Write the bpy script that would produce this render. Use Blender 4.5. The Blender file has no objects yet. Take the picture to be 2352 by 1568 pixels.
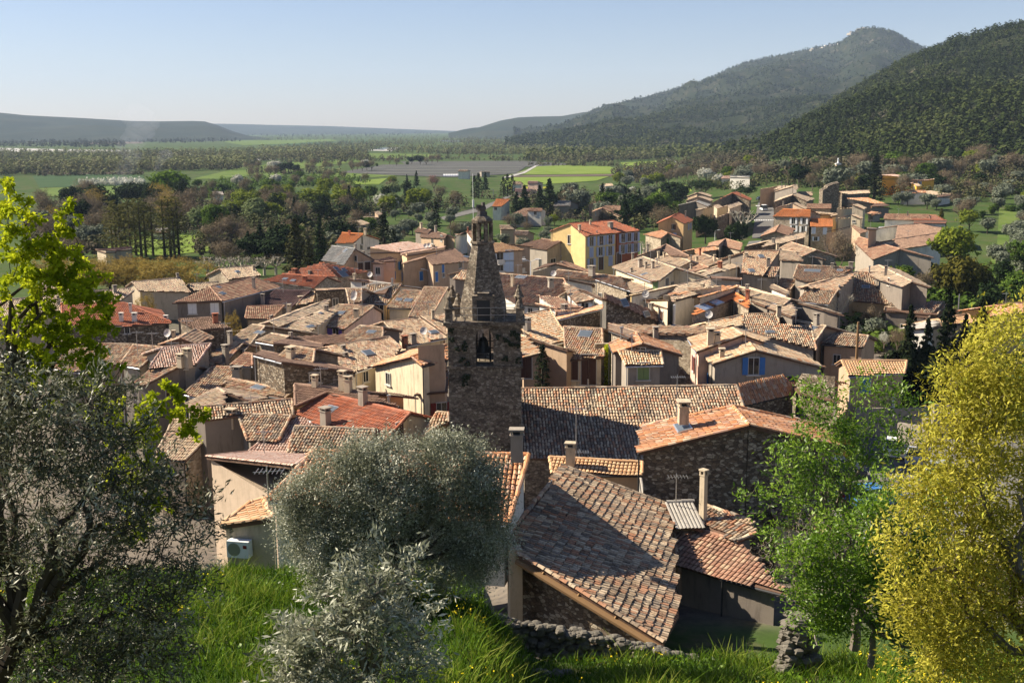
import bpy, math, random
import numpy as np
from mathutils import Vector, Matrix, Euler
random.seed(7); rng = np.random.default_rng(7)
S = bpy.context.scene; COL = S.collection
# ---------------------------------------------------------------- camera, sky, sun, exposure
FPX = 2600.0; SC = 3861/2352
cam_d = bpy.data.cameras.new('camera'); cam = bpy.data.objects.new('camera', cam_d); COL.objects.link(cam)
CAMZ = 32.0; PITCH = 10.7; ROLL = -0.45
cam_d.lens = 36*FPX/2352; cam_d.sensor_width = 36; cam_d.clip_start = 0.3; cam_d.clip_end = 40000
M3 = Matrix.Rotation(math.radians(90-PITCH), 3, 'X') @ Matrix.Rotation(math.radians(ROLL), 3, 'Z')
cam.matrix_world = Matrix.Translation((0, 0, CAMZ)) @ M3.to_4x4()
cam_d.dof.use_dof = True; cam_d.dof.focus_distance = 85; cam_d.dof.aperture_fstop = 11
S.camera = cam
w = bpy.data.worlds.new("World"); S.world = w; w.use_nodes = True
SUN_EL = math.radians(37); lx, ly = -0.955, 0.30
nt = w.node_tree; sky = nt.nodes.new('ShaderNodeTexSky'); sky.sky_type = 'NISHITA'; sky.sun_disc = False
sky.sun_elevation = SUN_EL; sky.sun_rotation = math.atan2(lx, ly); sky.altitude = 500; sky.air_density = 1.0; sky.dust_density = 0.4; sky.ozone_density = 2.5
hs = nt.nodes.new('ShaderNodeMix'); hs.data_type = 'RGBA'; hs.blend_type = 'MULTIPLY'; hs.inputs[0].default_value = 1; hs.inputs[7].default_value = (1.04, .97, 1.08, 1); nt.links.new(sky.outputs[0], hs.inputs[6]); nt.links.new(hs.outputs[2], nt.nodes['Background'].inputs[0]); nt.nodes['Background'].inputs[1].default_value = 0.046
sd = bpy.data.lights.new('sun', 'SUN'); sd.energy = 5.0; sd.angle = math.radians(0.5); sd.color = (1, .89, .73)
sun = bpy.data.objects.new('sun', sd); COL.objects.link(sun)
sv = Vector((lx*math.cos(SUN_EL), ly*math.cos(SUN_EL), math.sin(SUN_EL)))
sun.rotation_euler = sv.to_track_quat('Z', 'Y').to_euler()
S.view_settings.view_transform = 'Standard'; S.view_settings.look = 'None'; S.view_settings.exposure = 1.25; S.view_settings.gamma = 1
S.cycles.volume_bounces = 0; S.cycles.max_bounces = 5; S.cycles.diffuse_bounces = 2; S.cycles.transparent_max_bounces = 6
S.cycles.use_adaptive_sampling = True; S.render.filter_size = 1.15

# ---------------------------------------------------------------- projection helpers
CAMP = np.array([0, 0, CAMZ]); MR = np.array(M3)
FRM = {'D': (0, 0, 1/0.0), } if False else {}
for k, (x0, y0, s) in dict(a=(0, 600, 2.3515), b=(950, 600, 2.3515), c=(1900, 600, 2.3515), d=(2861, 600, 2.3515), e=(0, 1150, 2.3515), f=(950, 1150, 2.3515),
        g=(1900, 1150, 2.3515), h=(2861, 1150, 2.3515), i=(0, 1750, 1.903), j=(900, 1750, 1.903), k=(1750, 1650, 1.903), l=(2625, 1750, 1.903), D=(0, 0, 1/SC)).items():
    FRM[k] = (x0, y0, s)
def px(fr, x, y):
    x0, y0, s = FRM[fr]; return (x0+x/s)/SC, (y0+y/s)/SC
def ray(x, y):
    d = MR @ np.array([x-1176.0, -(y-784.0), -FPX]); return d/d[1]
def at_z(x, y, z):
    d = ray(x, y); t = (z-CAMZ)/d[2]; return CAMP+d*t
def at_y(x, y, Y): return CAMP+ray(x, y)*Y
def sstep(a, b, v):
    t = np.clip((v-a)/(b-a), 0, 1); return t*t*(3-2*t)
YS = [-5, 0, 2, 8, 15, 24, 30, 34, 37, 40, 60, 84, 120, 170, 250, 400, 700, 3000, 30000]
ZL = [30.6, 30.4, 30, 24.5, 21, 19.5, 18.6, 17.7, 17.0, 12.2, 6.6, 3.2, 2.6, 2.6, 2.5, 0, -2, -4, -4]
YR = [-5, 0, 2, 8, 15, 24, 29, 32.2, 33.2, 40, 60, 84, 120, 170, 250, 400, 700, 3000, 30000]
ZR = [30.6, 30.4, 30, 24, 20.6, 18.4, 16.8, 15.9, 11.6, 10.5, 8, 5.0, 3.6, 3, 2.6, 0, -2, -4, -4]
def g(x, y):
    x = np.asarray(x, float); y = np.asarray(y, float)
    a = np.interp(y, YS, ZL); b = np.interp(y, YR, ZR); t = sstep(-1.5, 1.0, x)
    z = a*(1-t)+b*t
    u = x/np.maximum(y, 30)
    return z + np.clip(y-250, 0, 450)*0.045*sstep(.1, .33, u)
TG_N = np.geomspace(4, 30000, 700); TG_F = np.geomspace(42, 30000, 700)
def hits(xs, ys, h=0.0):
    out = []
    T_ = TG_N if h < 1 else TG_F
    for x, y in zip(np.atleast_1d(xs), np.atleast_1d(ys)):
        d = ray(x, y); f = CAMZ+d[2]*T_-(g(d[0]*T_, T_)+h); k = int(np.argmax(f <= 0))
        if f[k] > 0: out.append(CAMP+d*20000); continue
        if k == 0: out.append(CAMP+d*T_[0]); continue
        t = T_[k-1]+(T_[k]-T_[k-1])*f[k-1]/(f[k-1]-f[k]); out.append(CAMP+d*t)
    return out
def hit(x, y, h=0.0): return hits(x, y, h)[0]

# ---------------------------------------------------------------- mesh helpers
def mesh_obj(name, V, F, mats, parent=None, mi=None, rnd=None, smooth=False, loc=None):
    """V (n,3) world coords; F list of faces, or (m,4)/(m,3) array"""
    V = np.asarray(V, np.float64)
    off = np.array(loc if loc is not None else (tuple(parent_loc(parent)) if parent else (0, 0, 0)))
    me = bpy.data.meshes.new(name)
    if isinstance(F, np.ndarray) and F.ndim == 2:
        k = F.shape[1]; m = len(F)
        me.vertices.add(len(V)); me.vertices.foreach_set('co', (V-off).astype(np.float32).ravel())
        me.loops.add(m*k); me.loops.foreach_set('vertex_index', F.astype(np.int32).ravel())
        me.polygons.add(m); me.polygons.foreach_set('loop_start', np.arange(0, m*k, k, dtype=np.int32))
        me.update(calc_edges=True)
    else:
        me.from_pydata((V-off).tolist(), [], [list(f) for f in F]); me.update()
    for mm in (mats if isinstance(mats, (list, tuple)) else [mats]): me.materials.append(mm)
    if mi is not None: me.polygons.foreach_set('material_index', np.asarray(mi, np.int32))
    if rnd is not None:
        at = me.attributes.new('rnd', 'FLOAT', 'POINT'); at.data.foreach_set('value', np.asarray(rnd, np.float32))
    if smooth: me.polygons.foreach_set('use_smooth', np.ones(len(me.polygons), bool))
    o = bpy.data.objects.new(name, me); COL.objects.link(o)
    if parent is not None: o.parent = parent
    elif loc is not None: o.location = loc
    return o
def parent_loc(p):
    v = Vector((0, 0, 0))
    while p is not None: v = v+p.location; p = p.parent
    return v
def tag(o, label, cat, group=None, kind=None):
    if label: o['label'] = label
    if cat: o['category'] = cat
    if group: o['group'] = group
    if kind: o['kind'] = kind
    return o
def thing(name, label, cat, loc, group=None):
    o = bpy.data.objects.new(name, None); o.empty_display_size = .5; COL.objects.link(o); o.location = tuple(float(v) for v in loc)
    return tag(o, label, cat, group)
def structure(o): o['kind'] = 'structure'; return o
class MB:
    def __init__(s): s.V = []; s.F = []; s.M = []
    def add(s, V, F, m=0):
        n = len(s.V); s.V += [tuple(map(float, v)) for v in V]; s.F += [tuple(i+n for i in f) for f in F]; s.M += [m]*len(F)
    def box(s, c, size, rz=0.0, m=0, taper=1.0):
        sx, sy, sz = [v/2 for v in size]; ca, sa = math.cos(rz), math.sin(rz); P = []
        for z, k in ((-sz, 1.0), (sz, taper)):
            for x, y in ((-sx, -sy), (sx, -sy), (sx, sy), (-sx, sy)):
                x *= k; y *= k; P.append((c[0]+x*ca-y*sa, c[1]+x*sa+y*ca, c[2]+z))
        s.add(P, [(3, 2, 1, 0), (4, 5, 6, 7), (0, 1, 5, 4), (1, 2, 6, 5), (2, 3, 7, 6), (3, 0, 4, 7)], m)
    def tube(s, p, q, r, r2=None, n=6, m=0):
        p = Vector(p); q = Vector(q); d = q-p
        if d.length < 1e-6: return
        d.normalize(); a = d.orthogonal().normalized(); b = d.cross(a); r2 = r if r2 is None else r2
        P = [tuple(p+(a*math.cos(2*math.pi*i/n)+b*math.sin(2*math.pi*i/n))*r) for i in range(n)]+[tuple(q+(a*math.cos(2*math.pi*i/n)+b*math.sin(2*math.pi*i/n))*r2) for i in range(n)]
        s.add(P, [(i, (i+1) % n, n+(i+1) % n, n+i) for i in range(n)]+[tuple(range(n))[::-1], tuple(range(n, 2*n))], m)
    def lathe(s, c, prof, n=10, m=0, ph=0.0):
        P = []
        for r, z in prof:
            for i in range(n): a = ph+2*math.pi*i/n; P.append((c[0]+r*math.cos(a), c[1]+r*math.sin(a), c[2]+z))
        F = [(j*n+i, j*n+(i+1) % n, (j+1)*n+(i+1) % n, (j+1)*n+i) for j in range(len(prof)-1) for i in range(n)]
        F += [tuple(range(n))[::-1], tuple(range((len(prof)-1)*n, len(prof)*n))]
        s.add(P, F, m)
    def build(s, name, mats, parent=None, smooth=False, loc=None):
        return mesh_obj(name, s.V, s.F, mats, parent, mi=s.M, smooth=smooth, loc=loc)

# ---------------------------------------------------------------- materials
def newmat(name, rough=.9, spec=.2):
    m = bpy.data.materials.new(name); m.use_nodes = True; n = m.node_tree.nodes; b = n['Principled BSDF']
    b.inputs['Roughness'].default_value = rough; b.inputs['Specular IOR Level'].default_value = spec
    return m, n, m.node_tree.links, b
def ramp(n, stops, interp='LINEAR'):
    r = n.new('ShaderNodeValToRGB'); r.color_ramp.interpolation = interp; e = r.color_ramp.elements
    while len(e) > 1: e.remove(e[-1])
    e[0].position = stops[0][0]; e[0].color = (*stops[0][1], 1)
    for p, c in stops[1:]: k = e.new(p); k.color = (*c, 1)
    return r
def mixc(n, l, a, b, f, mode='MIX'):
    x = n.new('ShaderNodeMix'); x.data_type = 'RGBA'; x.blend_type = mode
    for s, v in ((0, f), (6, a), (7, b)):
        if hasattr(v, 'links') or hasattr(v, 'is_linked'): l.new(v, x.inputs[s])
        elif s == 0: x.inputs[0].default_value = v
        else: x.inputs[s].default_value = (*v, 1)
    return x.outputs[2]
def noise(n, l, scale, detail=3, rough=.6, vec=None, dist=0):
    t = n.new('ShaderNodeTexNoise'); t.inputs['Scale'].default_value = scale; t.inputs['Detail'].default_value = detail; t.inputs['Roughness'].default_value = rough; t.inputs['Distortion'].default_value = dist
    if vec is not None: l.new(vec, t.inputs['Vector'])
    return t.outputs['Fac']
def mapr(n, l, v, a, b, c=0, d=1):
    m = n.new('ShaderNodeMapRange'); l.new(v, m.inputs[0])
    for i, q in enumerate((a, b, c, d)): m.inputs[i+1].default_value = q
    return m.outputs[0]
def objvec(n, l, sc=(1, 1, 1)):
    t = n.new('ShaderNodeTexCoord'); m = n.new('ShaderNodeMapping'); l.new(t.outputs['Object'], m.inputs[0]); m.inputs['Scale'].default_value = sc; return m.outputs[0]
def bump(n, l, b, h, dist=.03, st=.6):
    k = n.new('ShaderNodeBump'); k.inputs['Strength'].default_value = st; k.inputs['Distance'].default_value = dist; l.new(h, k.inputs['Height']); l.new(k.outputs[0], b.inputs['Normal'])
def tile_mat(name, cols, lichen=.5, lc=(.045, .04, .03)):
    m, n, l, b = newmat('tiles_'+name, .85, .15)
    at = n.new('ShaderNodeAttribute'); at.attribute_name = 'rnd'
    k = len(cols); r = ramp(n, [(i/k, c) for i, c in enumerate(cols)], 'CONSTANT'); l.new(at.outputs['Fac'], r.inputs[0])
    v = objvec(n, l); av = tuple(sum(c[i] for c in cols)/k for i in range(3)); pt = noise(n, l, .35, 4, .6, v); base = mixc(n, l, r.outputs[0], av, mapr(n, l, pt, .35, .65, .12, .62))
    fine = noise(n, l, 9, 4, .7, v); big = noise(n, l, .55, 4, .65, v)
    c = mixc(n, l, base, lc, mapr(n, l, fine, .5, .68, 0, .8*lichen))
    c = mixc(n, l, c, lc, mapr(n, l, big, .52, .75, 0, .75*lichen))
    pale = noise(n, l, 1.3, 3, .6, v)
    c = mixc(n, l, c, (.42, .36, .27), mapr(n, l, pale, .55, .8, 0, .35*lichen))
    l.new(c, b.inputs['Base Color']); return m
T = {}
cream = (.68, .55, .38); tan = (.56, .41, .26); terr = (.47, .21, .11); brn = (.27, .15, .09); gry = (.24, .21, .17); orng = (.60, .25, .10); pnk = (.50, .30, .22); drk = (.17, .14, .105)
T['mix'] = tile_mat('mix', [cream, tan, terr, gry, tan, cream, pnk, brn, tan], .7)
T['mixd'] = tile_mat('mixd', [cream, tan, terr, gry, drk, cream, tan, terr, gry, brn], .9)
T['mixr'] = tile_mat('mixr', [terr, tan, pnk, brn, tan, gry, cream, tan], .8)
T['tan'] = tile_mat('tan', [cream, tan, cream, pnk, tan, (.5, .4, .28), gry], .55)
T['bright'] = tile_mat('bright', [(.62, .48, .3), cream, (.55, .38, .22), cream, orng], .35)
T['orangemix'] = tile_mat('orangemix', [orng, (.55, .27, .13), pnk, (.62, .36, .2), terr, cream, orng], .4)
T['orange'] = tile_mat('orange', [(.62, .22, .07), (.6, .24, .09), (.58, .2, .07)], .12)
T['red'] = tile_mat('red', [(.42, .12, .055), (.47, .15, .07), (.3, .11, .07), (.52, .2, .11), (.38, .17, .11)], .55)
T['rust'] = tile_mat('rust', [(.38, .19, .12), (.33, .17, .11), (.45, .26, .17), (.27, .16, .11), tan], .6)
T['brown'] = tile_mat('brown', [(.28, .17, .12), (.34, .22, .15), (.22, .14, .1), (.4, .26, .18)], .6)
T['pink'] = tile_mat('pink', [(.52, .33, .25), (.58, .42, .33), (.45, .25, .18), (.6, .48, .4)], .4)
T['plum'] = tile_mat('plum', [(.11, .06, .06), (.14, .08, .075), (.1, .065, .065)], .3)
T['slate'] = tile_mat('slate', [(.3, .29, .27), (.24, .24, .23), (.36, .35, .32)], .5)
T['fibro'] = tile_mat('fibro', [(.36, .33, .29), (.4, .37, .32)], .5)
T['new'] = tile_mat('new', [(.58, .36, .19), (.62, .42, .25), (.55, .3, .15)], .15)
T['deck'] = tile_mat('deck', [(.13, .075, .05)], .6)
def plaster(name, c, stain=.5, dk=.35, bs=1.0):
    m, n, l, b = newmat('plaster_'+name, .95, .1); v = objvec(n, l); vs = objvec(n, l, (1.6, 1.6, .3)); stain = min(1, stain*1.5)
    a = noise(n, l, .8, 5, .65, v); s = noise(n, l, 1.6, 4, .7, vs); f = noise(n, l, 22, 3, .7, v)
    d = tuple(x*dk for x in c); lt = tuple(min(1, x*1.18) for x in c)
    k = mixc(n, l, c, lt, mapr(n, l, a, .35, .65, 0, 1)); k = mixc(n, l, k, d, mapr(n, l, s, .52, .78, 0, stain)); k = mixc(n, l, k, d, mapr(n, l, f, .5, .8, 0, .25))
    l.new(k, b.inputs['Base Color']); bump(n, l, b, f, .02*bs, .5); return m
def stone(name, cols, mortar, sc=3.6, mw=.05):
    m, n, l, b = newmat('stone_'+name, .95, .1); v = objvec(n, l, (1, 1, 1.7))
    dz = n.new('ShaderNodeTexNoise'); dz.inputs['Scale'].default_value = 2.2; l.new(v, dz.inputs['Vector'])
    ad = n.new('ShaderNodeVectorMath'); ad.operation = 'MULTIPLY_ADD'; l.new(dz.outputs['Color'], ad.inputs[0]); ad.inputs[1].default_value = (.25, .25, .25); l.new(v, ad.inputs[2])
    vo = n.new('ShaderNodeTexVoronoi'); vo.inputs['Scale'].default_value = sc; l.new(ad.outputs[0], vo.inputs['Vector'])
    ve = n.new('ShaderNodeTexVoronoi'); ve.feature = 'DISTANCE_TO_EDGE'; ve.inputs['Scale'].default_value = sc; l.new(ad.outputs[0], ve.inputs['Vector'])
    sp = n.new('ShaderNodeSeparateColor'); l.new(vo.outputs['Color'], sp.inputs[0])
    k = len(cols); r = ramp(n, [(i/k, c) for i, c in enumerate(cols)], 'CONSTANT'); l.new(sp.outputs[0], r.inputs[0])
    big = noise(n, l, .5, 5, .7, v); fn = noise(n, l, 14, 3, .7, v)
    e = mapr(n, l, ve.outputs['Distance'], 0, mw*2, 0, 1)
    c = mixc(n, l, mortar, r.outputs[0], e); c = mixc(n, l, c, tuple(x*.25 for x in mortar), mapr(n, l, big, .5, .75, 0, .75)); c = mixc(n, l, c, tuple(x*.3 for x in mortar), mapr(n, l, fn, .5, .75, 0, .4))
    l.new(c, b.inputs['Base Color']); bump(n, l, b, e, .04, .8); return m
W = {}
W['beige'] = plaster('beige', (.46, .38, .27)); W['grey'] = plaster('grey', (.30, .26, .21)); W['dgrey'] = plaster('dgrey', (.2, .17, .14)); W['cream'] = plaster('cream', (.62, .52, .36), .6)
W['white'] = plaster('white', (.62, .58, .5), .35); W['ochre'] = plaster('ochre', (.5, .34, .17), .4); W['pale'] = plaster('pale', (.6, .44, .27), .2); W['yellow'] = plaster('yellow', (.6, .44, .2), .15, .6)
W['brick'] = plaster('brick', (.3, .1, .05), .2, .6); W['pink'] = plaster('pink', (.58, .4, .31), .3); W['tan'] = plaster('tan', (.42, .30, .2), .3); W['gold'] = plaster('gold', (.75, .4, .06), .1, .7)
W['rough'] = plaster('rough', (.42, .33, .24), .3, .4, 3.0)
W['stone'] = stone('stone', [(.45, .37, .27), (.36, .29, .2), (.52, .44, .33), (.28, .22, .16)], (.4, .33, .24))
W['dstone'] = stone('dstone', [(.16, .125, .09), (.27, .22, .16), (.12, .095, .07), (.42, .36, .27), (.2, .15, .1)], (.1, .08, .06), 4.2)
W['tower'] = stone('tower', [(.26, .21, .155), (.18, .145, .105), (.34, .29, .22), (.22, .18, .13), (.13, .105, .08)], (.115, .095, .07), 4.6, .04)
def flat(name, c, rough=.6, spec=.3, var=.15, metal=0):
    m, n, l, b = newmat(name, rough, spec); v = objvec(n, l); a = noise(n, l, 3, 4, .6, v)
    l.new(mixc(n, l, tuple(x*(1-var) for x in c), tuple(min(1, x*(1+var)) for x in c), a), b.inputs['Base Color']); b.inputs['Metallic'].default_value = metal; return m
P = dict(blue=flat('paint_blue', (.04, .16, .42)), lilac=flat('paint_lilac', (.34, .38, .52)), purple=flat('paint_purple', (.14, .08, .42)), green=flat('paint_green', (.035, .12, .03)), lgreen=flat('paint_light_green', (.2, .28, .1)),
    white=flat('paint_white', (.72, .72, .7)), brown=flat('paint_brown', (.07, .03, .018)), red=flat('paint_red', (.18, .015, .01)), wblue=flat('paint_pale_blue', (.5, .6, .72)))
glass = flat('window_glass', (.015, .018, .022), .08, .6); frame_m = flat('frame_white', (.55, .52, .46)); metal = flat('metal_grey', (.3, .3, .3), .4, .5, .1, .6); iron = flat('iron_dark', (.03, .03, .03), .6)
wood = flat('wood_beam', (.22, .13, .06), .9); zinc = flat('zinc', (.45, .47, .5), .35, .5, .1, .5); brickc = flat('chimney_brick', (.36, .14, .08), .9, .1, .3); skyl = flat('skylight_glass', (.1, .12, .14), .35, .4); white = P['white']
solar = flat('solar_panel', (.25, .3, .38), .15, .8)
ADJ = {'grey sheet roofed shed at the bottom of the stepped trio': 0.12, 'tan gabled house in the middle of the stepped trio': -0.08, 'beige wing with bright roof edge right of the blind wall': 0.14, 'large beige blind walled house above the plane tree': -0.68, 'low stone gabled shed with bright verge beside the dark round tree': 0.59, 'wide weathered roof house directly right of the spire': 0.47, 'small dark tile lean-to between the white terrace and the stone house': 1.1, 'low tan roof with yellow wall tucked against the tall centre house': 1.05, 'tall centre house with cream wall and crowded chimneys': -1.07, 'dark ribbed red roof above a yellow wall with green shutters': 0.62, 'tan roofed house just behind the tall centre house': -0.45, 'steep mottled red and cream roof with two small skylights': 0.19, 'small steep red and cream roof right of the skylight roof': -0.28, 'long sunlit tan roof sweeping along the street': 0.09, 'orange tiled back slope above the solar panels': 0.22, 'orange roofed house with two solar panels': -0.18, 'small house with bright white gable behind the tall stone house': 0.61, 'broad pale roof of the tall corner house over the dark alley': -0.48, 'narrow sunlit orange roof over a rubble wall': -1.67, 'red brown roof half hidden behind the tan gabled house': 0.35, 'tan gabled house with two dark windows among conifers': -0.42, 'dark villa with twin chimneys, lower roof': 0.52, 'dark villa with twin chimneys, upper roof': -0.63, 'front lean-to of the tall beige house': 0.43, 'tall beige gabled house with one small square window': -1.23, 'little ochre shed on the left flank of the beige house': 0.88, 'small roof behind the topmost stepped gable': 0.28, 'topmost gable in the stepped row along the highway': -0.28, 'lower block of the egg yellow villa': 0.62, 'upper block of the egg yellow villa': -0.68, 'thin bright red roof strip behind the factory': 1.19, 'upper pink brown roof of the factory': -2.54, 'long low workshop with ribbed rust roof': 0.85, 'red and grey roof with long diagonal tile rows': 0.14, 'tan cubic stair tower beside the air ducts': -0.15, 'low tan workshop with a slate edged gable': 0.56, 'pale tan roof over the mustard yellow gable': -0.25, 'large ribbed roof with skylight above the white birch': -1.24, 'small square ribbed roof on rubble walls left of the birch': 0.22, 'narrow wedge roof with bright ridge in the right block': -0.21, 'white terrace with a red brick corner': 0.06, 'long thin ribbed roof of a garden wall shed': 0.7, 'short ribbed shed roof under the long thin one': 0.86, 'white corrugated lean-to beside the tan villa': 0.08, 'tan villa roof behind the dark cypress hedge': -0.07, 'long pink tan roof with two grey skylights on the right edge of the old town': 0.39, 'long pinkish tan roof right of the solar panel house': 0.09, 'large house with long rows of cream barrel tiles': -0.9, 'little pale hip roof behind the maple': 0.65, 'second little pale hip roof behind the maple': 0.4, 'long ribbed roof row behind the wide red roof, right half': -1.07, 'lower red orange roof of the hall with brick chimney': 0.23, 'right slope of the red roofed hall with a grey roof window': -0.94, 'house with speckled grey slate roof and brown gable': -0.18, 'small pink walled house right of the slate roof': 1.01, 'pale ochre long house with bright blue shutters on its gable': -0.22, 'dark plum coloured roof in the shade': 0.14, 'rust roof of a low house at the far left of the dark roof': -0.11, 'small light roof slope over the dark rubble block': -0.03, 'roof terrace of the white walled house behind the mottled roofs': 0.41, 'mottled ribbed roof over the mustard wall with a tall dark window': -0.16, 'tan roof patch below the white walled block': 1.06, 'pink house with purple shutters': -0.59, 'broad tan roof sloping down to the pink house': 0.35, 'broad sunlit tan roof with pale ridge wall': -0.1, 'pale roof with white valley flashing behind the yellowish one': 0.48, 'dark shaded roof between the pink house and the cream walled house': 1.77, 'dark wedge roof behind the small ribbed one': -1.37, 'cream walled house with mottled tan roof and dish': -0.21, 'wide patchwork cream and terracotta roof left of the blank wall': 0.26, 'big blank cream walled house with vines and orange roof': 1.29, 'house at the tower foot with light tiles and dark red shutters': -0.07, 'small tiled lean-to wedge at the foot of the tower': 1.86, 'clean red tiled roof with dark row lines and a big vented chimney': -0.08, 'rough plastered house with pale pink tiled roof': -1.27, 'long brown roof behind the clean red one': -0.43, 'small ribbed roof with a stone chimney': 0.55, 'grey and dark rubble house with a low dark eave': -0.73, 'old roof with orange worn patch and a satellite dish': 0.59, 'dark rubble wall house with bright coping, topped flat': -1.2, 'broad pink brown ribbed roof': 0.78, 'long lean roof over a shaded plaster wall with a big dark chimney': -0.85, 'yellowish ribbed roof with a tall plastered chimney': -0.96, 'small rust roof in the shade of the grey wall': 1.11, 'tile slope falling away beside the shaded plaster wall': -1.03, 'tan roof patch with white valley edge': 1.03, 'straight ribbed roof in front of the grey dormer': 0.81, 'brown roof with a skylight over the grey dormer window': -0.92, 'stone gabled house with mossy barrel tiles and square chimney': -0.61, 'dark ribbed roof left of the white flashing': 0.37, 'dark and cream ribbed roof in front of the clean red one': 0.29, 'grey stone gabled house with orange tinted left slope': 0.36, 'tiny roof on rubble below the tall dark stone wall': -1.06, 'small front house with bright barrel tiles and pale green shutter': 1.02, 'rear wing of the blue shuttered house with pink wall': -0.05, 'big grey fronted house with blue shutters and bright roof': -0.47, 'narrow orange tiled wing with a satellite dish': -1.4, 'dark ribbed roof of the low outbuilding behind the pole': 0.67, 'pink tan roof joining the rows of cream tiles': -0.74, 'little tan roof with rubble side wall': -0.82, 'brown upper roof at the back of the centre block': -0.17, 'long narrow crooked roof with stone wall in the middle of the village': -0.33, 'lower bright tiled wing left of the pointed cypress': 0.22, 'cream walled house with a long iron balcony': 0.18}
# ---------------------------------------------------------------- roofs and houses
CS = {5: [(-1, 0), (-.75, .72), (0, 1.0), (.75, .72), (1, 0)], 3: [(-1, 0), (0, 1.0), (1, 0)]}
def inpoly(u, v, P):
    c = np.zeros(u.shape, bool); n = len(P)
    for i in range(n):
        x1, y1 = P[i]; x2, y2 = P[(i+1) % n]
        if y1 == y2: continue
        k = ((y1 > v) != (y2 > v)) & (u < (x2-x1)*(v-y1)/(y2-y1)+x1); c ^= k
    return c
def tiles(O, U, Vd, N, poly, far, style):
    """barrel tiles laid over a polygon given in (u,v); returns V, F, rnd"""
    P = np.array(poly); u0, v0 = P.min(0); u1, v1 = P.max(0)
    su, sv = (.215, .37) if style == 'canal' else ((.24, .36) if style == 'flat' else (.19, 2.2))
    if far: su *= 1.15; sv *= 1.1
    nu = max(1, int((u1-u0)/su)+1); nv = max(1, int((v1-v0)/sv)+1)
    if nu*nv > 14000: k = math.sqrt(nu*nv/14000); su *= k; sv *= k; nu = int((u1-u0)/su)+1; nv = int((v1-v0)/sv)+1
    I, J = np.meshgrid(np.arange(nu), np.arange(nv), indexing='ij'); I = I.ravel(); J = J.ravel()
    uc = u0+(I+.5)*su; vc = v0+(J+.5)*sv
    k = inpoly(uc, vc, poly); I, J, uc, vc = I[k], J[k], uc[k], vc[k]; n = len(uc)
    if n == 0: return np.zeros((0, 3)), np.zeros((0, 4), int), np.zeros(0)
    cs = CS[3 if far else 5]; m = len(cs); jt = 0.012 if style == 'canal' else .002
    hgt = {'canal': .085, 'flat': .065, 'corr': .05}[style]; wr = {'canal': .42, 'flat': .46, 'corr': .45}[style]*su
    V = np.zeros((n, 2, m, 3))
    ju = rng.normal(0, jt, n); jv = rng.normal(0, jt*2, n); wob = .03*np.sin(uc*.9+vc*.7)+.02*np.sin(uc*2.3+1)
    rot = rng.normal(0, jt*1.2, n)
    for e, (vv, rr, hh) in enumerate(((-sv*.5, .82, .0), (sv*.58, 1.0, .045 if style == 'flat' else .028))):
        for q, (cx, cz) in enumerate(cs):
            uu = uc+ju+cx*wr*rr+rot*(1 if e else -1); vq = vc+jv+vv; zz = .015+cz*hgt*rr+hh+wob
            V[:, e, q] = O+uu[:, None]*U+vq[:, None]*Vd+zz[:, None]*N
    base = (np.arange(n)*2*m)[:, None]; F = []
    for q in range(m-1): F.append(np.concatenate([base+q, base+q+1, base+m+q+1, base+m+q], 1))
    F = np.concatenate(F); R = np.repeat(rng.random(n)*.999, 2*m)
    return V.reshape(-1, 3), F, R
def caps(p, q, N, r=.12):
    d = q-p; L = np.linalg.norm(d)
    if L < .5: return np.zeros((0, 3)), np.zeros((0, 4), int), np.zeros(0)
    d /= L; s = np.cross(d, N); s /= np.linalg.norm(s); up = np.cross(s, d); n = int(L/.4)+1; V = []; F = []
    for i in range(n):
        a = p+d*(i*.4); b = p+d*min(L, i*.4+.44); k = rng.normal(0, .012)
        for e, (pt, rr) in enumerate(((a, r*1.05), (b, r*.85))):
            for t in (-1.35, -.7, 0, .7, 1.35): V.append(pt+s*(math.sin(t)*rr+k)+up*(math.cos(t)*rr-.01))
        o = len(V)-10
        F += [(o+j, o+j+1, o+6+j, o+5+j) for j in range(4)]
    return np.array(V), np.array(F), np.repeat(rng.random(n)*.999, 10)
def offset_poly(P, d):
    n = len(P); out = []; A = sum(P[i][0]*P[(i+1) % n][1]-P[(i+1) % n][0]*P[i][1] for i in range(n)); s = 1 if A > 0 else -1
    for i in range(n):
        p0 = np.array(P[i-1]); p1 = np.array(P[i]); p2 = np.array(P[(i+1) % n]); e1 = p1-p0; e2 = p2-p1
        n1 = np.array([-e1[1], e1[0]])*s/max(1e-9, np.linalg.norm(e1)); n2 = np.array([-e2[1], e2[0]])*s/max(1e-9, np.linalg.norm(e2))
        a = p1+n1*d[i-1]; b = p1+n2*d[i]; den = e1[0]*e2[1]-e1[1]*e2[0]
        if abs(den) < .05*np.linalg.norm(e1)*np.linalg.norm(e2): out.append((a+b)/2); continue
        t = ((b[0]-a[0])*e2[1]-(b[1]-a[1])*e2[0])/den; q = a+e1*t
        if np.linalg.norm(q-p1) > 1.5: q = (a+b)/2
        out.append(q)
    return out
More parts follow.
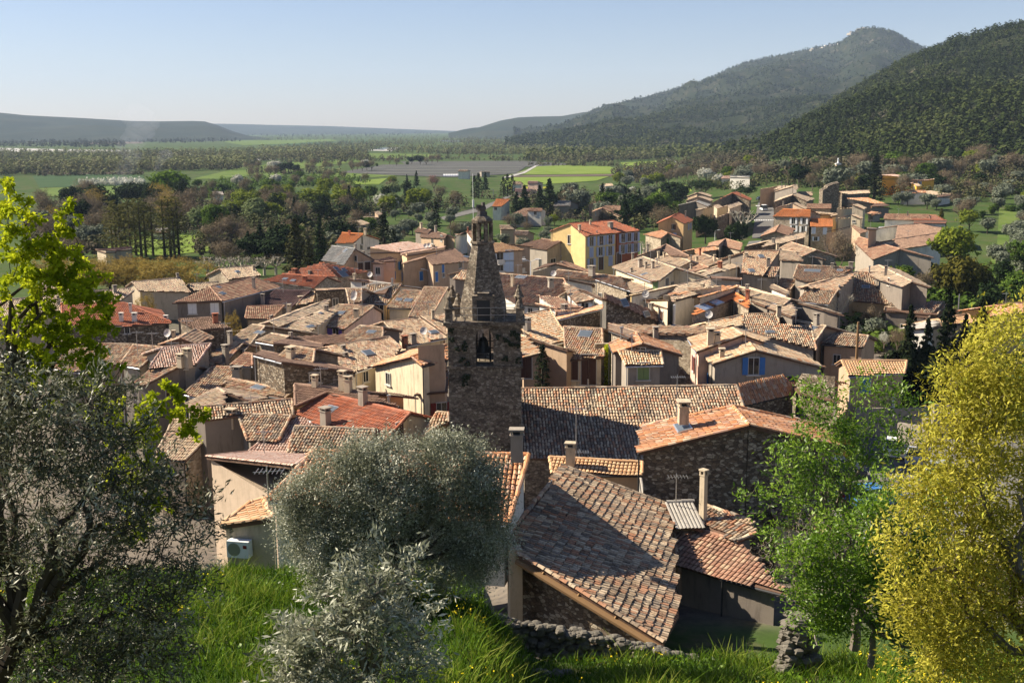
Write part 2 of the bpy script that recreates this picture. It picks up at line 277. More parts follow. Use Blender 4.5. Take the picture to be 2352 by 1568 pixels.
def wallhit(quads, x, y):
    d = ray(x, y); best = None
    for p, q, zt1, zt2, zb in quads:
        e = q-p; den = d[0]*e[1]-d[1]*e[0]
        if abs(den) < 1e-9: continue
        t = (p[0]*e[1]-p[1]*e[0])/den; X = CAMP+d*t; s = ((X[:2]-p)@e)/(e@e)
        if t <= 0 or s < -.02 or s > 1.02 or X[2] < zb-1 or X[2] > zt1+(zt2-zt1)*s+.4: continue
        if best is None or t < best[0]: best = (t, X, e/np.linalg.norm(e))
    if best is None: return None
    t, X, e = best; nn = np.array([e[1], -e[0]])
    if nn@X[:2] > 0: nn = -nn
    return X, np.array([e[0], e[1], 0]), np.array([nn[0], nn[1], 0])
MISS = []
def window(house, quads, x, y, kind, w, h, sc):
    r = wallhit(quads, x, y)
    if r is None: MISS.append((house['label'], round(x), round(y))); return
    X, e, nn = r; ang = math.atan2(e[1], e[0])
    def bx(mb, ox, oz, sx, sz, out, th, m=0): mb.box(X+e*ox+np.array([0, 0, oz])+nn*out, (sx, th, sz), ang, m)
    mb = MB(); f = .07
    if kind in 'on':
        for s in (-1, 1): bx(mb, s*(w/2), 0, f, h+f, .03, .1); bx(mb, 0, s*h/2, w-f, f, .03, .1)
        bx(mb, 0, 0, .05, h-f, .03, .06); bx(mb, 0, -h/2-.08, w+.3, .09, .06, .18)
        wo = mb.build('window', frame_m, house); m2 = MB(); bx(m2, 0, 0, w-.02, h-.02, -.0, .03); m2.build('pane', glass, wo)
    elif kind == 'd':
        for s in (-1, 1): bx(mb, s*(w/2+.05), 0, .1, h+.1, .03, .1)
        bx(mb, 0, h/2+.07, w+.2, .12, .03, .1); bx(mb, 0, 0, w, h, .0, .05, 1); bx(mb, 0, 0, .03, h, .03, .02, 0); mb.build('door', [frame_m, P[sc]], house); return
    else:
        bx(mb, 0, -h/2-.08, w+.3, .09, .06, .18); bx(mb, 0, h/2+.05, w+.2, .1, .02, .06); [bx(mb, s*(w/2+.02), 0, .08, h+.06, .02, .06) for s in (-1, 1)]; wo = mb.build('window', frame_m, house)
    if kind == 'o':
        for s in (-1, 1):
            m3 = MB(); bx(m3, s*(w/2+w*.27), 0, w*.5, h, .09, .04); [bx(m3, s*(w/2+w*.27), z*h, w*.44, .05, .115, .02) for z in (-.35, 0, .35)]; m3.build('shutter', P[sc], wo)
    elif kind == 'c':
        for s in (-1, 1):
            m3 = MB(); bx(m3, s*w*.25, 0, w*.48, h, .04, .05); [bx(m3, s*w*.25, z*h, w*.42, .05, .07, .02) for z in (-.35, 0, .35)]; m3.build('shutter', P[sc], wo)
def chimney(roof, X, h, w, ang, mat, n, cap=True, pot=False):
    mb = MB(); z0 = X[2]-.4; h *= .62 if h < 2.5 else .9; w *= .75 if z0 < 0 or X[1] > 75 else .6
    if w < .3:
        mb.tube((X[0], X[1], z0), (X[0], X[1], z0+h+.4), w/2, n=8, m=1); mb.tube((X[0], X[1], z0+h+.38), (X[0], X[1], z0+h+.5), w*.8, n=8, m=1); mb.build('flue_pipe', [mat, metal], roof); return
    mb.box((X[0], X[1], z0+(h+.4)/2), (w, w*.8, h+.4), ang, 0, .94)
    zt = z0+h+.4
    mb.box((X[0], X[1], zt+.03), (w*1.12, w*.92, .07), ang, 0)
    for a in (-1, 1):
        for b in (-1, 1):
            ca, sa = math.cos(ang), math.sin(ang); ox, oy = a*w*.4, b*w*.3
            mb.box((X[0]+ox*ca-oy*sa, X[1]+ox*sa+oy*ca, zt+.15), (.09, .09, .2), ang, 0)
    mb.box((X[0], X[1], zt+.29), (w*1.25, w*1.05, .08), ang, 0)
    mb.box((X[0], X[1], zt+.14), (w*.6, w*.45, .16), ang, 1)
    mb.build('chimney', [mat, iron], roof)
NH = [0]; CHK = []
def H(fr, label, ht, wall, roof, slopes, pitch=19, win=(), ch=(), sky=(), dish=(), ant=(), sc='blue', ws=(1.0, 1.4), mir=None, z=None, cat='house', name='village_house', over=.25, chm=None, balc=(), pipes=(), zb=None, extra=None, nocap=False):
    NH[0] += 1; adj = ADJ.get(label, 0); ht += adj; z = z+adj if z is not None else None
    S0 = [list(s) for s in slopes]; planes = []; ZR_ = z; CHK.append((label, [[px(fr, *p[:2]) for p in (s_[1:] if s_[0] == 'Z' else s_)] for s_ in S0 if s_[0] != 'T']))
    def pp(p): return px(fr, p[0], p[1])
    for s in S0:
        if s[0] == 'Z':
            pts = s[1:]
            if ZR_ is None: q = hit(*pp(pts[0]), ht); ZR_ = q[2]
            P3 = [at_z(*pp(p), ZR_+p[2]) for p in pts[:3]]
            N = np.cross(P3[1]-P3[0], P3[2]-P3[0]); N /= np.linalg.norm(N); N = N*np.sign(N[2])
            if N[2] < .6: N[2] = .6; N /= np.linalg.norm(N)
            O = P3[0]; rd = np.cross(N, [0, 0, 1.0]); U = rd/np.linalg.norm(rd); ridge = None
        elif s[0] == 'T':
            O0, U0, V0, N0, poly0, r0 = planes[0]; R = poly0[s[1]]; Cn = poly0[s[2]]; F_ = at_z(*pp(s[3]), Cn[2])
            N = np.cross(Cn-R, F_-R); N /= np.linalg.norm(N); N = N*np.sign(N[2]); O = R; rd = np.cross(N, [0, 0, 1.0]); U = rd/np.linalg.norm(rd)
            Vd = np.cross(N, U); Vd = Vd*(-np.sign(Vd[2])); planes.append((O, U, Vd, N, [R, Cn, F_], 0)); continue
        else:
            pts = s; m = ((pts[0][0]+pts[1][0])/2, (pts[0][1]+pts[1][1])/2)
            if ZR_ is None: ZR_ = hit(*pp(m), ht)[2]
            A = at_z(*pp(pts[0]), ZR_); B = at_z(*pp(pts[1]), ZR_); U = B-A; U /= np.linalg.norm(U)
            c = np.mean([at_z(*pp(p), ZR_-.8) for p in pts[2:]], 0)-(A+B)/2
            h2 = np.array([-U[1], U[0], 0]); h2 = h2*(1 if h2@c > 0 else -1); a = math.radians(pitch)
            Vd = h2*math.cos(a)-np.array([0, 0, math.sin(a)]); N = np.cross(U, Vd); N = N*np.sign(N[2]); O = A; ridge = 1
        if s[0] == 'Z':
            Vd = np.cross(N, U); Vd = Vd*(-np.sign(Vd[2]))
        poly = []
        for p in pts:
            d = ray(*pp(p)); den = d@N; t = ((O-CAMP)@N)/den
            if t <= 0 or den > -0.004: t = (ZR_-1-CAMZ)/d[2]
            q = CAMP+d*t
            poly.append(q)
        planes.append((O, U, Vd, N, poly, ridge))
    if mir is None: mir = len(S0) == 1 and S0[0][0] != 'Z'
    if mir:
        O, U, Vd, N, poly, r = planes[0]; A, B = poly[0], poly[1]; h2 = np.array([-U[1], U[0], 0])
        np2 = [A, B]
        for q in poly[2:]:
            dd = (q-A)@h2; k = min(1.0, 5.0/max(.1, abs(dd))); q2 = q-h2*2*dd; q2 = q2+h2*dd*(1-k); q2[2] = A[2]-(A[2]-q[2])*k; np2.append(q2)
        v2 = Vd-2*(Vd@h2)*h2; n2 = np.cross(U, v2); n2 = n2*np.sign(n2[2]); planes.append((A, U, v2, n2, np2, 1))
    allp = np.concatenate([np.array(p[4]) for p in planes]); c = allp.mean(0); gz = float(g(c[0], c[1])); D = c[1]
    zbase = (zb if zb is not None else min(gz, allp[:, 2].min()-2.5)-.6)
    house = thing(name, label, cat, (c[0], c[1], zbase+.6))
    V = []; F = []; R = []; MI = []; off = 0; quads = []; WV = MB(); style = 'corr' if roof == 'fibro' else ('flat' if roof in ('red', 'orange', 'rust', 'plum', 'slate', 'new') else 'canal')
    far = D > 150
    for (O, U, Vd, N, poly, ridge) in planes:
        uv = [((q-O)@U, (q-O)@Vd) for q in poly]
        tv, tf, tr = tiles(O, U, Vd, N, uv, far, style)
        V.append(tv); F.append(tf+off); R.append(tr); MI.append(np.zeros(len(tf), int)); off += len(tv)
        n = len(poly)
        edges = [(0, 1)] if ridge == 1 else []
        if ridge == 0: edges = [(0, 1)]
        if ridge == 1 and D < 170 and style != 'corr': edges += [(i, (i+1) % n) for i in range(1, n) if abs((poly[(i+1) % n]-poly[i])@Vd) > abs((poly[(i+1) % n]-poly[i])@U)]
        if not nocap:
            for i, j in edges:
                cv, cf, cr = caps(poly[i]+N*.06, poly[j]+N*.06, N, .12)
                if len(cv): V.append(cv); F.append(cf+off); R.append(cr); MI.append(np.zeros(len(cf), int)); off += len(cv)
        # deck
        top = np.array(poly); bot = top-np.array([0, 0, .14]); dv = np.concatenate([top, bot])
        WV2 = dv; V.append(dv); R.append(np.zeros(len(dv))); fs = [tuple(range(n)), tuple(range(n, 2*n))[::-1]]+[(i, (i+1) % n, n+(i+1) % n, n+i) for i in range(n)]
        planes_f = fs; F.append(('poly', fs, off)); off += len(dv)
        # walls
        dl = [0.02 if (ridge is not None and i == 0) else over for i in range(n)]
        ip = offset_poly([(q[0], q[1]) for q in poly], dl)
        def zat(q): return O[2]-((q[0]-O[0])*N[0]+(q[1]-O[1])*N[1])/N[2]
        tops = [min(zat(q), O[2]+3)-.13 for q in ip]
        pv = [(q[0], q[1], t) for q, t in zip(ip, tops)]+[(q[0], q[1], zbase) for q in ip]
        WV.add(pv, [(i, (i+1) % n, n+(i+1) % n, n+i) for i in range(n)]+[tuple(range(n))])
        for i in range(n):
            quads.append((np.array(ip[i]), np.array(ip[(i+1) % n]), tops[i], tops[(i+1) % n], zbase))
    VV = np.concatenate(V); RR = np.concatenate(R); FF = []; mi = []
    for f in F:
        if isinstance(f, tuple): FF += [tuple(i+f[2] for i in q) for q in f[1]]; mi += [1]*len(f[1])
        else: FF += f.tolist(); mi += [0]*len(f)
    ro = mesh_obj('roof', VV, FF, [T[roof], T['deck']], house, mi=mi, rnd=RR)
    WV.build('wall', W[wall], house)
    if wall in ('stone', 'dstone') and False: pass
    if planes[0][5] != 0 and D < 175 and style != 'corr':
        O, U, Vd, N, poly, r_ = planes[0]; gm_ = MB(); n_ = len(poly)
        for i in range(1 if r_ == 1 else 0, n_):
            a_, b_ = poly[i], poly[(i+1) % n_]; e_ = b_-a_; L_ = np.linalg.norm(e_)
            if L_ > 1.5 and abs(e_[2]) < .1*L_: gm_.tube(a_-np.array([0, 0, .1]), b_-np.array([0, 0, .1]), .07, n=6); q_ = b_*.97+a_*.03; gm_.tube((q_[0], q_[1], q_[2]-.1), (q_[0], q_[1], zbase), .045, n=5); break
        if gm_.V: gm_.build('gutter', [zinc, iron, W['beige']][NH[0] % 2], house)
    if not win and 85 < D < 170 and NH[0] % 2 and S0[0][0] != 'Z':
        best = None
        for (p_, q_, t1_, t2_, zb_) in quads:
            e_ = q_-p_; L_ = np.linalg.norm(e_); mid = (p_+q_)/2
            if L_ < 3 or min(t1_, t2_)-zb_ < 3: continue
            nn_ = np.array([e_[1], -e_[0]])/L_; nn_ = nn_ if nn_@(mid-c[:2]) > 0 else -nn_; f_ = -nn_@mid/np.linalg.norm(mid)
            if best is None or f_*L_ > best[0]: best = (f_*L_, p_+e_*(.35+.3*(NH[0] % 4 > 1)), (t1_+t2_)/2-1.5)
        if best:
            Pw = np.array([best[1][0], best[1][1], best[2]]); dv = MR.T @ (Pw-CAMP); X_, Y_ = 1176-dv[0]/dv[2]*FPX, 784+dv[1]/dv[2]*FPX
            window(house, quads, X_, Y_, 'n' if NH[0] % 3 else 'c', .75, 1.0, ['brown', 'lgreen', 'wblue'][NH[0] % 3])
    for it in win:
        k = it[2]; w_, h_ = (it[3], it[4]) if len(it) > 4 else ((1.0, 2.1) if k == 'd' else ws); s_ = it[5] if len(it) > 5 else sc
        window(house, quads, *pp(it), k, w_, h_, s_)
    def onroof(x, y):
        d = ray(x, y); best = None
        for pl in planes:
            O, U, Vd, N, poly, r = pl; t = ((O-CAMP)@N)/(d@N) if abs(d@N) > 1e-6 else -1
            if t <= 0: continue
            q = CAMP+d*t; uv = [((a-O)@U, (a-O)@Vd) for a in poly]; u = (q-O)@U; v = (q-O)@Vd
            if inpoly(np.array([u]), np.array([v]), uv)[0] and (best is None or t < best[0]): best = (t, q, pl)
        if best is None:
            O, U, Vd, N, poly, r = planes[0]; q = at_y(x, y, np.mean([a[1] for a in poly])); return q, planes[0]
        return best[1], best[2]
    for it in ch:
        X, pl = onroof(*pp(it)); U = pl[1]; m_ = brickc if (len(it) > 4 and it[4] == 'b') else W[chm or ('beige' if NH[0] % 2 else 'grey')]
        chimney(ro, X, it[2], it[3], math.atan2(U[1], U[0]), m_, NH[0])
    for it in sky:
        X, pl = onroof(*pp(it)); O, U, Vd, N, poly, r = pl; w_ = it[2] if len(it) > 2 else .8; h_ = it[3] if len(it) > 3 else 1.0
        def quadbox(c0, a, b_, th, mb, m):
            Pq = []
            for zz in (0, th):
                for s1, s2 in ((-1, -1), (1, -1), (1, 1), (-1, 1)): Pq.append(c0+U*s1*a/2+Vd*s2*b_/2+N*zz)
            mb.add(Pq, [(3, 2, 1, 0), (4, 5, 6, 7), (0, 1, 5, 4), (1, 2, 6, 5), (2, 3, 7, 6), (3, 0, 4, 7)], m)
        mb = MB(); quadbox(X+N*.02, w_+.14, h_+.14, .13, mb, 0); quadbox(X+N*.14, w_, h_, .03, mb, 1)
        mb.build('skylight' if len(it) < 5 else 'solar_panel', [zinc, skyl if len(it) < 5 else solar], ro)
    for it in dish:
        X, pl = onroof(*pp(it)); mb = MB(); mb.tube(X, X+np.array([0, 0, .9]), .025, n=5); c0 = X+np.array([0, 0, 1.1]); nrm = Vector((-.35, -.9, .3)).normalized(); r = (it[2] if len(it) > 2 else .42)*.7
        a = nrm.orthogonal().normalized(); b = nrm.cross(a); ring = lambda rr, dz: [tuple(Vector(c0)+(a*math.cos(t)+b*math.sin(t))*rr+nrm*dz) for t in np.linspace(0, 2*math.pi, 12, endpoint=False)]
        Vs = ring(.05, -.06)+ring(r*.6, -.03)+ring(r, .04); mb.add(Vs, [(j*12+i, j*12+(i+1) % 12, (j+1)*12+(i+1) % 12, (j+1)*12+i) for j in range(2) for i in range(12)]+[tuple(range(12))]); mb.tube(Vector(c0)-b*r*.8, Vector(c0)+nrm*.4, .012, n=4)
        mb.build('satellite_dish', flat('dish_grey', (.5, .47, .43)) if 'dish_grey' not in bpy.data.materials else bpy.data.materials['dish_grey'], ro)
    if not ant and NH[0] % 3 == 0 and name == 'village_house' and S0[0][0] != 'Z': a_, b_ = S0[0][0], S0[0][1]; ant = [((a_[0]*.7+b_[0]*.3)+(S0[0][2][0]-b_[0])*.15, (a_[1]*.7+b_[1]*.3)+abs(S0[0][2][1]-b_[1])*.15, 1.8)]
    for it in ant:
        X, pl = onroof(*pp(it)); h = it[2] if len(it) > 2 else 2.2; mb = MB(); mb.tube(X, X+np.array([0, 0, h]), .03, n=5); tp = X+np.array([0, 0, h-.2]); mb.tube(tp-np.array([.5, .1, 0]), tp+np.array([.6, .1, 0]), .02, n=4)
        for q in np.linspace(-.4, .55, 7): mb.tube(tp+np.array([q, -.3, 0]), tp+np.array([q, .4, 0]), .013, n=4)
        mb.build('antenna', metal, ro)
    for x0, y0, x1, y1, dz in balc:
        r1 = wallhit(quads, *px(fr, x0, y0)); r2 = wallhit(quads, *px(fr, x1, y1))
        if r1 is None or r2 is None: MISS.append((label, 'balc')); continue
        a, b = r1[0], r2[0]; mb = MB(); L = np.linalg.norm((b-a)[:2]); c0 = (a+b)/2+r1[2]*.6; an = math.atan2((b-a)[1], (b-a)[0]); zc = (a[2]+b[2])/2
        mb.box((c0[0], c0[1], zc-dz/2), (L, 1.2, .16), an); c1 = c0+r1[2]*.55; mb.box((c1[0], c1[1], zc), (L, .1, dz*.9), an)
        mb.build('balcony', W['white'] if not nocap else W['white'], house)
    return house, planes, quads
# ---------------------------------------------------------------- the village, far to near (coordinates are corners read in zoomed frames, turned into points on roof planes)
V_ = 'houses of the old village'
H('c', 'cream coloured half of the long three storey building with lilac shutters', 11.5, 'yellow', 'red', [[(583,572),(855,552),(1002,655),(720,682)]], win=[(775,730,'o'),(862,722,'o'),(942,712,'o'),(775,826,'c'),(855,820,'o'),(940,812,'o'),(775,922,'o'),(860,920,'d',1.2,2.6,'brown'),(945,900,'c'),(583,712,'n',.9,1.6)], ch=[(670,632,1.2,.6),(765,578,.8,.4),(825,655,.5,.25)], sc='lilac', ws=(1.0,1.75), over=.2)
H('c', 'brick red half of the long three storey building with lilac shutters', 11.3, 'brick', 'red', [[(856,552),(975,543),(1205,632),(1004,655)]], win=[(1055,700,'o'),(1110,693,'o'),(1167,688,'o'),(1052,797,'o'),(1110,790,'o'),(1167,783,'o'),(1020,880,'d',1.2,2.2,'brown')], ch=[(945,610,1.3,1.2),(995,628,.5,.25)], sc='lilac', ws=(1.05,1.7), over=.15)
H('c', 'low grey gabled hall with a round window left of the yellow building', 8, 'grey', 'brown', [[(505,733),(335,706),(125,765),(380,802)]], win=[(545,815,'n',1.4,1.6),(322,930,'n',1,2),(435,918,'n',1.2,1.6),(560,925,'n',1.2,1.6)], pitch=20)
H('c', 'pinkish apartment block with white balcony bands behind the spire', 8.8, 'tan', 'new', [[(-250,745),(0,750),(190,803),(0,822),(-140,838)]], win=[(-35,862,'o',1.2,1.4),(50,858,'d',1.4,2),(-35,955,'o',1.2,1.4),(50,950,'d',1.4,2)], sc='wblue', pitch=14, balc=[(-60,898,180,885,.9),(-60,1000,180,985,.9)])
H('c', 'ochre house with brown shutters and red hipped roof beside the road', 9, 'ochre', 'red', [[(1487,512),(1552,474),(1682,543),(1600,572)]], win=[(1495,600,'o',.9,1.2),(1635,600,'o',.9,1.3,'lilac'),(1655,590,'o',.8,1.3,'lilac'),(1515,690,'c',.9,1.8,'wblue')], sc='brown', ch=[(1610,500,1.2,.5)], pitch=24)
H('c', 'small tan gabled house at the top of the stepped trio', 7.5, 'tan', 'tan', [[(1712,298),(1745,291),(1850,322),(1827,333)]], ch=[(1690,308,.9,.5)])
H('c', 'tan gabled house in the middle of the stepped trio', 7, 'tan', 'tan', [[(1715,333),(1748,325),(1857,360),(1832,372)]])
H('c', 'grey sheet roofed shed at the bottom of the stepped trio', 5.5, 'dgrey', 'slate', [[(1695,375),(1730,368),(1835,402),(1805,420)]], pitch=14)
H('c', 'dark stone gabled barn with red tiles beside the highway', 8, 'dstone', 'red', [[(2020,298),(2060,287),(2198,352),(2182,368)],[(2020,298),(2060,287),(1890,365),(1850,385)]], ch=[(2095,325,.7,.5)])
H('c', 'large beige blind walled house above the plane tree', 8.5, 'beige', 'tan', [[(1858,410),(1905,400),(1935,425),(1892,436)],[(1858,410),(1905,400),(1760,440),(1705,468)]], win=[(1835,500,'n',1.2,1),(1870,510,'n',.8,1)])
H('c', 'beige wing with bright roof edge right of the blind wall', 7.5, 'beige', 'tan', [[(1985,412),(2080,380),(2110,400),(2000,440)],[(1985,412),(2080,380),(1950,415),(1890,436)]])
H('c', 'low stone gabled shed with bright verge beside the dark round tree', 5.5, 'dstone', 'tan', [[(2020,463),(2045,458),(2115,480),(2090,496)],[(2020,463),(2045,458),(1920,505),(1888,524)]])
H('c', 'small stone house with patchy orange and white roof behind the plane trees', 6, 'stone', 'orangemix', [[(1452,655),(1395,632),(1240,665),(1390,703)]], win=[(1450,735,'c',1,1.6)], sc='green')
H('c', 'long low brown roofed house with grey gable below the yellow building', 6.5, 'grey', 'rust', [[(450,930),(548,903),(757,985),(740,1003)],[(450,930),(548,903),(360,930),(255,983)]], ch=[(510,960,1.1,.6)])
H('c', 'wide weathered roof house directly right of the spire', 8.5, 'white', 'mixr', [[(-60,1016),(532,1062),(582,1162),(350,1307),(130,1287),(-60,1180)]], win=[(165,1355,'n',.5,.5),(235,1350,'n',.7,.9),(320,1335,'n',.5,.5),(545,1300,'n',.8,.8)], ch=[(75,1130,2.2,.5),(350,1280,1,.5)], sky=[(130,1048,.6,.8),(175,1052,.6,.8)], dish=[(440,1085,.6)], pitch=17)
H('c', 'long narrow crooked roof with stone wall in the middle of the village', 8.5, 'stone', 'mixr', [[(480,983),(1035,1046),(1120,1168),(812,1066),(440,1033)]], win=[(855,1225,'n',.9,1.3)], ch=[(780,1010,1.2,1.1)], dish=[], pitch=17)
H('c', 'low tan roof with yellow wall tucked against the tall centre house', 6.5, 'yellow', 'tan', [[(1040,1045),(1312,1150),(1152,1192),(1112,1162)]], pitch=15, mir=False)
H('c', 'tall centre house with cream wall and crowded chimneys', 11, 'cream', 'tan', [[(1232,868),(1525,968),(1390,1072),(1300,1085),(965,958)]], ch=[(1208,962,1.6,.9),(1258,975,1.2,.5),(1320,970,1.2,.6),(1357,945,1.6,.2),(1130,1005,.6,.5)], sky=[(1245,1025,.7,.8)], win=[(1345,1122,'c',.8,1.5,'lgreen'),(1345,1205,'c',.8,1.6,'green'),(1328,1210,'c',.7,1.6,'green'),(1400,1225,'c',.9,1.6,'brown'),(1445,1100,'n'),(1430,1170,'n'),(1490,1130,'n')], pitch=17, over=.35)
H('c', 'tan roofed house just behind the tall centre house', 9, 'beige', 'tan', [[(1440,845),(1655,908),(1558,957),(1322,890)]], win=[(1570,1000,'n',.8,1.5),(1615,1040,'d',.9,2,'brown')], ch=[(1420,870,.8,.5),(1370,860,.7,.5)])
H('c', 'brown upper roof at the back of the centre block', 9.5, 'grey', 'brown', [[(1440,757),(1645,862),(1470,848),(1395,785)],[(1440,757),(1395,785),(1200,850),(1165,868)]], ch=[(1545,860,1,.8),(1275,800,.9,.5),(1248,835,.6,.4),(1143,880,1,.6)], pitch=15)
H('c', 'small mixed roof with orange chimney pot right of the brown roof', 8, 'beige', 'mix', [[(1745,835),(1945,905),(1790,955),(1600,885)]], ch=[(1738,830,.7,.5,'b'),(1868,905,1.2,.5),(1710,905,.8,.6),(1660,895,1.3,.3)])
H('c', 'dark ribbed red roof above a yellow wall with green shutters', 7.5, 'yellow', 'rust', [[(1662,905),(1818,962),(1645,1012),(1632,990)]], win=[(1665,1045,'c',.8,1.5),(1705,1035,'c',.8,1.5)], sc='green', ch=[(1660,980,1,.5)])
H('c', 'orange tinted roof with stone gable beside the purple red roof', 7, 'stone', 'orangemix', [[(1690,798),(1885,768),(1897,802),(1700,838)]], pitch=15)
H('c', 'purple red roofed stone house by the zebra crossing', 7.5, 'stone', 'rust', [[(1965,708),(2115,748),(2097,806),(1905,764)],[(1965,708),(1905,764),(1812,770),(1825,740)]])
H('c', 'long sunlit tan roof sweeping along the street', 8, 'white', 'tan', [[(1800,985),(2120,888),(2105,952),(1720,1046)]], ch=[(1915,965,1.1,.9,'b'),(1860,1030,.7,.6),(2000,905,.9,.5),(2150,870,.6,.6)], pitch=15)
H('c', 'steep mottled red and cream roof with two small skylights', 10, 'dgrey', 'mixr', [[(2130,818),(2450,812),(2292,1035),(2105,1005)]], sky=[(2280,865,.7,.9),(2195,990,.7,.9)], ch=[(2103,985,1.2,.25)])
H('c', 'broad pale roof of the tall corner house over the dark alley', 11, 'white', 'tan', [[(1540,1120),(1825,1058),(1830,1165),(1495,1262),(1478,1215)]], ch=[(1762,1165,.8,.5)], pitch=15, win=[(1505,1400,'n',.8,1.2)])
H('c', 'grey flat topped block with leaning chimney shadow on its wall', 9.5, 'grey', 'brown', [[(1828,1045),(2105,1062),(2108,1075),(1828,1058)]], pitch=4, mir=False, ch=[(1985,1150,1.2,.6,'b')], ant=[(2060,1060)])
H('c', 'orange roofed house with two solar panels', 9.5, 'stone', 'orange', [[(1740,1285),(2040,1180),(2030,1243),(1668,1385)],[(2040,1181),(2180,1262),(2168,1330),(2032,1245)]], sky=[(1772,1318,2.2,1.2,1),(1872,1272,2.2,1.2,1)], ch=[(2100,1340,1.4,.7),(2160,1240,1.2,.6,'b')], mir=False, pitch=17)
H('c', 'orange tiled back slope above the solar panels', 10.2, 'beige', 'orangemix', [[(1800,1208),(2092,1125),(2048,1178),(1738,1288)]], ch=[(2155,1180,1,.5)])
H('c', 'long pinkish tan roof right of the solar panel house', 9.5, 'grey', 'tan', [[(2062,1128),(2546,1245),(2480,1300),(2185,1222)]])
H('c', 'tall dark rubble stone house with a sloping red brown roof', 11, 'dstone', 'rust', [['Z',(885,1187,0),(1425,1372,-3.3),(1388,1442,-4.0),(892,1240,-.6)]], sky=[(1065,1275,.9,.8),(1260,1375,.9,.6)], ch=[(1305,1335,.7,.6)], mir=False)
H('c', 'small house with bright white gable behind the tall stone house', 9.5, 'cream', 'mixr', [[(1180,1210),(1345,1232),(1452,1322),(1290,1275)]], dish=[(1255,1280,.6)])
H('c', 'narrow sunlit orange roof over a rubble wall', 9.5, 'dstone', 'orangemix', [[(480,1393),(872,1296),(874,1326),(464,1426)]], ch=[(535,1382,1.5,.9)], ant=[(590,1395,3)], pitch=12, mir=False)
H('c', 'small dark tile lean-to between the white terrace and the stone house', 8, 'white', 'rust', [[(470,1330),(700,1320),(640,1370),(455,1390)]], win=[(720,1312,'n',1,1)], pitch=14)
H('c', 'cream and dark mottled roof sloping beside a white wall', 8.5, 'white', 'mixd', [[(520,1095),(590,1125),(800,1245),(640,1275),(560,1190)]], win=[(720,1312,'o',1,1.1)], sc='white', ch=[(415,1110,.8,1)])
# far outskirts houses
O_ = dict(name='suburban_house')
H('c', 'grey slate roofed barn among the dark conifers', 6, 'dgrey', 'slate', [[(455,370),(595,373),(592,415),(440,415)]], **O_)
H('c', 'small white house left of the bare garden tree', 5.5, 'white', 'rust', [[(225,437),(342,440),(337,462),(203,460)]], win=[(278,478,'n')], **O_)
H('c', 'long low grey house with rust roof at the edge of the olive garden', 4.5, 'grey', 'rust', [[(75,484),(205,486),(200,506),(55,508)]], **O_)
H('c', 'tan gabled house with two dark windows among conifers', 7, 'tan', 'rust', [[(875,432),(905,420),(1098,500),(1060,520)],[(875,432),(905,420),(820,445),(783,467)]], win=[(812,482,'n',.9,1.1),(880,483,'n',.9,1.1)], **O_)
H('c', 'red brown roof half hidden behind the tan gabled house', 6.5, 'tan', 'rust', [[(890,415),(1035,413),(1037,455),(950,455)]], **O_)
H('c', 'tiny tan gable with a slate lean-to', 5.5, 'tan', 'rust', [[(828,378),(850,372),(905,395),(870,408)],[(828,378),(850,372),(790,385),(752,404)]], **O_)
H('c', 'white villa with pale roofs in front of the flowering tree', 5, 'white', 'tan', [[(905,218),(960,216),(972,236),(895,240)]], **O_)
H('c', 'wide low white villa with terracotta patches', 4.5, 'white', 'orangemix', [[(940,268),(1050,255),(1050,275),(930,292)]], **O_)
H('c', 'orange roofed bungalow behind the street lamp', 4.5, 'white', 'orange', [[(640,297),(705,294),(712,320),(630,322)]], **O_)
H('c', 'white cubic house left of the rapeseed strip', 5, 'white', 'tan', [[(78,200),(150,200),(155,225),(75,225)]], **O_)
H('c', 'pink roofed white house by the rapeseed strip', 5, 'pink', 'pink', [[(215,196),(300,198),(305,216),(208,216)]], **O_)
H('c', 'row of low pink roofs below the rapeseed strip', 4, 'pink', 'pink', [[(100,262),(240,265),(240,292),(95,290)]], **O_)
H('c', 'modern white house with flat roofs on the far slope', 6, 'white', 'slate', [[(2010,145),(2180,150),(2185,165),(2000,160)]], pitch=4, mir=False, **O_)
H('c', 'pink roofed wing of the modern white house', 5, 'white', 'pink', [[(1940,150),(2008,150),(2008,172),(1925,174)]], **O_)
H('c', 'little farm shed beside the olive field', 4, 'beige', 'tan', [[(1545,265),(1600,255),(1600,275),(1510,285)]], **O_)
H('b', 'white two storey house with orange roof near the park road', 7, 'white', 'orange', [[(2165,357),(2290,358),(2210,422),(2127,420)]], win=[(2160,440,'n',1,1)], ch=[(2222,360,.8,.4)], **O_)
H('b', 'brown roofed small house below the orange and white one', 5, 'tan', 'tan', [[(2195,587),(2290,588),(2330,622),(2200,624)]], **O_)
H('b', 'lower brown roofed annexe beside the garden bushes', 4.5, 'tan', 'tan', [[(2335,635),(2455,640),(2440,675),(2320,665)]], **O_)
H('b', 'tan cottage with a chimney above the olive slope', 6, 'tan', 'tan', [[(1085,468),(1120,461),(1157,486),(1120,497)],[(1085,468),(1120,461),(1040,478),(1000,490)]], win=[(1045,495,'n')], ch=[(1148,465,.8,.5)], **O_)
H('b', 'lower tan cottage stepping down the olive slope', 5, 'tan', 'tan', [[(990,515),(1115,518),(1090,545),(978,542)]], **O_)
H('b', 'grey gabled cottage at the foot of the olive slope', 5.5, 'dgrey', 'tan', [[(905,547),(965,540),(1050,566),(965,590)],[(905,547),(965,540),(860,560),(808,573)]], **O_)
H('b', 'little pink walled annexe left of the cypresses', 4.5, 'tan', 'tan', [[(770,602),(850,598),(840,625),(760,632)]], **O_)
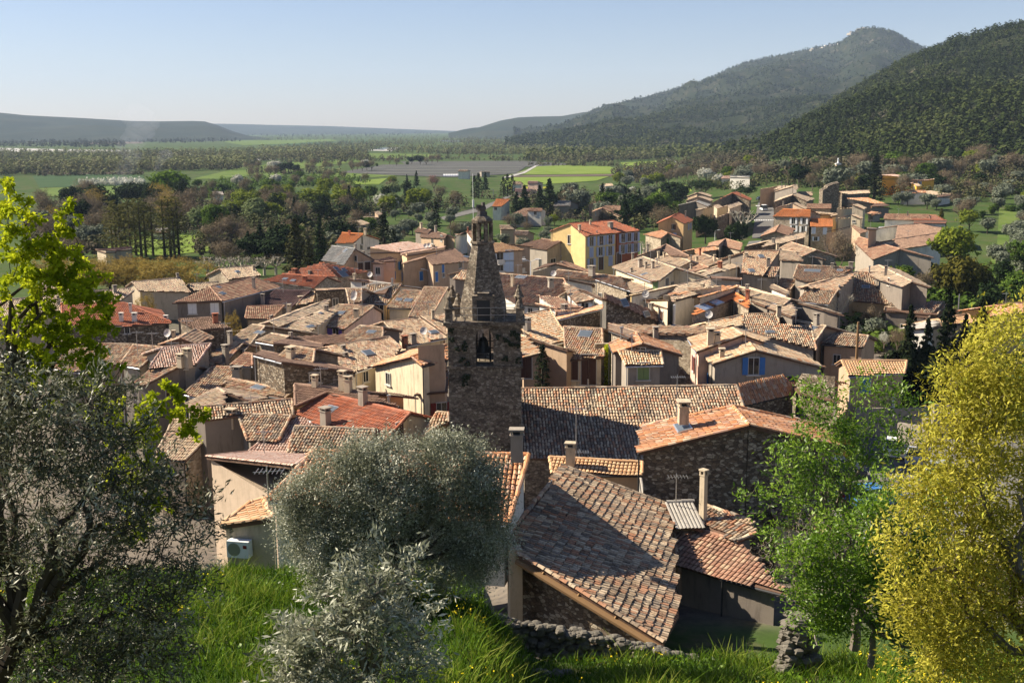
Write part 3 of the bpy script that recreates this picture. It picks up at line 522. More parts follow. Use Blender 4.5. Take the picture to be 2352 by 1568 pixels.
H('b', 'dark villa with twin chimneys, upper roof', 7, 'dgrey', 'brown', [[(1480,607),(1590,630),(1560,660),(1440,640)]], ch=[(1500,600,1.1,.8)], **O_)
H('b', 'dark villa with twin chimneys, lower roof', 5.5, 'tan', 'brown', [[(1640,645),(1728,672),(1705,702),(1490,690),(1500,660)]], ch=[(1630,630,1.2,.8)], win=[(1600,720,'n'),(1680,700,'n')], **O_)
H('b', 'pale gabled house just left of the lantern', 6, 'white', 'rust', [[(1900,640),(1950,632),(1960,690),(1945,700)],[(1900,640),(1950,632),(1850,655),(1803,688)]], ch=[(1915,635,.9,.5,'b')], **O_)
H('a', 'red shed roof near the big green tree', 4, 'white', 'red', [[(1690,333),(1725,330),(1730,345),(1695,348)]], **O_)
H('a', 'white industrial shed in the meadow', 4.5, 'white', 'fibro', [[(1885,290),(1975,288),(1985,318),(1895,315)]], pitch=8, **O_)
for i, q in enumerate([(795,640,880,672), (930,655,1055,682), (1345,640,1490,688), (1760,535,1860,575), (1860,545,2030,580)]):
    H('a', ['white caravan behind the hedge left of the poplars', 'long white mobile home left of the poplars', 'white hut seen between the poplar trunks', 'white mobile home right of the poplars', 'long white mobile home under the round green tree'][i], 3, 'white', 'fibro', [[(q[0]+10,q[1]),(q[2]-10,q[1]-2),(q[2],q[1]+8),(q[0],q[1]+10)]], pitch=10, name='mobile_home', cat='mobile home')
H('a', 'low beige changing hut beside the sports ground', 4, 'beige', 'brown', [[(845,803),(1030,812),(1028,826),(930,830)]], pitch=8, **O_)
H('b', 'white farm building beside the lavender field', 6, 'white', 'tan', [[(1835,96),(1915,96),(1925,108),(1825,110)]], **O_)
H('b', 'blue grey container shed by the field track', 4, 'grey', 'slate', [[(2035,106),(2110,105),(2112,116),(2032,116)]], pitch=5, **O_)
# right background
H('d', 'big orange roofed stone house with white shutters', 9, 'stone', 'orange', [[(215,443),(460,452),(458,515),(122,508)]], win=[(308,548,'o'),(403,550,'o'),(395,622,'o'),(310,615,'o')], sc='white', ws=(.9,1.5), pitch=20)
H('d', 'lower orange roof with pale shuttered walls', 7, 'stone', 'orange', [[(462,530),(655,532),(655,600),(455,596)]], win=[(487,632,'c',.9,1.5),(587,636,'c',.9,1.6),(505,706,'o',.8,1)], sc='wblue', pitch=20)
H('d', 'tall beige gabled house with one small square window', 9, 'beige', 'tan', [[(825,404),(875,397),(955,430),(930,444)],[(825,404),(875,397),(740,425),(692,440)]], win=[(817,478,'n',.5,1)])
H('d', 'front lean-to of the tall beige house', 6, 'beige', 'tan', [[(815,493),(850,488),(925,520),(905,530)],[(815,493),(850,488),(750,508),(705,527)]], win=[(843,552,'n',.8,.6)])
H('d', 'little ochre shed on the left flank of the beige house', 5.5, 'ochre', 'tan', [[(655,490),(695,482),(697,505),(642,512)]], win=[(685,532,'n',.6,.9)])
H('d', 'broken terracotta barn roof over a whitewashed rubble wall', 6.5, 'stone', 'rust', [[(430,398),(645,400),(642,440),(424,438)]])
H('d', 'upper dark stone gable in the stepped row along the highway', 8, 'dstone', 'tan', [[(300,318),(335,302),(495,352),(430,374)],[(300,318),(335,302),(190,345),(138,378)]], ch=[(310,330,1,.5)])
H('d', 'lower tan gable in the stepped row along the highway', 7.5, 'tan', 'tan', [[(300,392),(330,382),(420,425),(415,445)],[(300,392),(330,382),(190,415),(135,440)]], ch=[(215,400,.8,.5)])
H('d', 'topmost gable in the stepped row along the highway', 8, 'dgrey', 'tan', [[(300,240),(337,223),(345,260),(335,275)],[(300,240),(337,223),(190,262),(130,290)]], ch=[(235,240,.9,.4),(205,250,.8,.4)])
H('d', 'small roof behind the topmost stepped gable', 6.5, 'tan', 'tan', [[(180,238),(260,232),(255,255),(130,272)]])
H('d', 'low bright roof between the stepped row and the ruined gable', 5, 'tan', 'tan', [[(350,290),(475,290),(478,325),(340,320)]])
def ruin(label, fr, prof, ht, th):
    P3 = []; q = hit(*px(fr, *prof[-1]), ht); 
    for p in prof: P3.append(at_y(*px(fr, *p), q[1]+(p[0]-prof[0][0])*.004))
    z0 = float(g(q[0], q[1]))-1; n = len(P3); V = [tuple(p) for p in P3]+[(p[0], p[1]+th, p[2]) for p in P3]+[(p[0], p[1], z0) for p in P3]+[(p[0], p[1]+th, z0) for p in P3]
    F = []
    for k in range(n-1): F += [(k, k+1, 2*n+k+1, 2*n+k), (k, n+k, n+k+1, k+1), (n+k, 3*n+k, 3*n+k+1, n+k+1)]
    F += [(0, 2*n, 3*n, n), (n-1, 2*n-1, 4*n-1, 3*n-1)]
    t = thing('ruined_gable', label, 'ruin', (q[0], q[1], z0+1)); mesh_obj('wall', V, F, W['dstone'], t)
    m = MB()
    for k in range(n-1): m.tube(P3[k]+np.array([0, th/2, .1]), P3[k+1]+np.array([0, th/2, .1]), .3, n=6)
    m.build('coping', W['stone'], t)
ruin('ruined tall dark stone gable with a stepped crest', 'd', [(568,275),(606,258),(612,240),(660,222),(715,210)], 9.5, 4.0)
H('d', 'old chapel with long patchy roof behind the ruined gable', 6, 'dstone', 'tan', [[(720,288),(975,274),(985,300),(800,312),(735,302)]])
H('d', 'upper block of the egg yellow villa', 8, 'gold', 'pink', [[(1395,172),(1480,168),(1562,188),(1345,190)]], win=[(1380,210,'n',.6,.6),(1425,212,'o',.7,1)], sc='lilac', ch=[(1435,168,.8,.5)], name='villa')
H('d', 'lower block of the egg yellow villa', 5, 'gold', 'tan', [[(1372,218),(1410,216),(1447,240),(1395,240)],[(1372,218),(1410,216),(1330,225),(1288,236)]], win=[(1380,260,'n')], name='villa')
H('d', 'cluster of flat pinkish roofs below the yellow villa', 4.5, 'white', 'orangemix', [[(1340,278),(1480,278),(1485,298),(1270,305)]], **O_)
H('d', 'small white cottage roof in the orchard', 4, 'white', 'tan', [[(1570,320),(1700,310),(1705,322),(1535,342)]], **O_)
H('d', 'orange roofed shed with a walled yard', 4.5, 'dgrey', 'orangemix', [[(1030,395),(1120,393),(1162,412),(990,420)]])
H('d', 'tiny lean-to with orange edge below the walled yard', 3.5, 'grey', 'orangemix', [[(1010,485),(1080,472),(1082,482),(1000,492)]])
H('d', 'long low workshop with ribbed rust roof', 6, 'white', 'rust', [[(1118,487),(1512,493),(1525,548),(1290,540),(1108,533)]], ch=[(1320,488,.6,.4)])
H('d', 'thin bright red roof strip behind the factory', 6, 'white', 'red', [[(1380,543),(1668,545),(1660,572),(1375,570)]], pitch=12)
H('d', 'upper pink brown roof of the factory', 8.5, 'white', 'brown', [[(1232,590),(1655,555),(1600,655),(1210,712)]], pitch=14)
H('d', 'lower pink brown roof of the factory with pale side wall', 7.5, 'white', 'brown', [[(1210,714),(1640,652),(1520,760),(1255,795),(1190,775)]], pitch=14)
H('d', 'red and grey roof with long diagonal tile rows', 7, 'grey', 'rust', [[(890,690),(1252,800),(1010,893),(850,740)]], pitch=14)
H('d', 'low tan workshop with a slate edged gable', 7, 'tan', 'rust', [[(822,592),(840,588),(962,640),(900,660)],[(822,592),(840,588),(700,620),(600,640)]])
H('d', 'tan cubic stair tower beside the air ducts', 9, 'tan', 'tan', [[(962,612),(1055,618),(1055,624),(962,620)]], pitch=5, mir=False)
H('d', 'old orange house with crooked roof by the highway', 7.5, 'stone', 'rust', [[(150,642),(190,577),(322,620),(262,682)],[(150,642),(190,577),(80,635),(10,687)]], ch=[(130,660,1.3,.5)])
H('d', 'long tan roof running below the crooked orange house', 8, 'dstone', 'tan', [[(100,722),(420,643),(400,700),(20,785)]], ch=[(130,745,1,.8)], pitch=15)
H('d', 'patchwork tan roof above the bare bushy tree', 8, 'stone', 'mix', [[(285,738),(510,808),(372,870),(185,785)]], ch=[(165,800,1.4,.7)], pitch=17)
H('d', 'small tan roof with a grey sheet below the patchwork roof', 7.5, 'dgrey', 'tan', [[(180,800),(330,825),(395,900),(190,895)]], ch=[(225,985,1.8,1)])
H('d', 'small steep red and cream roof right of the skylight roof', 8.5, 'grey', 'mixr', [[(90,960),(185,962),(140,1048),(10,1030)]], ch=[(85,930,1,.7)])
H('d', 'long ribbed grey cream roof with dormer notch', 8.5, 'grey', 'mixd', [[(345,940),(850,965),(690,1050),(455,1092),(308,1050)]], ch=[(650,965,.7,.5),(815,975,1.2,.8)], sky=[(475,993,2.2,.7),(720,990,.7,.5)])
H('d', 'narrow wedge roof with bright ridge in the right block', 8, 'grey', 'mixr', [[(445,1122),(870,1000),(700,1165),(440,1140)]], pitch=16)
H('d', 'large ribbed roof with skylight above the white birch', 8.5, 'ochre', 'mixd', [[(868,1003),(1130,1012),(1045,1090),(1282,1132),(1214,1290),(780,1250)]], sky=[(950,1135,1,.8)], ch=[(980,1010,1.6,.3),(1125,1020,1.5,.5),(1095,1040,.6,.5),(780,1015,1.2,.6)], pitch=18)
H('d', 'pale tan roof over the mustard yellow gable', 7.9, 'dgrey', 'tan', [[(1065,943),(1358,1085),(1272,1133),(1045,1062),(885,990)]], pitch=14)
H('d', 'small square ribbed roof on rubble walls left of the birch', 7, 'stone', 'mixd', [[(435,1152),(700,1166),(618,1290),(350,1258)]])
H('d', 'dark little roof on the tan stucco wall', 6.5, 'tan', 'mixd', [[(200,1060),(345,1075),(280,1160),(150,1110)]], pitch=18)
H('d', 'white terrace with a red brick corner', 6, 'white', 'tan', [[(120,1110),(270,1180),(250,1200),(100,1140)]], pitch=8, mir=False)
H('d', 'long thin ribbed roof of a garden wall shed', 4, 'dgrey', 'mixd', [[(1120,1312),(1600,1352),(1585,1380),(1110,1345)]], pitch=18)
H('d', 'short ribbed shed roof under the long thin one', 3.5, 'dgrey', 'mixd', [[(1355,1378),(1520,1392),(1480,1440),(1345,1430)]])
H('d', 'sunlit orange house half hidden by the yellow green tree', 6, 'ochre', 'orangemix', [[(2115,1298),(2360,1270),(2345,1360),(2035,1397)]], pitch=15)
H('d', 'white corrugated lean-to beside the tan villa', 4, 'white', 'fibro', [[(1440,1442),(1600,1420),(1500,1492),(1325,1507)]], pitch=12, mir=False)
H('d', 'tan villa roof behind the dark cypress hedge', 5, 'tan', 'new', [[(1600,1420),(1850,1375),(1930,1440),(1480,1507)]], pitch=15)
H('d', 'long pink tan roof with two grey skylights on the right edge of the old town', 9, 'dgrey', 'tan', [[(-100,1140),(265,1250),(335,1345),(310,1405),(-60,1262)]], pitch=14, sky=[(160,1282,1,.6)])
# left middle
H('a', 'small pale stone house in front of the bare plane trees', 6, 'stone', 'tan', [[(1945,972),(2240,945),(2318,1035),(2020,1066)]], sky=[(2105,1000,.7,.6)], ch=[(2250,985,.9,.6)])
H('a', 'long pale ribbed roof in front of the golden hedge trees', 6, 'beige', 'tan', [[(1170,1090),(1600,1052),(1692,1178),(1230,1168)]], ch=[(1575,1055,.8,.5)])
H('a', 'low pale roof linking two buildings', 5, 'beige', 'tan', [[(1665,1110),(1940,1088),(1952,1112),(1720,1172)]])
H('a', 'large house with hipped rust tile roof and two white shuttered windows', 9.5, 'dgrey', 'rust', [[(1862,1135),(2245,1050),(2484,1130),(1970,1262)],['T',0,3,(1525,1275)]], win=[(1705,1322,'c'),(1903,1318,'c')], sc='white', ch=[(2252,1152,2,.5)], sky=[(1972,1195,.8,.6),(1937,1140,.6,.4)])
H('a', 'wide red hipped roof over dark rubble walls', 9, 'dstone', 'red', [[(1105,1277),(545,1282),(560,1470),(1140,1483),(1520,1450)],['T',0,4,(1435,1345)]], win=[(1128,1515,'n',.6,.8)], ch=[(1160,1360,1.3,.4),(1195,1440,1.2,.7),(1078,1440,1.2,.6),(1475,1480,1.6,.6)], pitch=20, chm='white')
H('a', 'long ribbed roof row behind the wide red roof, right half', 7.5, 'beige', 'tan', [[(520,1200),(1160,1147),(1190,1168),(1060,1262),(545,1292)]], ch=[(825,1190,1.3,.7),(1020,1180,1.2,.7)])
H('a', 'long ribbed roof row seen through the lime green maple', 7.5, 'beige', 'tan', [[(-200,1270),(515,1210),(535,1345),(-200,1420)]], ch=[(520,1290,1.5,.6)])
H('a', 'little pale hip roof behind the maple', 6, 'beige', 'tan', [[(380,1078),(460,1075),(582,1160),(400,1200),(330,1150)]])
H('a', 'second little pale hip roof behind the maple', 6, 'beige', 'tan', [[(600,1112),(740,1092),(845,1168),(580,1197)]])
H('b', 'right slope of the red roofed hall with a grey roof window', 8.5, 'stone', 'red', [['Z',(625,915,0),(1030,995,-2.3),(760,1046,-2.3)],['Z',(625,915,0),(760,1046,-2.3),(285,1012,-2.3)]], sky=[(805,1020,1.6,1.4),(745,972,.8,.7),(815,985,.9,.7)], ch=[(553,1038,2.4,.5),(378,1005,.6,1,'b'),(510,1020,.5,.5)], mir=False)
H('b', 'lower red orange roof of the hall with brick chimney', 7, 'stone', 'red', [[(272,1020),(670,1043),(548,1142),(85,1072)]], ch=[(470,1082,.8,.9,'b'),(415,1195,1.2,.7)], sky=[(295,1065,.7,.5),(365,1080,.7,.5)], ant=[(590,1110,2.4)])
H('b', 'house with speckled grey slate roof and brown gable', 9, 'tan', 'slate', [[(710,770),(915,795),(818,940),(617,893)]], win=[(910,878,'n',1.6,1),(963,955,'c',.9,1.5),(1025,945,'c',1,1.4)], sc='brown', sky=[(828,815,.6,.7)], ch=[(918,800,1,.5),(990,860,1,.5)], pitch=34)
H('b', 'light grey house with bright red orange roof behind the slate roof', 9, 'white', 'orange', [[(800,653),(990,664),(900,746),(737,745)]], win=[(978,722,'n',.9,1.6),(968,778,'n',1,1),(1034,790,'n',.7,.6)], ch=[(865,675,1,.5,'b'),(1005,655,1,.7)], ant=[(945,690)])
H('b', 'pale ochre long house with bright blue shutters on its gable', 8.5, 'pale', 'pink', [[(1312,828),(1640,780),(1724,806),(1366,858)]], win=[(1225,930,'o'),(1325,942,'o'),(1230,1028,'o'),(1330,1036,'o')], ws=(.9,1.5), dish=[(1540,820,.6),(1570,812,.6)], ch=[(1310,830,.6,.4),(1610,790,.5,.6)], pitch=14)
H('b', 'brown roofed tan house with single blue shutters', 8, 'tan', 'brown', [[(1540,870),(1795,793),(1940,903),(1600,937)]], win=[(1693,967,'c',.7,1.4),(1845,942,'n',.9,1),(1636,1042,'c',.8,1.6),(1500,1035,'c',.7,1.5),(1697,1028,'n',.6,.7)], pitch=15, sky=[(1900,868,1,.7)])
H('b', 'small pink walled house right of the slate roof', 6.5, 'pink', 'brown', [[(1062,905),(1130,909),(1185,925),(1060,925)]], win=[(1117,990,'n',.8,1.2)], pitch=12)
H('b', 'rust roof of a low house at the far left of the dark roof', 7.5, 'dgrey', 'rust', [[(-40,1310),(287,1300),(172,1420),(-60,1412)]], ch=[])
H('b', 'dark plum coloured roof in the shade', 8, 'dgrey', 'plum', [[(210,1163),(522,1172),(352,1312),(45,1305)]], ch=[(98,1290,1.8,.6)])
H('b', 'small light roof slope over the dark rubble block', 8, 'dstone', 'mix', [[(500,1180),(560,1175),(540,1270),(390,1300)]], ch=[(435,1250,.4,.8)])
H('b', 'roof terrace of the white walled house behind the mottled roofs', 8.5, 'white', 'fibro', [[(1050,1083),(1235,1108),(1180,1190),(975,1185)]], ch=[(1245,1095,.8,.3)], pitch=12)
H('b', 'white walled block with flat coping', 8.5, 'white', 'brown', [[(860,1065),(1047,1080),(1047,1088),(862,1073)]], pitch=5, mir=False, win=[(992,1112,'n',.6,1)], dish=[(1048,1090,.6)], ch=[(910,1060,.7,.5)])
H('b', 'tan roof patch below the white walled block', 8, 'grey', 'mix', [[(835,1150),(975,1152),(972,1262),(865,1285)]], dish=[(910,1270,.6)])
H('b', 'dark rubble block with flat top left of centre', 8.3, 'dstone', 'mix', [[(553,1157),(830,1150),(838,1156),(560,1166)]], pitch=6, mir=False)
H('b', 'mottled ribbed roof over the mustard wall with a tall dark window', 9, 'ochre', 'mixd', [[(1040,1118),(1328,1108),(1198,1283),(985,1275)]], win=[(1130,1350,'n',1.1,2.6),(1128,1457,'n',.8,1)], ch=[(975,1245,1.2,.3)])
H('b', 'middle ribbed roof with two small skylights', 8.5, 'cream', 'mixd', [[(1330,1165),(1500,1172),(1412,1326),(1195,1320)]], sky=[(1388,1255,.9,.7),(1305,1250,.7,.5)], ch=[(1275,1400,2.2,.3)])
H('b', 'ribbed red and cream roof left of the spire with grey verge', 9, 'cream', 'mixr', [[(1530,1137),(1738,1141),(1590,1403),(1388,1402)]], dish=[])
H('b', 'broad sunlit tan roof with pale ridge wall', 8.5, 'cream', 'tan', [[(160,1448),(690,1245),(640,1342),(245,1492)]], ch=[(330,1370,1.3,.6)], pitch=14)
H('b', 'broad tan roof sloping down to the pink house', 7.8, 'beige', 'tan', [[(640,1345),(850,1290),(575,1480),(460,1592),(220,1495)]], ch=[(225,1500,1.4,.9),(660,1350,.7,.6)], sky=[(515,1490,1.2,.5),(610,1370,.4,.3)], pitch=13)
H('b', 'pink house with purple shutters', 9, 'pink', 'mix', [[(770,1292),(1085,1306),(818,1510),(553,1462)]], win=[(660,1528,'c',.95,1.6),(745,1540,'o',.9,1.5)], sc='purple', sky=[(787,1368,.8,.7)], ch=[(925,1405,1.2,.7)], ant=[(980,1380,3)], dish=[(905,1300,.6)], pitch=17)
H('b', 'tan roofed terrace with pergola left of the spire', 8, 'dgrey', 'mix', [[(1860,990),(1915,988),(1905,1075),(1780,1060)]], pitch=18)
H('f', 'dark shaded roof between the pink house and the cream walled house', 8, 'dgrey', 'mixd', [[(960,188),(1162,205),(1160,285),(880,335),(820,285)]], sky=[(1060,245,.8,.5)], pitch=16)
H('f', 'cream walled house with mottled tan roof and dish', 9.5, 'cream', 'mix', [[(1170,152),(1480,117),(1727,292),(1370,365),(1210,200)]], dish=[(1525,320,.6)], ch=[(1357,350,1,.7,'b'),(1430,340,1.2,.8)], sky=[(1610,245,.9,.6)], pitch=17, win=[])
H('f', 'mottled roof strip between the cream house and the tower', 9.5, 'pink', 'mix', [[(1500,100),(1700,82),(1732,150),(1730,265)]], ch=[(1605,130,1.2,.4)])
H('f', 'wide patchwork cream and terracotta roof left of the blank wall', 9, 'beige', 'mix', [[(740,358),(1215,287),(1325,380),(1242,482),(915,598),(545,412)]], win=[(1005,632,'n',.7,1)], sky=[(1030,430,.9,.9)], ch=[(810,400,.3,.5),(830,465,.3,.5)], pitch=17)
H('f', 'big blank cream walled house with vines and orange roof', 9.5, 'cream', 'orangemix', [[(1415,464),(1727,353),(1732,485),(1508,542)],[(1415,464),(1727,353),(1330,415),(1066,548)]], pitch=18, mir=False)
H('f', 'house at the tower foot with light tiles and dark red shutters', 9, 'tan', 'orangemix', [['Z',(1738,573,0),(1440,792,-1.9),(1738,765,-2.1)],['Z',(1738,573,0),(1440,792,-1.9),(1385,655,-1.6),(1500,562,-.3)]], win=[(1680,930,'o',.9,1.3)], sc='red', sky=[(1620,595,1.1,.8)], mir=False)
H('f', 'small tiled lean-to wedge at the foot of the tower', 6, 'ochre', 'mix', [[(1640,955),(1742,958),(1745,1045),(1660,1065),(1505,1172)]], pitch=22, mir=False)
H('f', 'clean red tiled roof with dark row lines and a big vented chimney', 8.5, 'cream', 'red', [[(655,785),(1402,962),(1150,1244),(370,975)]], ch=[(655,1065,1.7,.9),(985,880,1.7,.8)], sky=[(697,930,1,.7)], win=[(1190,1290,'c',.7,1.8,'brown'),(1310,1160,'c',.9,2,'brown')], pitch=20)
H('f', 'long brown roof behind the clean red one', 9.5, 'yellow', 'brown', [[(380,705),(1000,775),(1307,892),(1062,872),(660,782),(385,900)]], ch=[(560,735,1.2,.6),(805,755,2,.7),(855,775,1.6,.7),(1215,865,.8,.25)], pitch=13, dish=[])
H('f', 'grey and dark rubble house with a low dark eave', 10.2, 'dstone', 'brown', [[(90,412),(872,575),(885,594),(262,508),(15,445)]], win=[(560,640,'n',.9,.8)], dish=[(335,660,.7)], pitch=13, mir=False)
H('f', 'small ribbed roof with a stone chimney', 10, 'stone', 'mixr', [[(345,365),(560,400),(545,515),(240,460)]], ch=[(345,470,1.1,.9)])
H('f', 'little tan roof with rubble side wall', 10, 'stone', 'tan', [[(172,257),(330,285),(190,352),(32,325)]], pitch=15, ch=[(345,300,.6,.4)])
H('f', 'dark wedge roof behind the small ribbed one', 9.8, 'dstone', 'brown', [[(330,287),(622,352),(612,385),(190,345)]], pitch=12)
# left, frame e
H('e', 'dark rubble wall house with bright coping, topped flat', 11, 'dstone', 'brown', [[(1578,126),(1865,108),(2056,205),(1760,225)]], pitch=1.5, mir=False, ch=[(1910,125,.5,.7,'b')], nocap=True)
H('e', 'old roof with orange worn patch and a satellite dish', 9, 'dstone', 'mixr', [[(1600,297),(1732,216),(1896,292),(1735,348)],[(1600,297),(1732,216),(1490,318),(1408,355)]], dish=[(1490,345,.6)], ch=[(1543,300,.9,.5)], mir=False)
H('e', 'reddish worn roof with two aerials', 8.5, 'grey', 'mixr', [[(1195,358),(1445,378),(1240,560),(1065,530)]], ant=[(1225,480,2.8),(1360,470,2.6)])
H('e', 'broad pink brown ribbed roof', 8.5, 'grey', 'pink', [[(1450,378),(1872,345),(1742,525),(1320,560)]], ant=[(1530,490,1.8)])
H('e', 'yellowish ribbed roof with a tall plastered chimney', 9, 'stone', 'mix', [[(1955,300),(2157,345),(1982,535),(1742,522)]], ch=[(2005,510,2.4,.8),(2040,305,.9,.6)], sky=[(1965,400,.9,.6)], ant=[(2000,370,2.6)])
H('e', 'pale roof with white valley flashing behind the yellowish one', 8.5, 'stone', 'tan', [[(2240,178),(2352,192),(2160,425),(2060,300)]], sky=[(2300,250,1,.5)], pitch=15)
H('e', 'small rust roof in the shade of the grey wall', 7.5, 'grey', 'rust', [[(2170,430),(2240,437),(2240,542),(2040,540)]])
H('e', 'long lean roof over a shaded plaster wall with a big dark chimney', 9, 'dgrey', 'mixr', [[(1420,510),(1608,537),(1300,705),(1190,700)]], ch=[(1605,515,.9,.8),(1665,515,1.7,.9)], pitch=16)
H('e', 'tile slope falling away beside the shaded plaster wall', 8.6, 'grey', 'mixr', [[(1880,548),(2142,558),(1985,705),(1752,822),(1635,790)]], ch=[(2105,650,1.3,1)], pitch=16)
H('e', 'tan roof patch with white valley edge', 7.8, 'grey', 'tan', [[(1930,742),(2000,780),(1992,885),(1650,925),(1640,885)]], pitch=14)
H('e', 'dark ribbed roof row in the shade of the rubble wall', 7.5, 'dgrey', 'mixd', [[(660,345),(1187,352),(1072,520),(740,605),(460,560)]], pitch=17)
H('e', 'brown roof with a skylight over the grey dormer window', 9, 'dgrey', 'mixr', [[(2010,650),(2600,770),(2525,832),(1998,735)]], win=[(2140,828,'n',.7,.7)], sky=[(2292,738,1.2,.5)], pitch=14)
H('e', 'straight ribbed roof in front of the grey dormer', 7.5, 'dgrey', 'mixd', [[(1672,917),(2592,838),(2600,985),(2200,970),(1800,1022)]], pitch=19)
H('e', 'dark ribbed roof left of the white flashing', 7.2, 'dgrey', 'mixd', [[(2110,968),(2580,988),(2470,1205),(2190,1197)]], pitch=19)
H('f', 'dark and cream ribbed roof in front of the clean red one', 6.8, 'beige', 'mixd', [[(385,1080),(1090,1106),(1032,1312),(320,1312)]], pitch=19)
H('e', 'stone gabled house with mossy barrel tiles and square chimney', 7.4, 'stone', 'tan', [[(1960,1055),(1540,1018),(1375,1345),(1642,1382)]], ch=[(2050,1045,1.3,.9)], pitch=20)
H('e', 'rough plastered house with pale pink tiled roof', 6.6, 'rough', 'pink', [[(2200,1306),(2765,1322),(2612,1434),(1832,1348)]], pitch=15)
# ---------------------------------------------------------------- near houses around the church
H('g', 'nave roof of the church, long mottled barrel tiles', 8.0, 'tower', 'mixd', [[(150,748),(2064,716),(2250,1310),(1085,1400),(150,1350)]], z=12.8, pitch=21, name='church_nave', cat='church', ant=[(1530,1000,3.2)])
H('g', 'stone house with two tone bright roof and green shutters', 9.5, 'stone', 'bright', [[(190,90),(405,40),(577,318),(375,358),(165,228)]], win=[(443,440,'c',1.1,2.2),(447,645,'c',1.1,1.9),(290,500,'n',1,1.1)], sc='green', ch=[(205,222,1.5,.9)], pitch=18)
H('g', 'lower bright tiled wing left of the pointed cypress', 8, 'tan', 'bright', [[(150,272),(205,290),(337,425),(150,472)]], win=[(190,540,'c',1.2,2.2)], sc='brown', pitch=18)
H('g', 'cream walled house with a long iron balcony', 8.6, 'cream', 'mixr', [[(530,195),(872,215),(887,462),(553,492)]], win=[(602,577,'c',1.2,1.8),(752,572,'c',1.4,2.8)], sc='brown', sky=[(720,262,1.1,1)], balc=[(560,668,860,645,1.0)], pitch=22)
H('g', 'grey stone gabled house with orange tinted left slope', 9, 'dgrey', 'orangemix', [[(1230,347),(1172,250),(930,350),(967,425)],[(1230,347),(1172,250),(1500,370),(1582,450)]], win=[(1210,395,'n',.9,.4)], mir=False, pitch=19)
H('g', 'small front house with bright barrel tiles and pale green shutter', 7.6, 'grey', 'bright', [[(1020,412),(1385,405),(1413,533),(1080,541)]], win=[(1236,587,'c',1.0,1.4)], sc='lgreen', pitch=20)
H('g', 'tiny roof on rubble below the tall dark stone wall', 9, 'stone', 'mixr', [[(930,170),(1200,250),(1110,290),(930,225)]], win=[], ch=[(1043,265,1,.3)], pitch=15)
H('g', 'rear wing of the blue shuttered house with pink wall', 9.5, 'pink', 'bright', [[(2122,268),(2030,206),(1632,300),(1706,420)],[(2122,268),(2030,206),(2350,292),(2300,330)]], win=[(1685,520,'o',.7,1.4)], sc='red', mir=False, pitch=17, ch=[(1345,300,1.3,.7)])
H('g', 'big grey fronted house with blue shutters and bright roof', 9.2, 'grey', 'bright', [[(2235,406),(2122,270),(1715,387),(1850,525)],[(2235,406),(2122,270),(2640,440),(2845,558)]], win=[(2213,540,'o',.95,1.5),(1800,668,'o',.9,1.6),(2740,690,'o',.8,1.2)], ch=[(1830,352,1.9,.95),(1892,318,.8,.8),(1932,470,.9,.7),(2030,300,.2,.4)], sky=[(2030,302,1,.5),(2300,340,1,.5)], mir=False, pitch=17)
H('g', 'narrow orange tiled wing with a satellite dish', 9.6, 'tan', 'bright', [[(1800,160),(2122,88),(2106,172),(1755,242)]], dish=[(1815,175,.6)], pitch=16)
H('g', 'large house with long rows of cream barrel tiles', 9.3, 'grey', 'mixd', [[(2130,82),(2426,80),(2440,165),(2718,188),(2772,395),(2110,215)]], sky=[(2358,243,.8,.4),(2430,316,.8,.4)], ch=[(2745,440,1.1,.8),(2438,70,.8,.6)], pitch=19)
H('h', 'pink tan roof joining the rows of cream tiles', 8.3, 'brown' if 'brown' in W else 'tan', 'tan', [[(225,118),(597,190),(507,320),(458,188)]], sky=[(475,215,.7,.9)], ch=[(508,180,1.6,.7)], pitch=18)
H('h', 'dark ribbed roof of the low outbuilding behind the pole', 6, 'tan', 'mixd', [[(690,248),(973,276),(932,372),(548,346)]], pitch=18)
H('h', 'yellow tan ribbed roof behind the almond tree', 6.4, 'tan', 'new', [[(735,496),(1312,497),(1292,600),(798,633)]], win=[(945,705,'c',.9,1.4)], pitch=20)
H('h', 'rubble house with bright orange hipped roof above the car park steps', 7.0, 'dstone', 'orangemix', [['Z',(205,612,0),(350,775,-1.9),(-150,890,-1.9),(-195,715,-.2)],['Z',(205,612,0),(350,775,-1.9),(720,860,-2.1),(520,690,-1.0)]], mir=False)
H('h', 'low roof slope beside the car park', 4.0, 'tan', 'mix', [[(-60,1165),(255,1180),(640,1400),(640,1440),(-80,1300)]], z=10.2, pitch=14, mir=False, sky=[(420,1380,1.2,.5)])
H('g', 'terracotta strip roof with square chimney below the nave', 0, 'tan', 'new', [[(405,1352),(1228,1398),(1228,1503),(430,1500)]], z=12.4, pitch=16, ch=[(590,1432,1.9,.9)], ant=[(640,1330,3.0)], mir=False)
H('g', 'grey corrugated sheet roof between the two stone houses', 0, 'tan', 'fibro', [[(430,1504),(1226,1504),(1226,1640),(700,1600)]], z=10.9, pitch=14, mir=False)
H('g', 'tall dark rubble house with orange roof in front of the nave', 0, 'dstone', 'orangemix', [[(2176,1072),(2032,903),(1205,1082),(1196,1312)]], z=16.6, pitch=15, sky=[(1590,1095,1.5,.7)], ch=[(1590,985,.9,1.1)], zb=8.5)
H('D', 'stone gable house with orange barrel tiles behind the big olive tree', 0, 'white', 'orangemix', [[(722,1038),(1215,1046),(1168,1205),(612,1150)]], z=17.1, pitch=20, ch=[(1187,1040,1.3,.9)], win=[(1040,1290,'n',.7,1)], sc='brown', zb=12.5, chm='grey')
AX = H('i', 'small beige annexe with stepped pale tiles and a wall unit', 0, 'beige', 'new', [[(1968,388),(1895,257),(1800,285),(1594,442)]], z=18.2, pitch=14, mir=False, zb=13.5, over=.08)
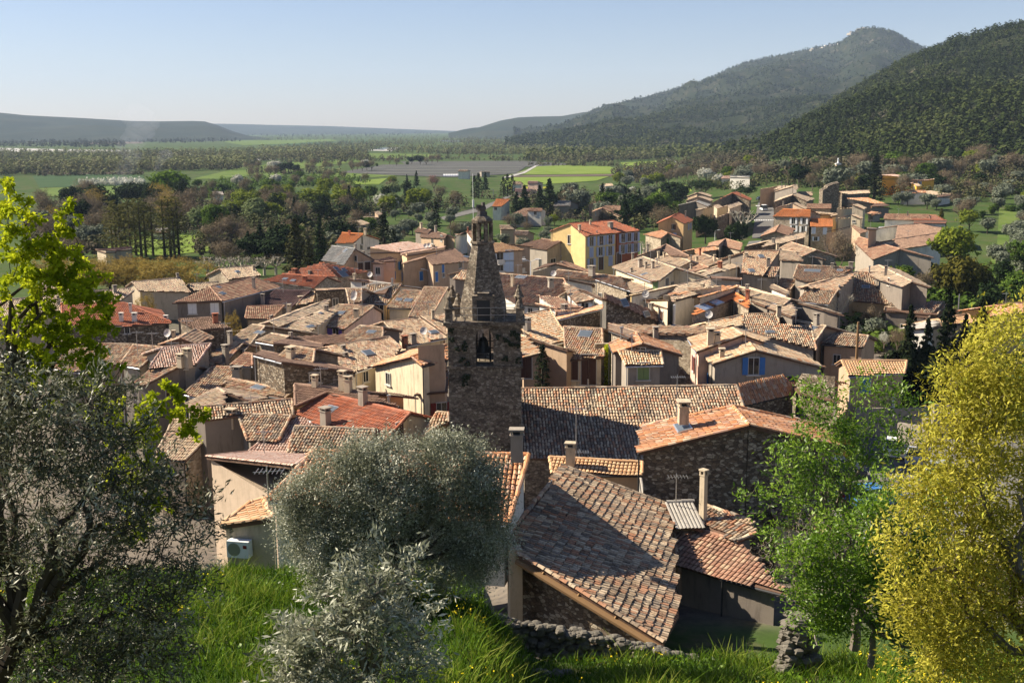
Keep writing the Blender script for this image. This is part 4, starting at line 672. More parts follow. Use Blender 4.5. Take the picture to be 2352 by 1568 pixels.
N3 = H('k', 'large mottled shed roof with open front in the right foreground', 0, 'dstone', 'mixd', [[(275,745),(620,325),(690,200),(1475,490),(1540,1270),(1430,1475),(380,835)]], z=14.3, pitch=17, mir=False, over=.9, zb=10.5, name='open_shed', cat='shed')  # dark wall added set back across the front, for the shade of the opening
H('k', 'long red ribbed roof right of the open shed', 0, 'dgrey', 'rust', [[(1500,615),(1990,750),(2325,1128),(1840,1003),(1525,905)]], z=12.0, pitch=18, mir=False, zb=8.5)
H('k', 'grey corrugated lean-to next to the tall thin chimney', 0, 'tan', 'fibro', [[(1450,468),(1650,458),(1712,662),(1495,605)]], z=12.9, pitch=16, mir=False)
H('k', 'broken tile slope with a tall thin chimney', 0, 'dgrey', 'mixd', [[(1702,478),(2060,600),(2098,690),(1960,742),(1712,635)]], z=12.6, pitch=16, mir=False, ch=[(1712,600,2.7,.55)])
H('l', 'small rust roofed shed with a sunlit cream gable under the almond tree', 0, 'cream', 'rust', [[(500,270),(900,340),(1230,520),(920,480),(600,430)]], z=12.0, pitch=16, mir=False)
# beam, pillar of the open shed
sh, pls, qd = N3; pa, pb = pls[0][4][6], pls[0][4][5]
m = MB(); d_ = pb-pa; L_ = np.linalg.norm(d_); ang = math.atan2(d_[1], d_[0])
m.tube(pa-np.array([0, 0, .3]), pb-np.array([0, 0, .3]), .16, n=8); m.build('beam', wood, sh)
for k_ in (.2, .45, .7): m = MB(); c_ = pa+d_*k_; m.tube(c_-np.array([0, 0, .12]), c_+np.array([-.3, .9, 0])*1.0-np.array([0, 0, .12]), .09, n=5); m.build('rafter', wood, sh)
m = MB(); m.box((pa[0]-.1, pa[1]+.3, (pa[2]+10)/2), (.55, .55, pa[2]-9.6), .2); m.build('pillar', W['beige'], sh)
# ---------------------------------------------------------------- church bell tower
TY = 75.6
def tw(x, y): return at_y(x, y, TY)
xl = tw(1029, 850)[0]; xr = tw(1198, 850)[0]; WD = xr-xl; cx = (xl+xr)/2; cy = TY+WD/2
z1 = tw(1112, 742)[2]; z2 = tw(1112, 846)[2]; zb_ = 4.0
tower = thing('bell_tower', 'dark stone church bell tower with octagonal spire and bell arches', 'bell tower', (cx, cy, zb_))
TM = W['tower']
m = MB(); m.box((cx, cy, (zb_+z2)/2), (WD, WD, z2-zb_), 0, 0, .985); m.build('tower_base', TM, tower)
m = MB(); m.box((cx, cy, z2+.08), (WD+.16, WD+.16, .18), 0); m.build('string_course', TM, tower)
hw = WD/2*.985; zs = z2+.17; zt = z1-.15; ow = (tw(1133, 800)[0]-tw(1093, 800)[0])/2; zar = tw(1112, 775)[2]; zo = zs+.05; th = .75
def archwall(mb, rz):
    ca, sa = math.cos(rz), math.sin(rz); e = hw
    def tr(x, y, z): return (cx+x*ca-y*sa, cy+x*sa+y*ca, z)
    N = 10; arc = [(ow*math.cos(math.pi-math.pi*i/N), zar+ow*math.sin(math.pi*i/N)) for i in range(N+1)]
    for y, fl in ((-e, 0), (-e+th, 1)):
        ee = e if not fl else e-th
        pts = [tr(-ee, y, zs), tr(-ow, y, zs), tr(-ow, y, zt), tr(-ee, y, zt), tr(ow, y, zs), tr(ee, y, zs), tr(ee, y, zt), tr(ow, y, zt)]
        mb.add(pts, [(0, 1, 2, 3), (4, 5, 6, 7)])
        for i in range(N): a, b = arc[i], arc[i+1]; mb.add([tr(a[0], y, a[1]), tr(b[0], y, b[1]), tr(b[0], y, zt), tr(a[0], y, zt)], [(0, 1, 2, 3)])
        ov = [(-ow, zs)]+arc+[(ow, zs)]
    full = [(-ow, zs)]+arc+[(ow, zs)]
    for i in range(len(full)-1): a, b = full[i], full[i+1]; mb.add([tr(a[0], -e, a[1]), tr(b[0], -e, b[1]), tr(b[0], -e+th, b[1]), tr(a[0], -e+th, a[1])], [(0, 1, 2, 3)])
m = MB(); [archwall(m, k*math.pi/2) for k in range(4)]; m.build('belfry', TM, tower)
m = MB(); m.box((cx, cy, z1-.02), (WD+.5, WD+.5, .26), 0); m.box((cx, cy, z1-.22), (WD+.22, WD+.22, .16), 0); m.build('cornice', TM, tower)
# bell and its frame
bz = zar-.1; m = MB(); m.lathe((cx-.12, cy-1.2, bz-1.15), [(.55, 0), (.5, .12), (.38, .45), (.32, .8), (.2, 1.0), (.06, 1.08), (.05, 1.3)], 14); bell = m.build('bell', flat('bronze', (.04, .04, .035), .5, .5, .3, .8), tower, smooth=False)
m = MB()
for s in (-.6, .35): m.tube((cx+s, cy-1.2, zs), (cx+s, cy-1.2, zar+.6), .05, n=5)
for zz in (.5, 1.0, 1.5, 3.2): m.tube((cx-ow, cy-1.2, zs+zz), (cx+ow, cy-1.2, zs+zz), .04, n=5)
for s in np.linspace(-.8, .8, 5): m.tube((cx+s, cy-.9, zs), (cx+s, cy-.9, zs+1.9), .03, n=4)
m.build('bell_frame', iron, tower)
# spire: octagon, flat face to the front
zp = z1+.12; zq = tw(1106, 566)[2]; rb = (tw(1166, 728)[0]-tw(1056, 728)[0])/2/math.cos(math.pi/8); rt = (tw(1131, 566)[0]-tw(1082, 566)[0])/2/math.cos(math.pi/8); sx = tw(1108, 700)[0]
m = MB(); k8 = math.pi/8; m.lathe((sx, cy-.2, 0), [(rb, zp), (rb*.97+.0, zp+.9), (rt, zq)], 8, 0, k8); m.build('spire', TM, tower)
m = MB(); m.lathe((sx, cy-.2, zq), [(rt+.12, 0), (rt+.12, .14)], 8, 0, k8)
zl = tw(1106, 518)[2]
for i in range(8):
    a = k8+i*math.pi/4; r = rt*.82
    m.box((sx+r*math.cos(a), cy-.2+r*math.sin(a), (zq+zl)/2), (.24, .24, zl-zq), a, 0, .9)
m.lathe((sx, cy-.2, zl), [(rt*.98, 0), (rt*1.02, .18), (rt*.6, .45)], 8, 0, k8); m.build('lantern', TM, tower)
m = MB(); zz = zl+.4; random.seed(5); zk = tw(1103, 482)[2]
m.lathe((sx-.05, cy-.2, zz), [(.45, 0), (.34, .2), (.28, .4), (.33, .6), (.26, .8), (.3, zk-zz-.15), (.2, zk-zz)], 7)
for q in range(5): a = q*1.3; m.box((sx-.05+.28*math.cos(a), cy-.2+.28*math.sin(a), zz+.25+q*.16), (.22, .18, .22), a)
m.build('finial', flat('old_stone', (.1, .09, .08), .9, .1, .5), tower)
# spire door with stone surround
dx = tw(1110, 715)[0]; m = MB(); yy = cy-.2-rb*math.cos(k8)-.12
m.box((dx-.6, yy, zp+.7), (.3, .6, 1.4)); m.box((dx+.6, yy, zp+.7), (.3, .6, 1.4)); m.box((dx, yy, zp+1.55), (1.5, .6, .3)); m.box((dx, yy, zp+1.78), (.8, .45, .2)); m.build('door_surround', TM, tower)
m = MB(); m.box((dx, yy-.1, zp+.7), (.9, .3, 1.4)); m.build('spire_door', iron, tower)
# pinnacles, railing, flagpole
for k_, (ox, oy, hh) in enumerate([(-1, -1, .8), (1, -1, .8), (-1, 1, .9), (1, 1, .9), (-.78, -.1, .7)]):
    X = cx+ox*(WD/2-.12); Y = cy+oy*(WD/2-.12); m = MB(); m.box((X, Y, z1+.1+hh/2), (.5, .5, hh), 0, 0, .92); m.lathe((X, Y, z1+.1+hh), [(.36, 0), (.4, .12), (.3, .2), (.2, .5), (.1, .7), (.14, .82), (.03, .95)], 8)
    m.build('pinnacle', TM, tower)
m = MB()
for s in (-1, 1):
    for hh in (.45, .95):
        m.tube((cx-WD/2, cy+s*WD/2, z1+.1+hh), (cx+WD/2, cy+s*WD/2, z1+.1+hh), .025, n=4); m.tube((cx+s*WD/2, cy-WD/2, z1+.1+hh), (cx+s*WD/2, cy+WD/2, z1+.1+hh), .025, n=4)
    for q in np.linspace(-.9, .9, 6): m.tube((cx+q*WD/2, cy+s*WD/2, z1), (cx+q*WD/2, cy+s*WD/2, z1+1.05), .02, n=4)
m.build('railing', metal, tower)
m = MB(); q0 = tw(1086, 560); q1 = tw(1083, 402); m.tube((q0[0], cy-.4, q0[2]-1.5), (q1[0], cy-.4, q1[2]), .022, .012, n=5); m.tube((q0[0], cy-.4, (q0[2]+q1[2])/2), (q0[0], cy-.4, (q0[2]+q1[2])/2+.5), .07, n=6); m.build('lightning_rod', white, tower)
m = MB(); random.seed(3)
for _ in range(26):
    X = random.uniform(-hw, hw)*.95; Z = z1-random.choice([.5, .8, 1.3, 2.2, 3.6])-random.random()*.6
    if abs(X) < ow+.2 and Z < zar+ow: continue
    for q in range(7): m.box((cx+X+random.uniform(-.16, .16), cy-hw-.05-random.random()*.1, Z+random.uniform(-.2, .15)), (.16, .1, .12), random.random()*3)
m.build('wall_plants', flat('dark_moss', (.02, .028, .01), .9), tower)['kind'] = 'stuff'
# ---------------------------------------------------------------- ground, fields, water, roads, hills
def leafmat(name, cols, trans=.25, rough=.8, spec=.04, attr='rnd'):
    m, n, l, b = newmat('leaf_'+name, rough, spec); at = n.new('ShaderNodeAttribute'); at.attribute_name = attr
    r = ramp(n, [(i/max(1, len(cols)-1), c) for i, c in enumerate(cols)]); l.new(at.outputs['Fac'], r.inputs[0]); l.new(r.outputs[0], b.inputs['Base Color'])
    if trans > 0:
        t = n.new('ShaderNodeBsdfTranslucent'); l.new(r.outputs[0], t.inputs[0]); x = n.new('ShaderNodeMixShader'); x.inputs[0].default_value = trans
        l.new(b.outputs[0], x.inputs[1]); l.new(t.outputs[0], x.inputs[2]); l.new(x.outputs[0], n['Material Output'].inputs[0])
    return m
def ground_mat():
    m, n, l, b = newmat('ground', 1, .05); v = objvec(n, l); at = n.new('ShaderNodeAttribute'); at.attribute_name = 'rnd'
    a = noise(n, l, .15, 6, .7, v); f = noise(n, l, 1.5, 5, .7, v); c = noise(n, l, .012, 5, .6, v)
    ga = ramp(n, [(.3, (.03, .06, .012)), (.5, (.05, .085, .02)), (.62, (.085, .08, .04)), (.75, (.13, .1, .065))]); l.new(a, ga.inputs[0])
    gb = mixc(n, l, ga.outputs[0], (.028, .05, .013), mapr(n, l, f, .45, .7, 0, .8)); gb = mixc(n, l, gb, (.09, .12, .04), mapr(n, l, c, .5, .7, 0, .6))
    vb = mixc(n, l, (.16, .135, .11), (.09, .08, .07), mapr(n, l, f, .4, .65)); vb = mixc(n, l, vb, (.2, .17, .13), mapr(n, l, a, .45, .7))
    l.new(mixc(n, l, vb, gb, at.outputs['Fac']), b.inputs['Base Color']); return m
us = np.linspace(-.75, .75, 181); yy = np.concatenate([np.linspace(-4, 60, 90), np.geomspace(61, 12000, 110)])
U_, Y_ = np.meshgrid(us, yy, indexing='ij'); X_ = U_*(np.maximum(Y_, 0)+14); Z_ = g(X_, Y_)
Z_ += np.where(Y_ < 40, .12*np.sin(X_*1.3+Y_*.7)*np.sin(Y_*1.1+.5), 0)*np.clip((Y_-6)/6, 0, 1)
veg = 1-sstep(33, 36, Y_)*(1-sstep(175, 230, Y_+np.abs(X_+10)*.5))
veg = np.maximum(veg, (1-sstep(47, 51, Y_))*((X_ < -4)+(X_ > 5))); veg = np.maximum(veg, sstep(.36, .40, U_)*(Y_ > 100)); n1, n2 = U_.shape
idx = np.arange(n1*n2).reshape(n1, n2); GF = np.stack([idx[:-1, :-1].ravel(), idx[1:, :-1].ravel(), idx[1:, 1:].ravel(), idx[:-1, 1:].ravel()], 1)
structure(mesh_obj('ground', np.stack([X_, Y_, Z_], -1).reshape(-1, 3), GF, ground_mat(), rnd=veg.ravel(), smooth=True))
def sheet(name, pts, mat, lift=.25, fr='D', h=0, label=None):
    P3 = [hit(*px(fr, *p)) for p in pts]; c = np.mean(P3, 0); D = c[1]
    # subdivide along so the sheet follows the ground
    n = len(P3); out = []
    for i in range(n):
        a, b = P3[i], P3[(i+1) % n]
        for t in np.linspace(0, 1, 6)[:-1]: q = a+(b-a)*t; out.append((q[0], q[1], float(g(q[0], q[1]))+lift))
    cc = (c[0], c[1], float(g(c[0], c[1]))+lift); V = [cc]+out
    return structure(mesh_obj(name, V, [(0, i+1, (i+1) % len(out)+1) for i in range(len(out))], mat))
def field(name, c1, c2, sc=.05, row=None):
    m, n, l, b = newmat('field_'+name, 1, .05); v = objvec(n, l); a = noise(n, l, sc, 5, .65, v); col = mixc(n, l, c1, c2, mapr(n, l, a, .35, .65))
    if row:
        wv = n.new('ShaderNodeTexWave'); wv.inputs['Scale'].default_value = row[0]; wv.bands_direction = 'Y'; wv.inputs['Distortion'].default_value = 1.5; l.new(objvec(n, l, (.15, 1, 1)), wv.inputs['Vector']); col = mixc(n, l, col, row[1], mapr(n, l, wv.outputs['Fac'], .45, .55))
    l.new(col, b.inputs['Base Color']); return m
FG = field('green', (.07, .12, .025), (.12, .16, .04)); FD = field('wheat', (.035, .07, .028), (.05, .085, .035)); FB = field('bright', (.12, .18, .025), (.17, .22, .05)); FY = field('rape', (.35, .3, .02), (.15, .18, .03))
FL = field('lavender', (.045, .045, .04), (.065, .065, .058), .05, (.05, (.12, .12, .115))); FE = field('soil', (.1, .08, .06), (.14, .11, .085)); FS = field('gravel', (.42, .41, .38), (.35, .34, .31)); FO = field('orchard', (.035, .06, .02), (.06, .09, .03), .1)
FW = newmat('river_water', .08, .6)[0]; FW.node_tree.nodes['Principled BSDF'].inputs['Base Color'].default_value = (.05, .07, .08, 1)
sheet('wheat_field', [(75,405),(160,398),(330,404),(332,425),(90,432)], FD); sheet('meadow_strip', [(90,433),(332,426),(330,447),(230,456),(110,452)], FG)
sheet('blossom_strip_path', [(100,397),(330,395),(330,399),(100,402)], FE, .3)
sheet('meadow', [(600,400),(640,376),(810,362),(830,372),(700,386),(620,410)], FG); sheet('meadow', [(440,412),(560,384),(640,376),(610,400),(500,412)], FG); sheet('meadow', [(830,352),(1010,356),(1020,361),(830,366)], FG)
sheet('meadow', [(720,402),(800,396),(960,400),(860,408),(760,410)], FG); sheet('meadow', [(795,418),(890,410),(870,425),(790,424)], FB)
sheet('lavender_field', [(780,397),(880,379),(1215,378),(1185,400),(1040,408),(870,402)], FL, .35); sheet('lavender_field', [(920,372),(1200,370),(1330,378),(1215,384),(930,378)], FL, .3)
sheet('meadow', [(1165,404),(1245,379),(1400,383),(1425,392),(1410,400),(1180,402)], FB); sheet('plough_strip', [(1180,404),(1410,401),(1410,405),(1175,408)], FE, .35); sheet('meadow', [(1150,415),(1178,408),(1400,406),(1370,416),(1160,430)], FB)
sheet('rapeseed_strip', [(1170,431),(1260,430),(1260,435),(1165,436)], FY, .35); sheet('meadow', [(1425,374),(1540,367),(1562,376),(1520,389),(1440,392)], FB); sheet('rapeseed_patch', [(1430,388),(1500,385),(1500,391),(1440,394)], FY, .4)
sheet('field_track', [(1155,409),(1200,398),(1236,378),(1240,379),(1206,399),(1165,410)], FS, .45); sheet('field_track', [(1528,366),(1535,366),(1570,378),(1562,378)], FS, .4)
sheet('lawn', [(210,548),(430,540),(560,556),(540,570),(360,590),(240,576)], FB, .12); sheet('green_field', [(500,324),(760,320),(780,326),(560,334)], FG); sheet('green_field', [(620,330),(850,322),(860,330),(620,338)], FD)
sheet('gravel_bank', [(0,340),(130,343),(300,345),(300,351),(0,349)], FS); sheet('gravel_bank', [(380,352),(480,353),(480,356),(380,356)], FS); sheet('gravel_bank', [(840,346),(920,338),(900,348)], FS); sheet('river', [(855,344),(890,338),(905,339),(880,345)], FW, .6)
sheet('river', [(1005,324),(1040,323),(1062,325),(1040,327)], FW, .6); sheet('gravel_bank', [(540,366),(600,364),(640,367),(560,371)], FS); sheet('gravel_bank', [(190,325),(320,323),(330,330),(180,332)], FE); sheet('olive_meadow', [(1480,438),(1580,426),(1590,440),(1500,455)], FB, .2)
sheet('orchard_grass', [(2295,480),(2460,500),(2460,640),(2330,620),(2290,560)], FG, .15); sheet('canal_water', [(2244,620),(2262,620),(2268,700),(2240,700)], FW, .15); sheet('grass_bank', [(2275,590),(2340,560),(2420,640),(2290,680)], FG, .1)
AS = field('asphalt', (.11, .105, .1), (.15, .145, .135), .4); AL = field('asphalt_light', (.17, .165, .155), (.12, .115, .105), .25)
sheet('highway', [(1727,548),(1740,470),(1748,455),(1772,455),(1776,470),(1782,548)], AS, .12); sheet('village_road', [(1690,612),(1720,555),(1785,550),(1775,575),(1725,640)], AL, .1)
wht = flat('road_paint', (.7, .7, .68)); m = MB()
for q in range(6): m.F and None
def strip(name, quads, mat, lift=.16):
    mb = MB()
    for qd in quads:
        P3 = [hit(*p) for p in qd]; mb.add([(p[0], p[1], float(g(p[0], p[1]))+lift) for p in P3], [(0, 1, 2, 3)])
    return structure(mb.build(name, mat))
strip('zebra_crossing', [((1702+q*6, 588), (1705+q*6, 588), (1706+q*6, 591), (1703+q*6, 591)) for q in range(7)], wht)
strip('stop_line', [((1736+q*4, 473), (1738+q*4, 473), (1738+q*4, 475), (1736+q*4, 475)) for q in range(9)]+[((1732+q*4, 506), (1734+q*4, 506), (1734+q*4, 508), (1732+q*4, 508)) for q in range(12)], wht, .2)
sheet('car_park', [(1880,1000),(2200,960),(2352,1000),(2352,1240),(2000,1260),(1850,1180)], AL, .06)
strip('parking_lines', [((2075+q*-28, 1075+q*28), (2078+q*-28, 1075+q*28), (2098+q*-26, 1052+q*28), (2094+q*-26, 1052+q*28)) for q in range(4)], wht, .1)
sheet('park_road', [(1010,500),(1100,478),(1190,440),(1194,442),(1110,484),(1020,506)], AL, .12)
def hillmat():
    m, n, l, b = newmat('forest_floor', 1, .02); v = objvec(n, l); a = noise(n, l, .02, 6, .7, v); f = noise(n, l, .12, 5, .7, v)
    r = ramp(n, [(.3, (.014, .02, .008)), (.5, (.026, .032, .013)), (.62, (.06, .055, .035)), (.72, (.2, .17, .13))]); l.new(a, r.inputs[0]); c = mixc(n, l, r.outputs[0], (.012, .018, .008), mapr(n, l, f, .4, .6, 0, .9)); l.new(c, b.inputs['Base Color']); return m
HM = hillmat(); HM2 = field('far_hill', (.018, .028, .02), (.035, .042, .028), .004)
from mathutils import noise as mn
def hill(name, ridge, Df, Dr, mat, nx=150, nt=34, amp=14, pw=.9, foot=None):
    xs = np.linspace(ridge[0][0], ridge[-1][0], nx); rx = np.array([p[0] for p in ridge]); ry = np.array([p[1] for p in ridge]); V = np.zeros((nx, nt+4, 3))
    for i, x in enumerate(xs):
        y = np.interp(x, rx, ry); R = at_y(x, y, Dr); F0 = R*Df/Dr; zf = float(g(F0[0], Df))-4
        for j in range(nt+4):
            t = j/(nt-1)
            if t <= 1:
                Y = Df+(Dr-Df)*t; X = R[0]/Dr*Y; k = t**pw; Zz = zf+(R[2]-zf)*k; e = math.sin(math.pi*min(1, t))
                Zz += amp*e*(mn.fractal(Vector((X*.004, Y*.003, 1.7)), 1.0, 2.0, 4))*2.2
            else: Y = Dr+(Dr-Df)*(t-1)*2; X = R[0]/Dr*Y; Zz = R[2]-(R[2]-zf)*(t-1)*2.2
            V[i, j] = (X, Y, Zz)
    idx = np.arange(nx*(nt+4)).reshape(nx, nt+4); F = np.stack([idx[:-1, :-1].ravel(), idx[1:, :-1].ravel(), idx[1:, 1:].ravel(), idx[:-1, 1:].ravel()], 1)
    structure(mesh_obj(name, V.reshape(-1, 3), F, mat, smooth=True)); return V
h1 = hill('right_hill', [(1660,349),(1740,338),(1800,312),(1860,273),(1920,238),(2000,193),(2060,163),(2150,121),(2200,103),(2250,88),(2352,58),(2600,0)], 520, 1500, HM)
h2 = hill('mountain', [(1180,301),(1260,292),(1340,276),(1420,252),(1500,217),(1560,202),(1640,178),(1700,150),(1780,131),(1850,115),(1930,98),(1955,82),(1975,70),(2020,67),(2052,70),(2080,88),(2150,121),(2250,190),(2400,260)], 2200, 4800, HM, amp=34)
h2b = hill('lower_hill', [(1160,322),(1230,312),(1330,298),(1420,283),(1520,262),(1600,245),(1700,238),(1800,228),(1900,222),(2050,250),(2200,300)], 1700, 2500, HM, amp=16)
h3 = hill('distant_hill', [(1030,309),(1080,300),(1105,291),(1150,277),(1190,270),(1230,268),(1290,267),(1340,258),(1400,253),(1430,251),(1500,262)], 3600, 4800, HM2, 60, 12, 10)
h4 = hill('left_hill', [(-300,245),(0,259),(60,265),(120,268),(200,272),(300,278),(370,279),(440,278),(470,279),(500,288),(530,300),(570,312),(640,322)], 3600, 5200, HM2, 90, 16, 9)
h5 = hill('distant_ridge', [(470,284),(540,285),(620,287),(760,290),(860,294),(960,298),(1040,301),(1100,303)], 7500, 9500, HM2, 60, 8, 10)
crag = flat('limestone', (.5, .45, .37), .95, .1, .3)
def rocks(name, pts, D0, s, mat, n=3):
    mb = MB()
    for (x, y) in pts:
        q = at_y(x, y, D0)
        for _ in range(n): mb.box(q+np.array([random.uniform(-s, s), random.uniform(-s, s)*.3, random.uniform(-s, s)*.35]), (s*random.uniform(.5, 1.2), s, s*random.uniform(.4, .9)), random.random()*3, 0, .7)
    return structure(mb.build(name, mat))
random.seed(11)
rocks('summit_cliff', [(1958+i*5, 80-min(i, 6)*1.6+(i > 6)*.5) for i in range(11)], 4640, 19, crag, 2); rocks('rim_cliff', [(1700+i*9, 153-i*1.7) for i in range(16)]+[(1860+i*9, 115-i*2) for i in range(8)], 4640, 11, crag, 1)
# ---------------------------------------------------------------- leaf clouds
def quads(C, size, asp=.6, up=.0, D=None, seed=None):
    """leaf quads at centres C; size array; returns V,F"""
    n = len(C); a = rng.normal(size=(n, 3)) if D is None else D+rng.normal(size=(n, 3))*.35
    a /= np.linalg.norm(a, axis=1)[:, None]; r = rng.normal(size=(n, 3)); r[:, 2] += up*0; b = np.cross(a, r); b /= np.linalg.norm(b, axis=1)[:, None]
    s = np.broadcast_to(np.asarray(size, float), (n,))[:, None]; a = a*s*.5; b = b*s*.5*asp
    V = np.stack([C-a, C+b*.9-a*.1, C+a, C-b*.9-a*.1], 1).reshape(-1, 3); F = np.arange(4*n).reshape(n, 4); return V, F
def quads_n(C, size, asp, N):
    n = len(C); N = N/np.maximum(1e-6, np.linalg.norm(N, axis=1))[:, None]; r = rng.normal(size=(n, 3)); a = np.cross(N, r); a /= np.linalg.norm(a, axis=1)[:, None]; b = np.cross(N, a)
    s = np.broadcast_to(np.asarray(size, float), (n,))[:, None]; a = a*s*.5; b = b*s*.5*asp; V = np.stack([C-a, C+b*.9-a*.1, C+a, C-b*.9-a*.1], 1).reshape(-1, 3); return V, np.arange(4*n).reshape(n, 4)
def clumps(ctr, rad, n, k, size, asp=.6, shell=.55, csz=.22):
    """n clumps spread through an ellipsoid, k leaves each, in unit-height space"""
    ctr = np.array(ctr); rad = np.array(rad); d = rng.normal(size=(n, 3)); d /= np.linalg.norm(d, axis=1)[:, None]; r = shell+(1-shell)*rng.random(n)**.6
    r *= 1+.22*np.sin(d[:, 0]*5+d[:, 1]*4+rng.random()*6)*np.sin(d[:, 2]*5+rng.random()*6)
    c = ctr+d*r[:, None]*rad; cc = np.repeat(c, k, 0)+rng.normal(size=(n*k, 3))*rad*csz*.6; rn = np.repeat(rng.random(n), k)*.6+rng.random(n*k)*.4
    nn_ = np.repeat(d/rad*rad.max(), k, 0)*.6+(cc-np.repeat(c, k, 0))/(rad*csz)*.55+rng.normal(0, .45, (n*k, 3))+np.array([0, 0, .25]); V, F = quads_n(cc, size*(.6+.8*rng.random(n*k)), asp, nn_); return V, F, np.repeat(rn, 4)
def cat(parts):
    V = []; F = []; R = []; o = 0
    for v, f, r in parts: V.append(v); F.append(f+o); R.append(r); o += len(v)
    return np.concatenate(V), np.concatenate(F), np.concatenate(R)
bark = flat('bark', (.07, .055, .04), .95, .1, .3); barkw = flat('bark_pale', (.42, .38, .3), .9, .1, .3); barkg = flat('bark_grey', (.17, .14, .11), .95, .1, .3)
L = dict(brown=leafmat('brown', [(.1, .075, .05), (.17, .13, .085), (.24, .19, .115)], .15), spring=leafmat('spring', [(.08, .12, .015), (.16, .2, .02), (.26, .28, .04)], .3), green=leafmat('green', [(.03, .06, .01), (.07, .12, .018), (.12, .18, .03)], .25),
    dark=leafmat('dark', [(.008, .016, .006), (.018, .034, .01), (.034, .056, .016)], .05), rich=leafmat('rich', [(.05, .1, .01), (.1, .17, .015), (.17, .26, .03)], .3), cyp=leafmat('cypress', [(.006, .012, .006), (.013, .022, .008), (.03, .038, .014)], .03), olive=leafmat('olive', [(.075, .09, .055), (.15, .17, .115), (.27, .29, .21)], .1),
    gold=leafmat('gold', [(.14, .1, .025), (.28, .2, .045), (.4, .3, .08)], .3), white=leafmat('white', [(.3, .3, .22), (.5, .5, .42), (.65, .63, .55)], .2), pop=leafmat('poplar', [(.06, .06, .02), (.11, .11, .03), (.17, .16, .05)], .2), pinkb=leafmat('redbud', [(.16, .08, .08), (.24, .13, .12), (.3, .17, .15)], .2), cedar=leafmat('cedar', [(.02, .025, .008), (.05, .055, .018), (.1, .095, .035)], .05),
    fresh=leafmat('fresh', [(.1, .14, .05), (.18, .22, .09), (.26, .3, .14)], .25), fall=leafmat('goldgreen', [(.03, .035, .008), (.08, .075, .012), (.16, .14, .025)], .2))
def limbs(mb, h0, h1, n, r, spread, seed, depth=2, m=0):
    rr = random.Random(seed); mb.tube((0, 0, 0), (0, 0, h0), r, r*.75, 6, m)
    def go(p, d, L_, rad, dp):
        q = (p[0]+d[0]*L_, p[1]+d[1]*L_, p[2]+d[2]*L_); mb.tube(p, q, rad, rad*.6, 4, m)
        if dp > 0:
            for _ in range(3):
                e = Vector((d[0]+rr.uniform(-.7, .7)*spread, d[1]+rr.uniform(-.7, .7)*spread, d[2]+rr.uniform(-.3, .5))).normalized(); go(q, e, L_*rr.uniform(.6, .85), rad*.55, dp-1)
    for i in range(n):
        a = i*2*math.pi/n+rr.random(); d = Vector((math.cos(a)*spread, math.sin(a)*spread, rr.uniform(.6, 1.3))).normalized(); go((0, 0, h0*rr.uniform(.6, 1)), d, (h1-h0)*rr.uniform(.3, .42), r*.55, depth)
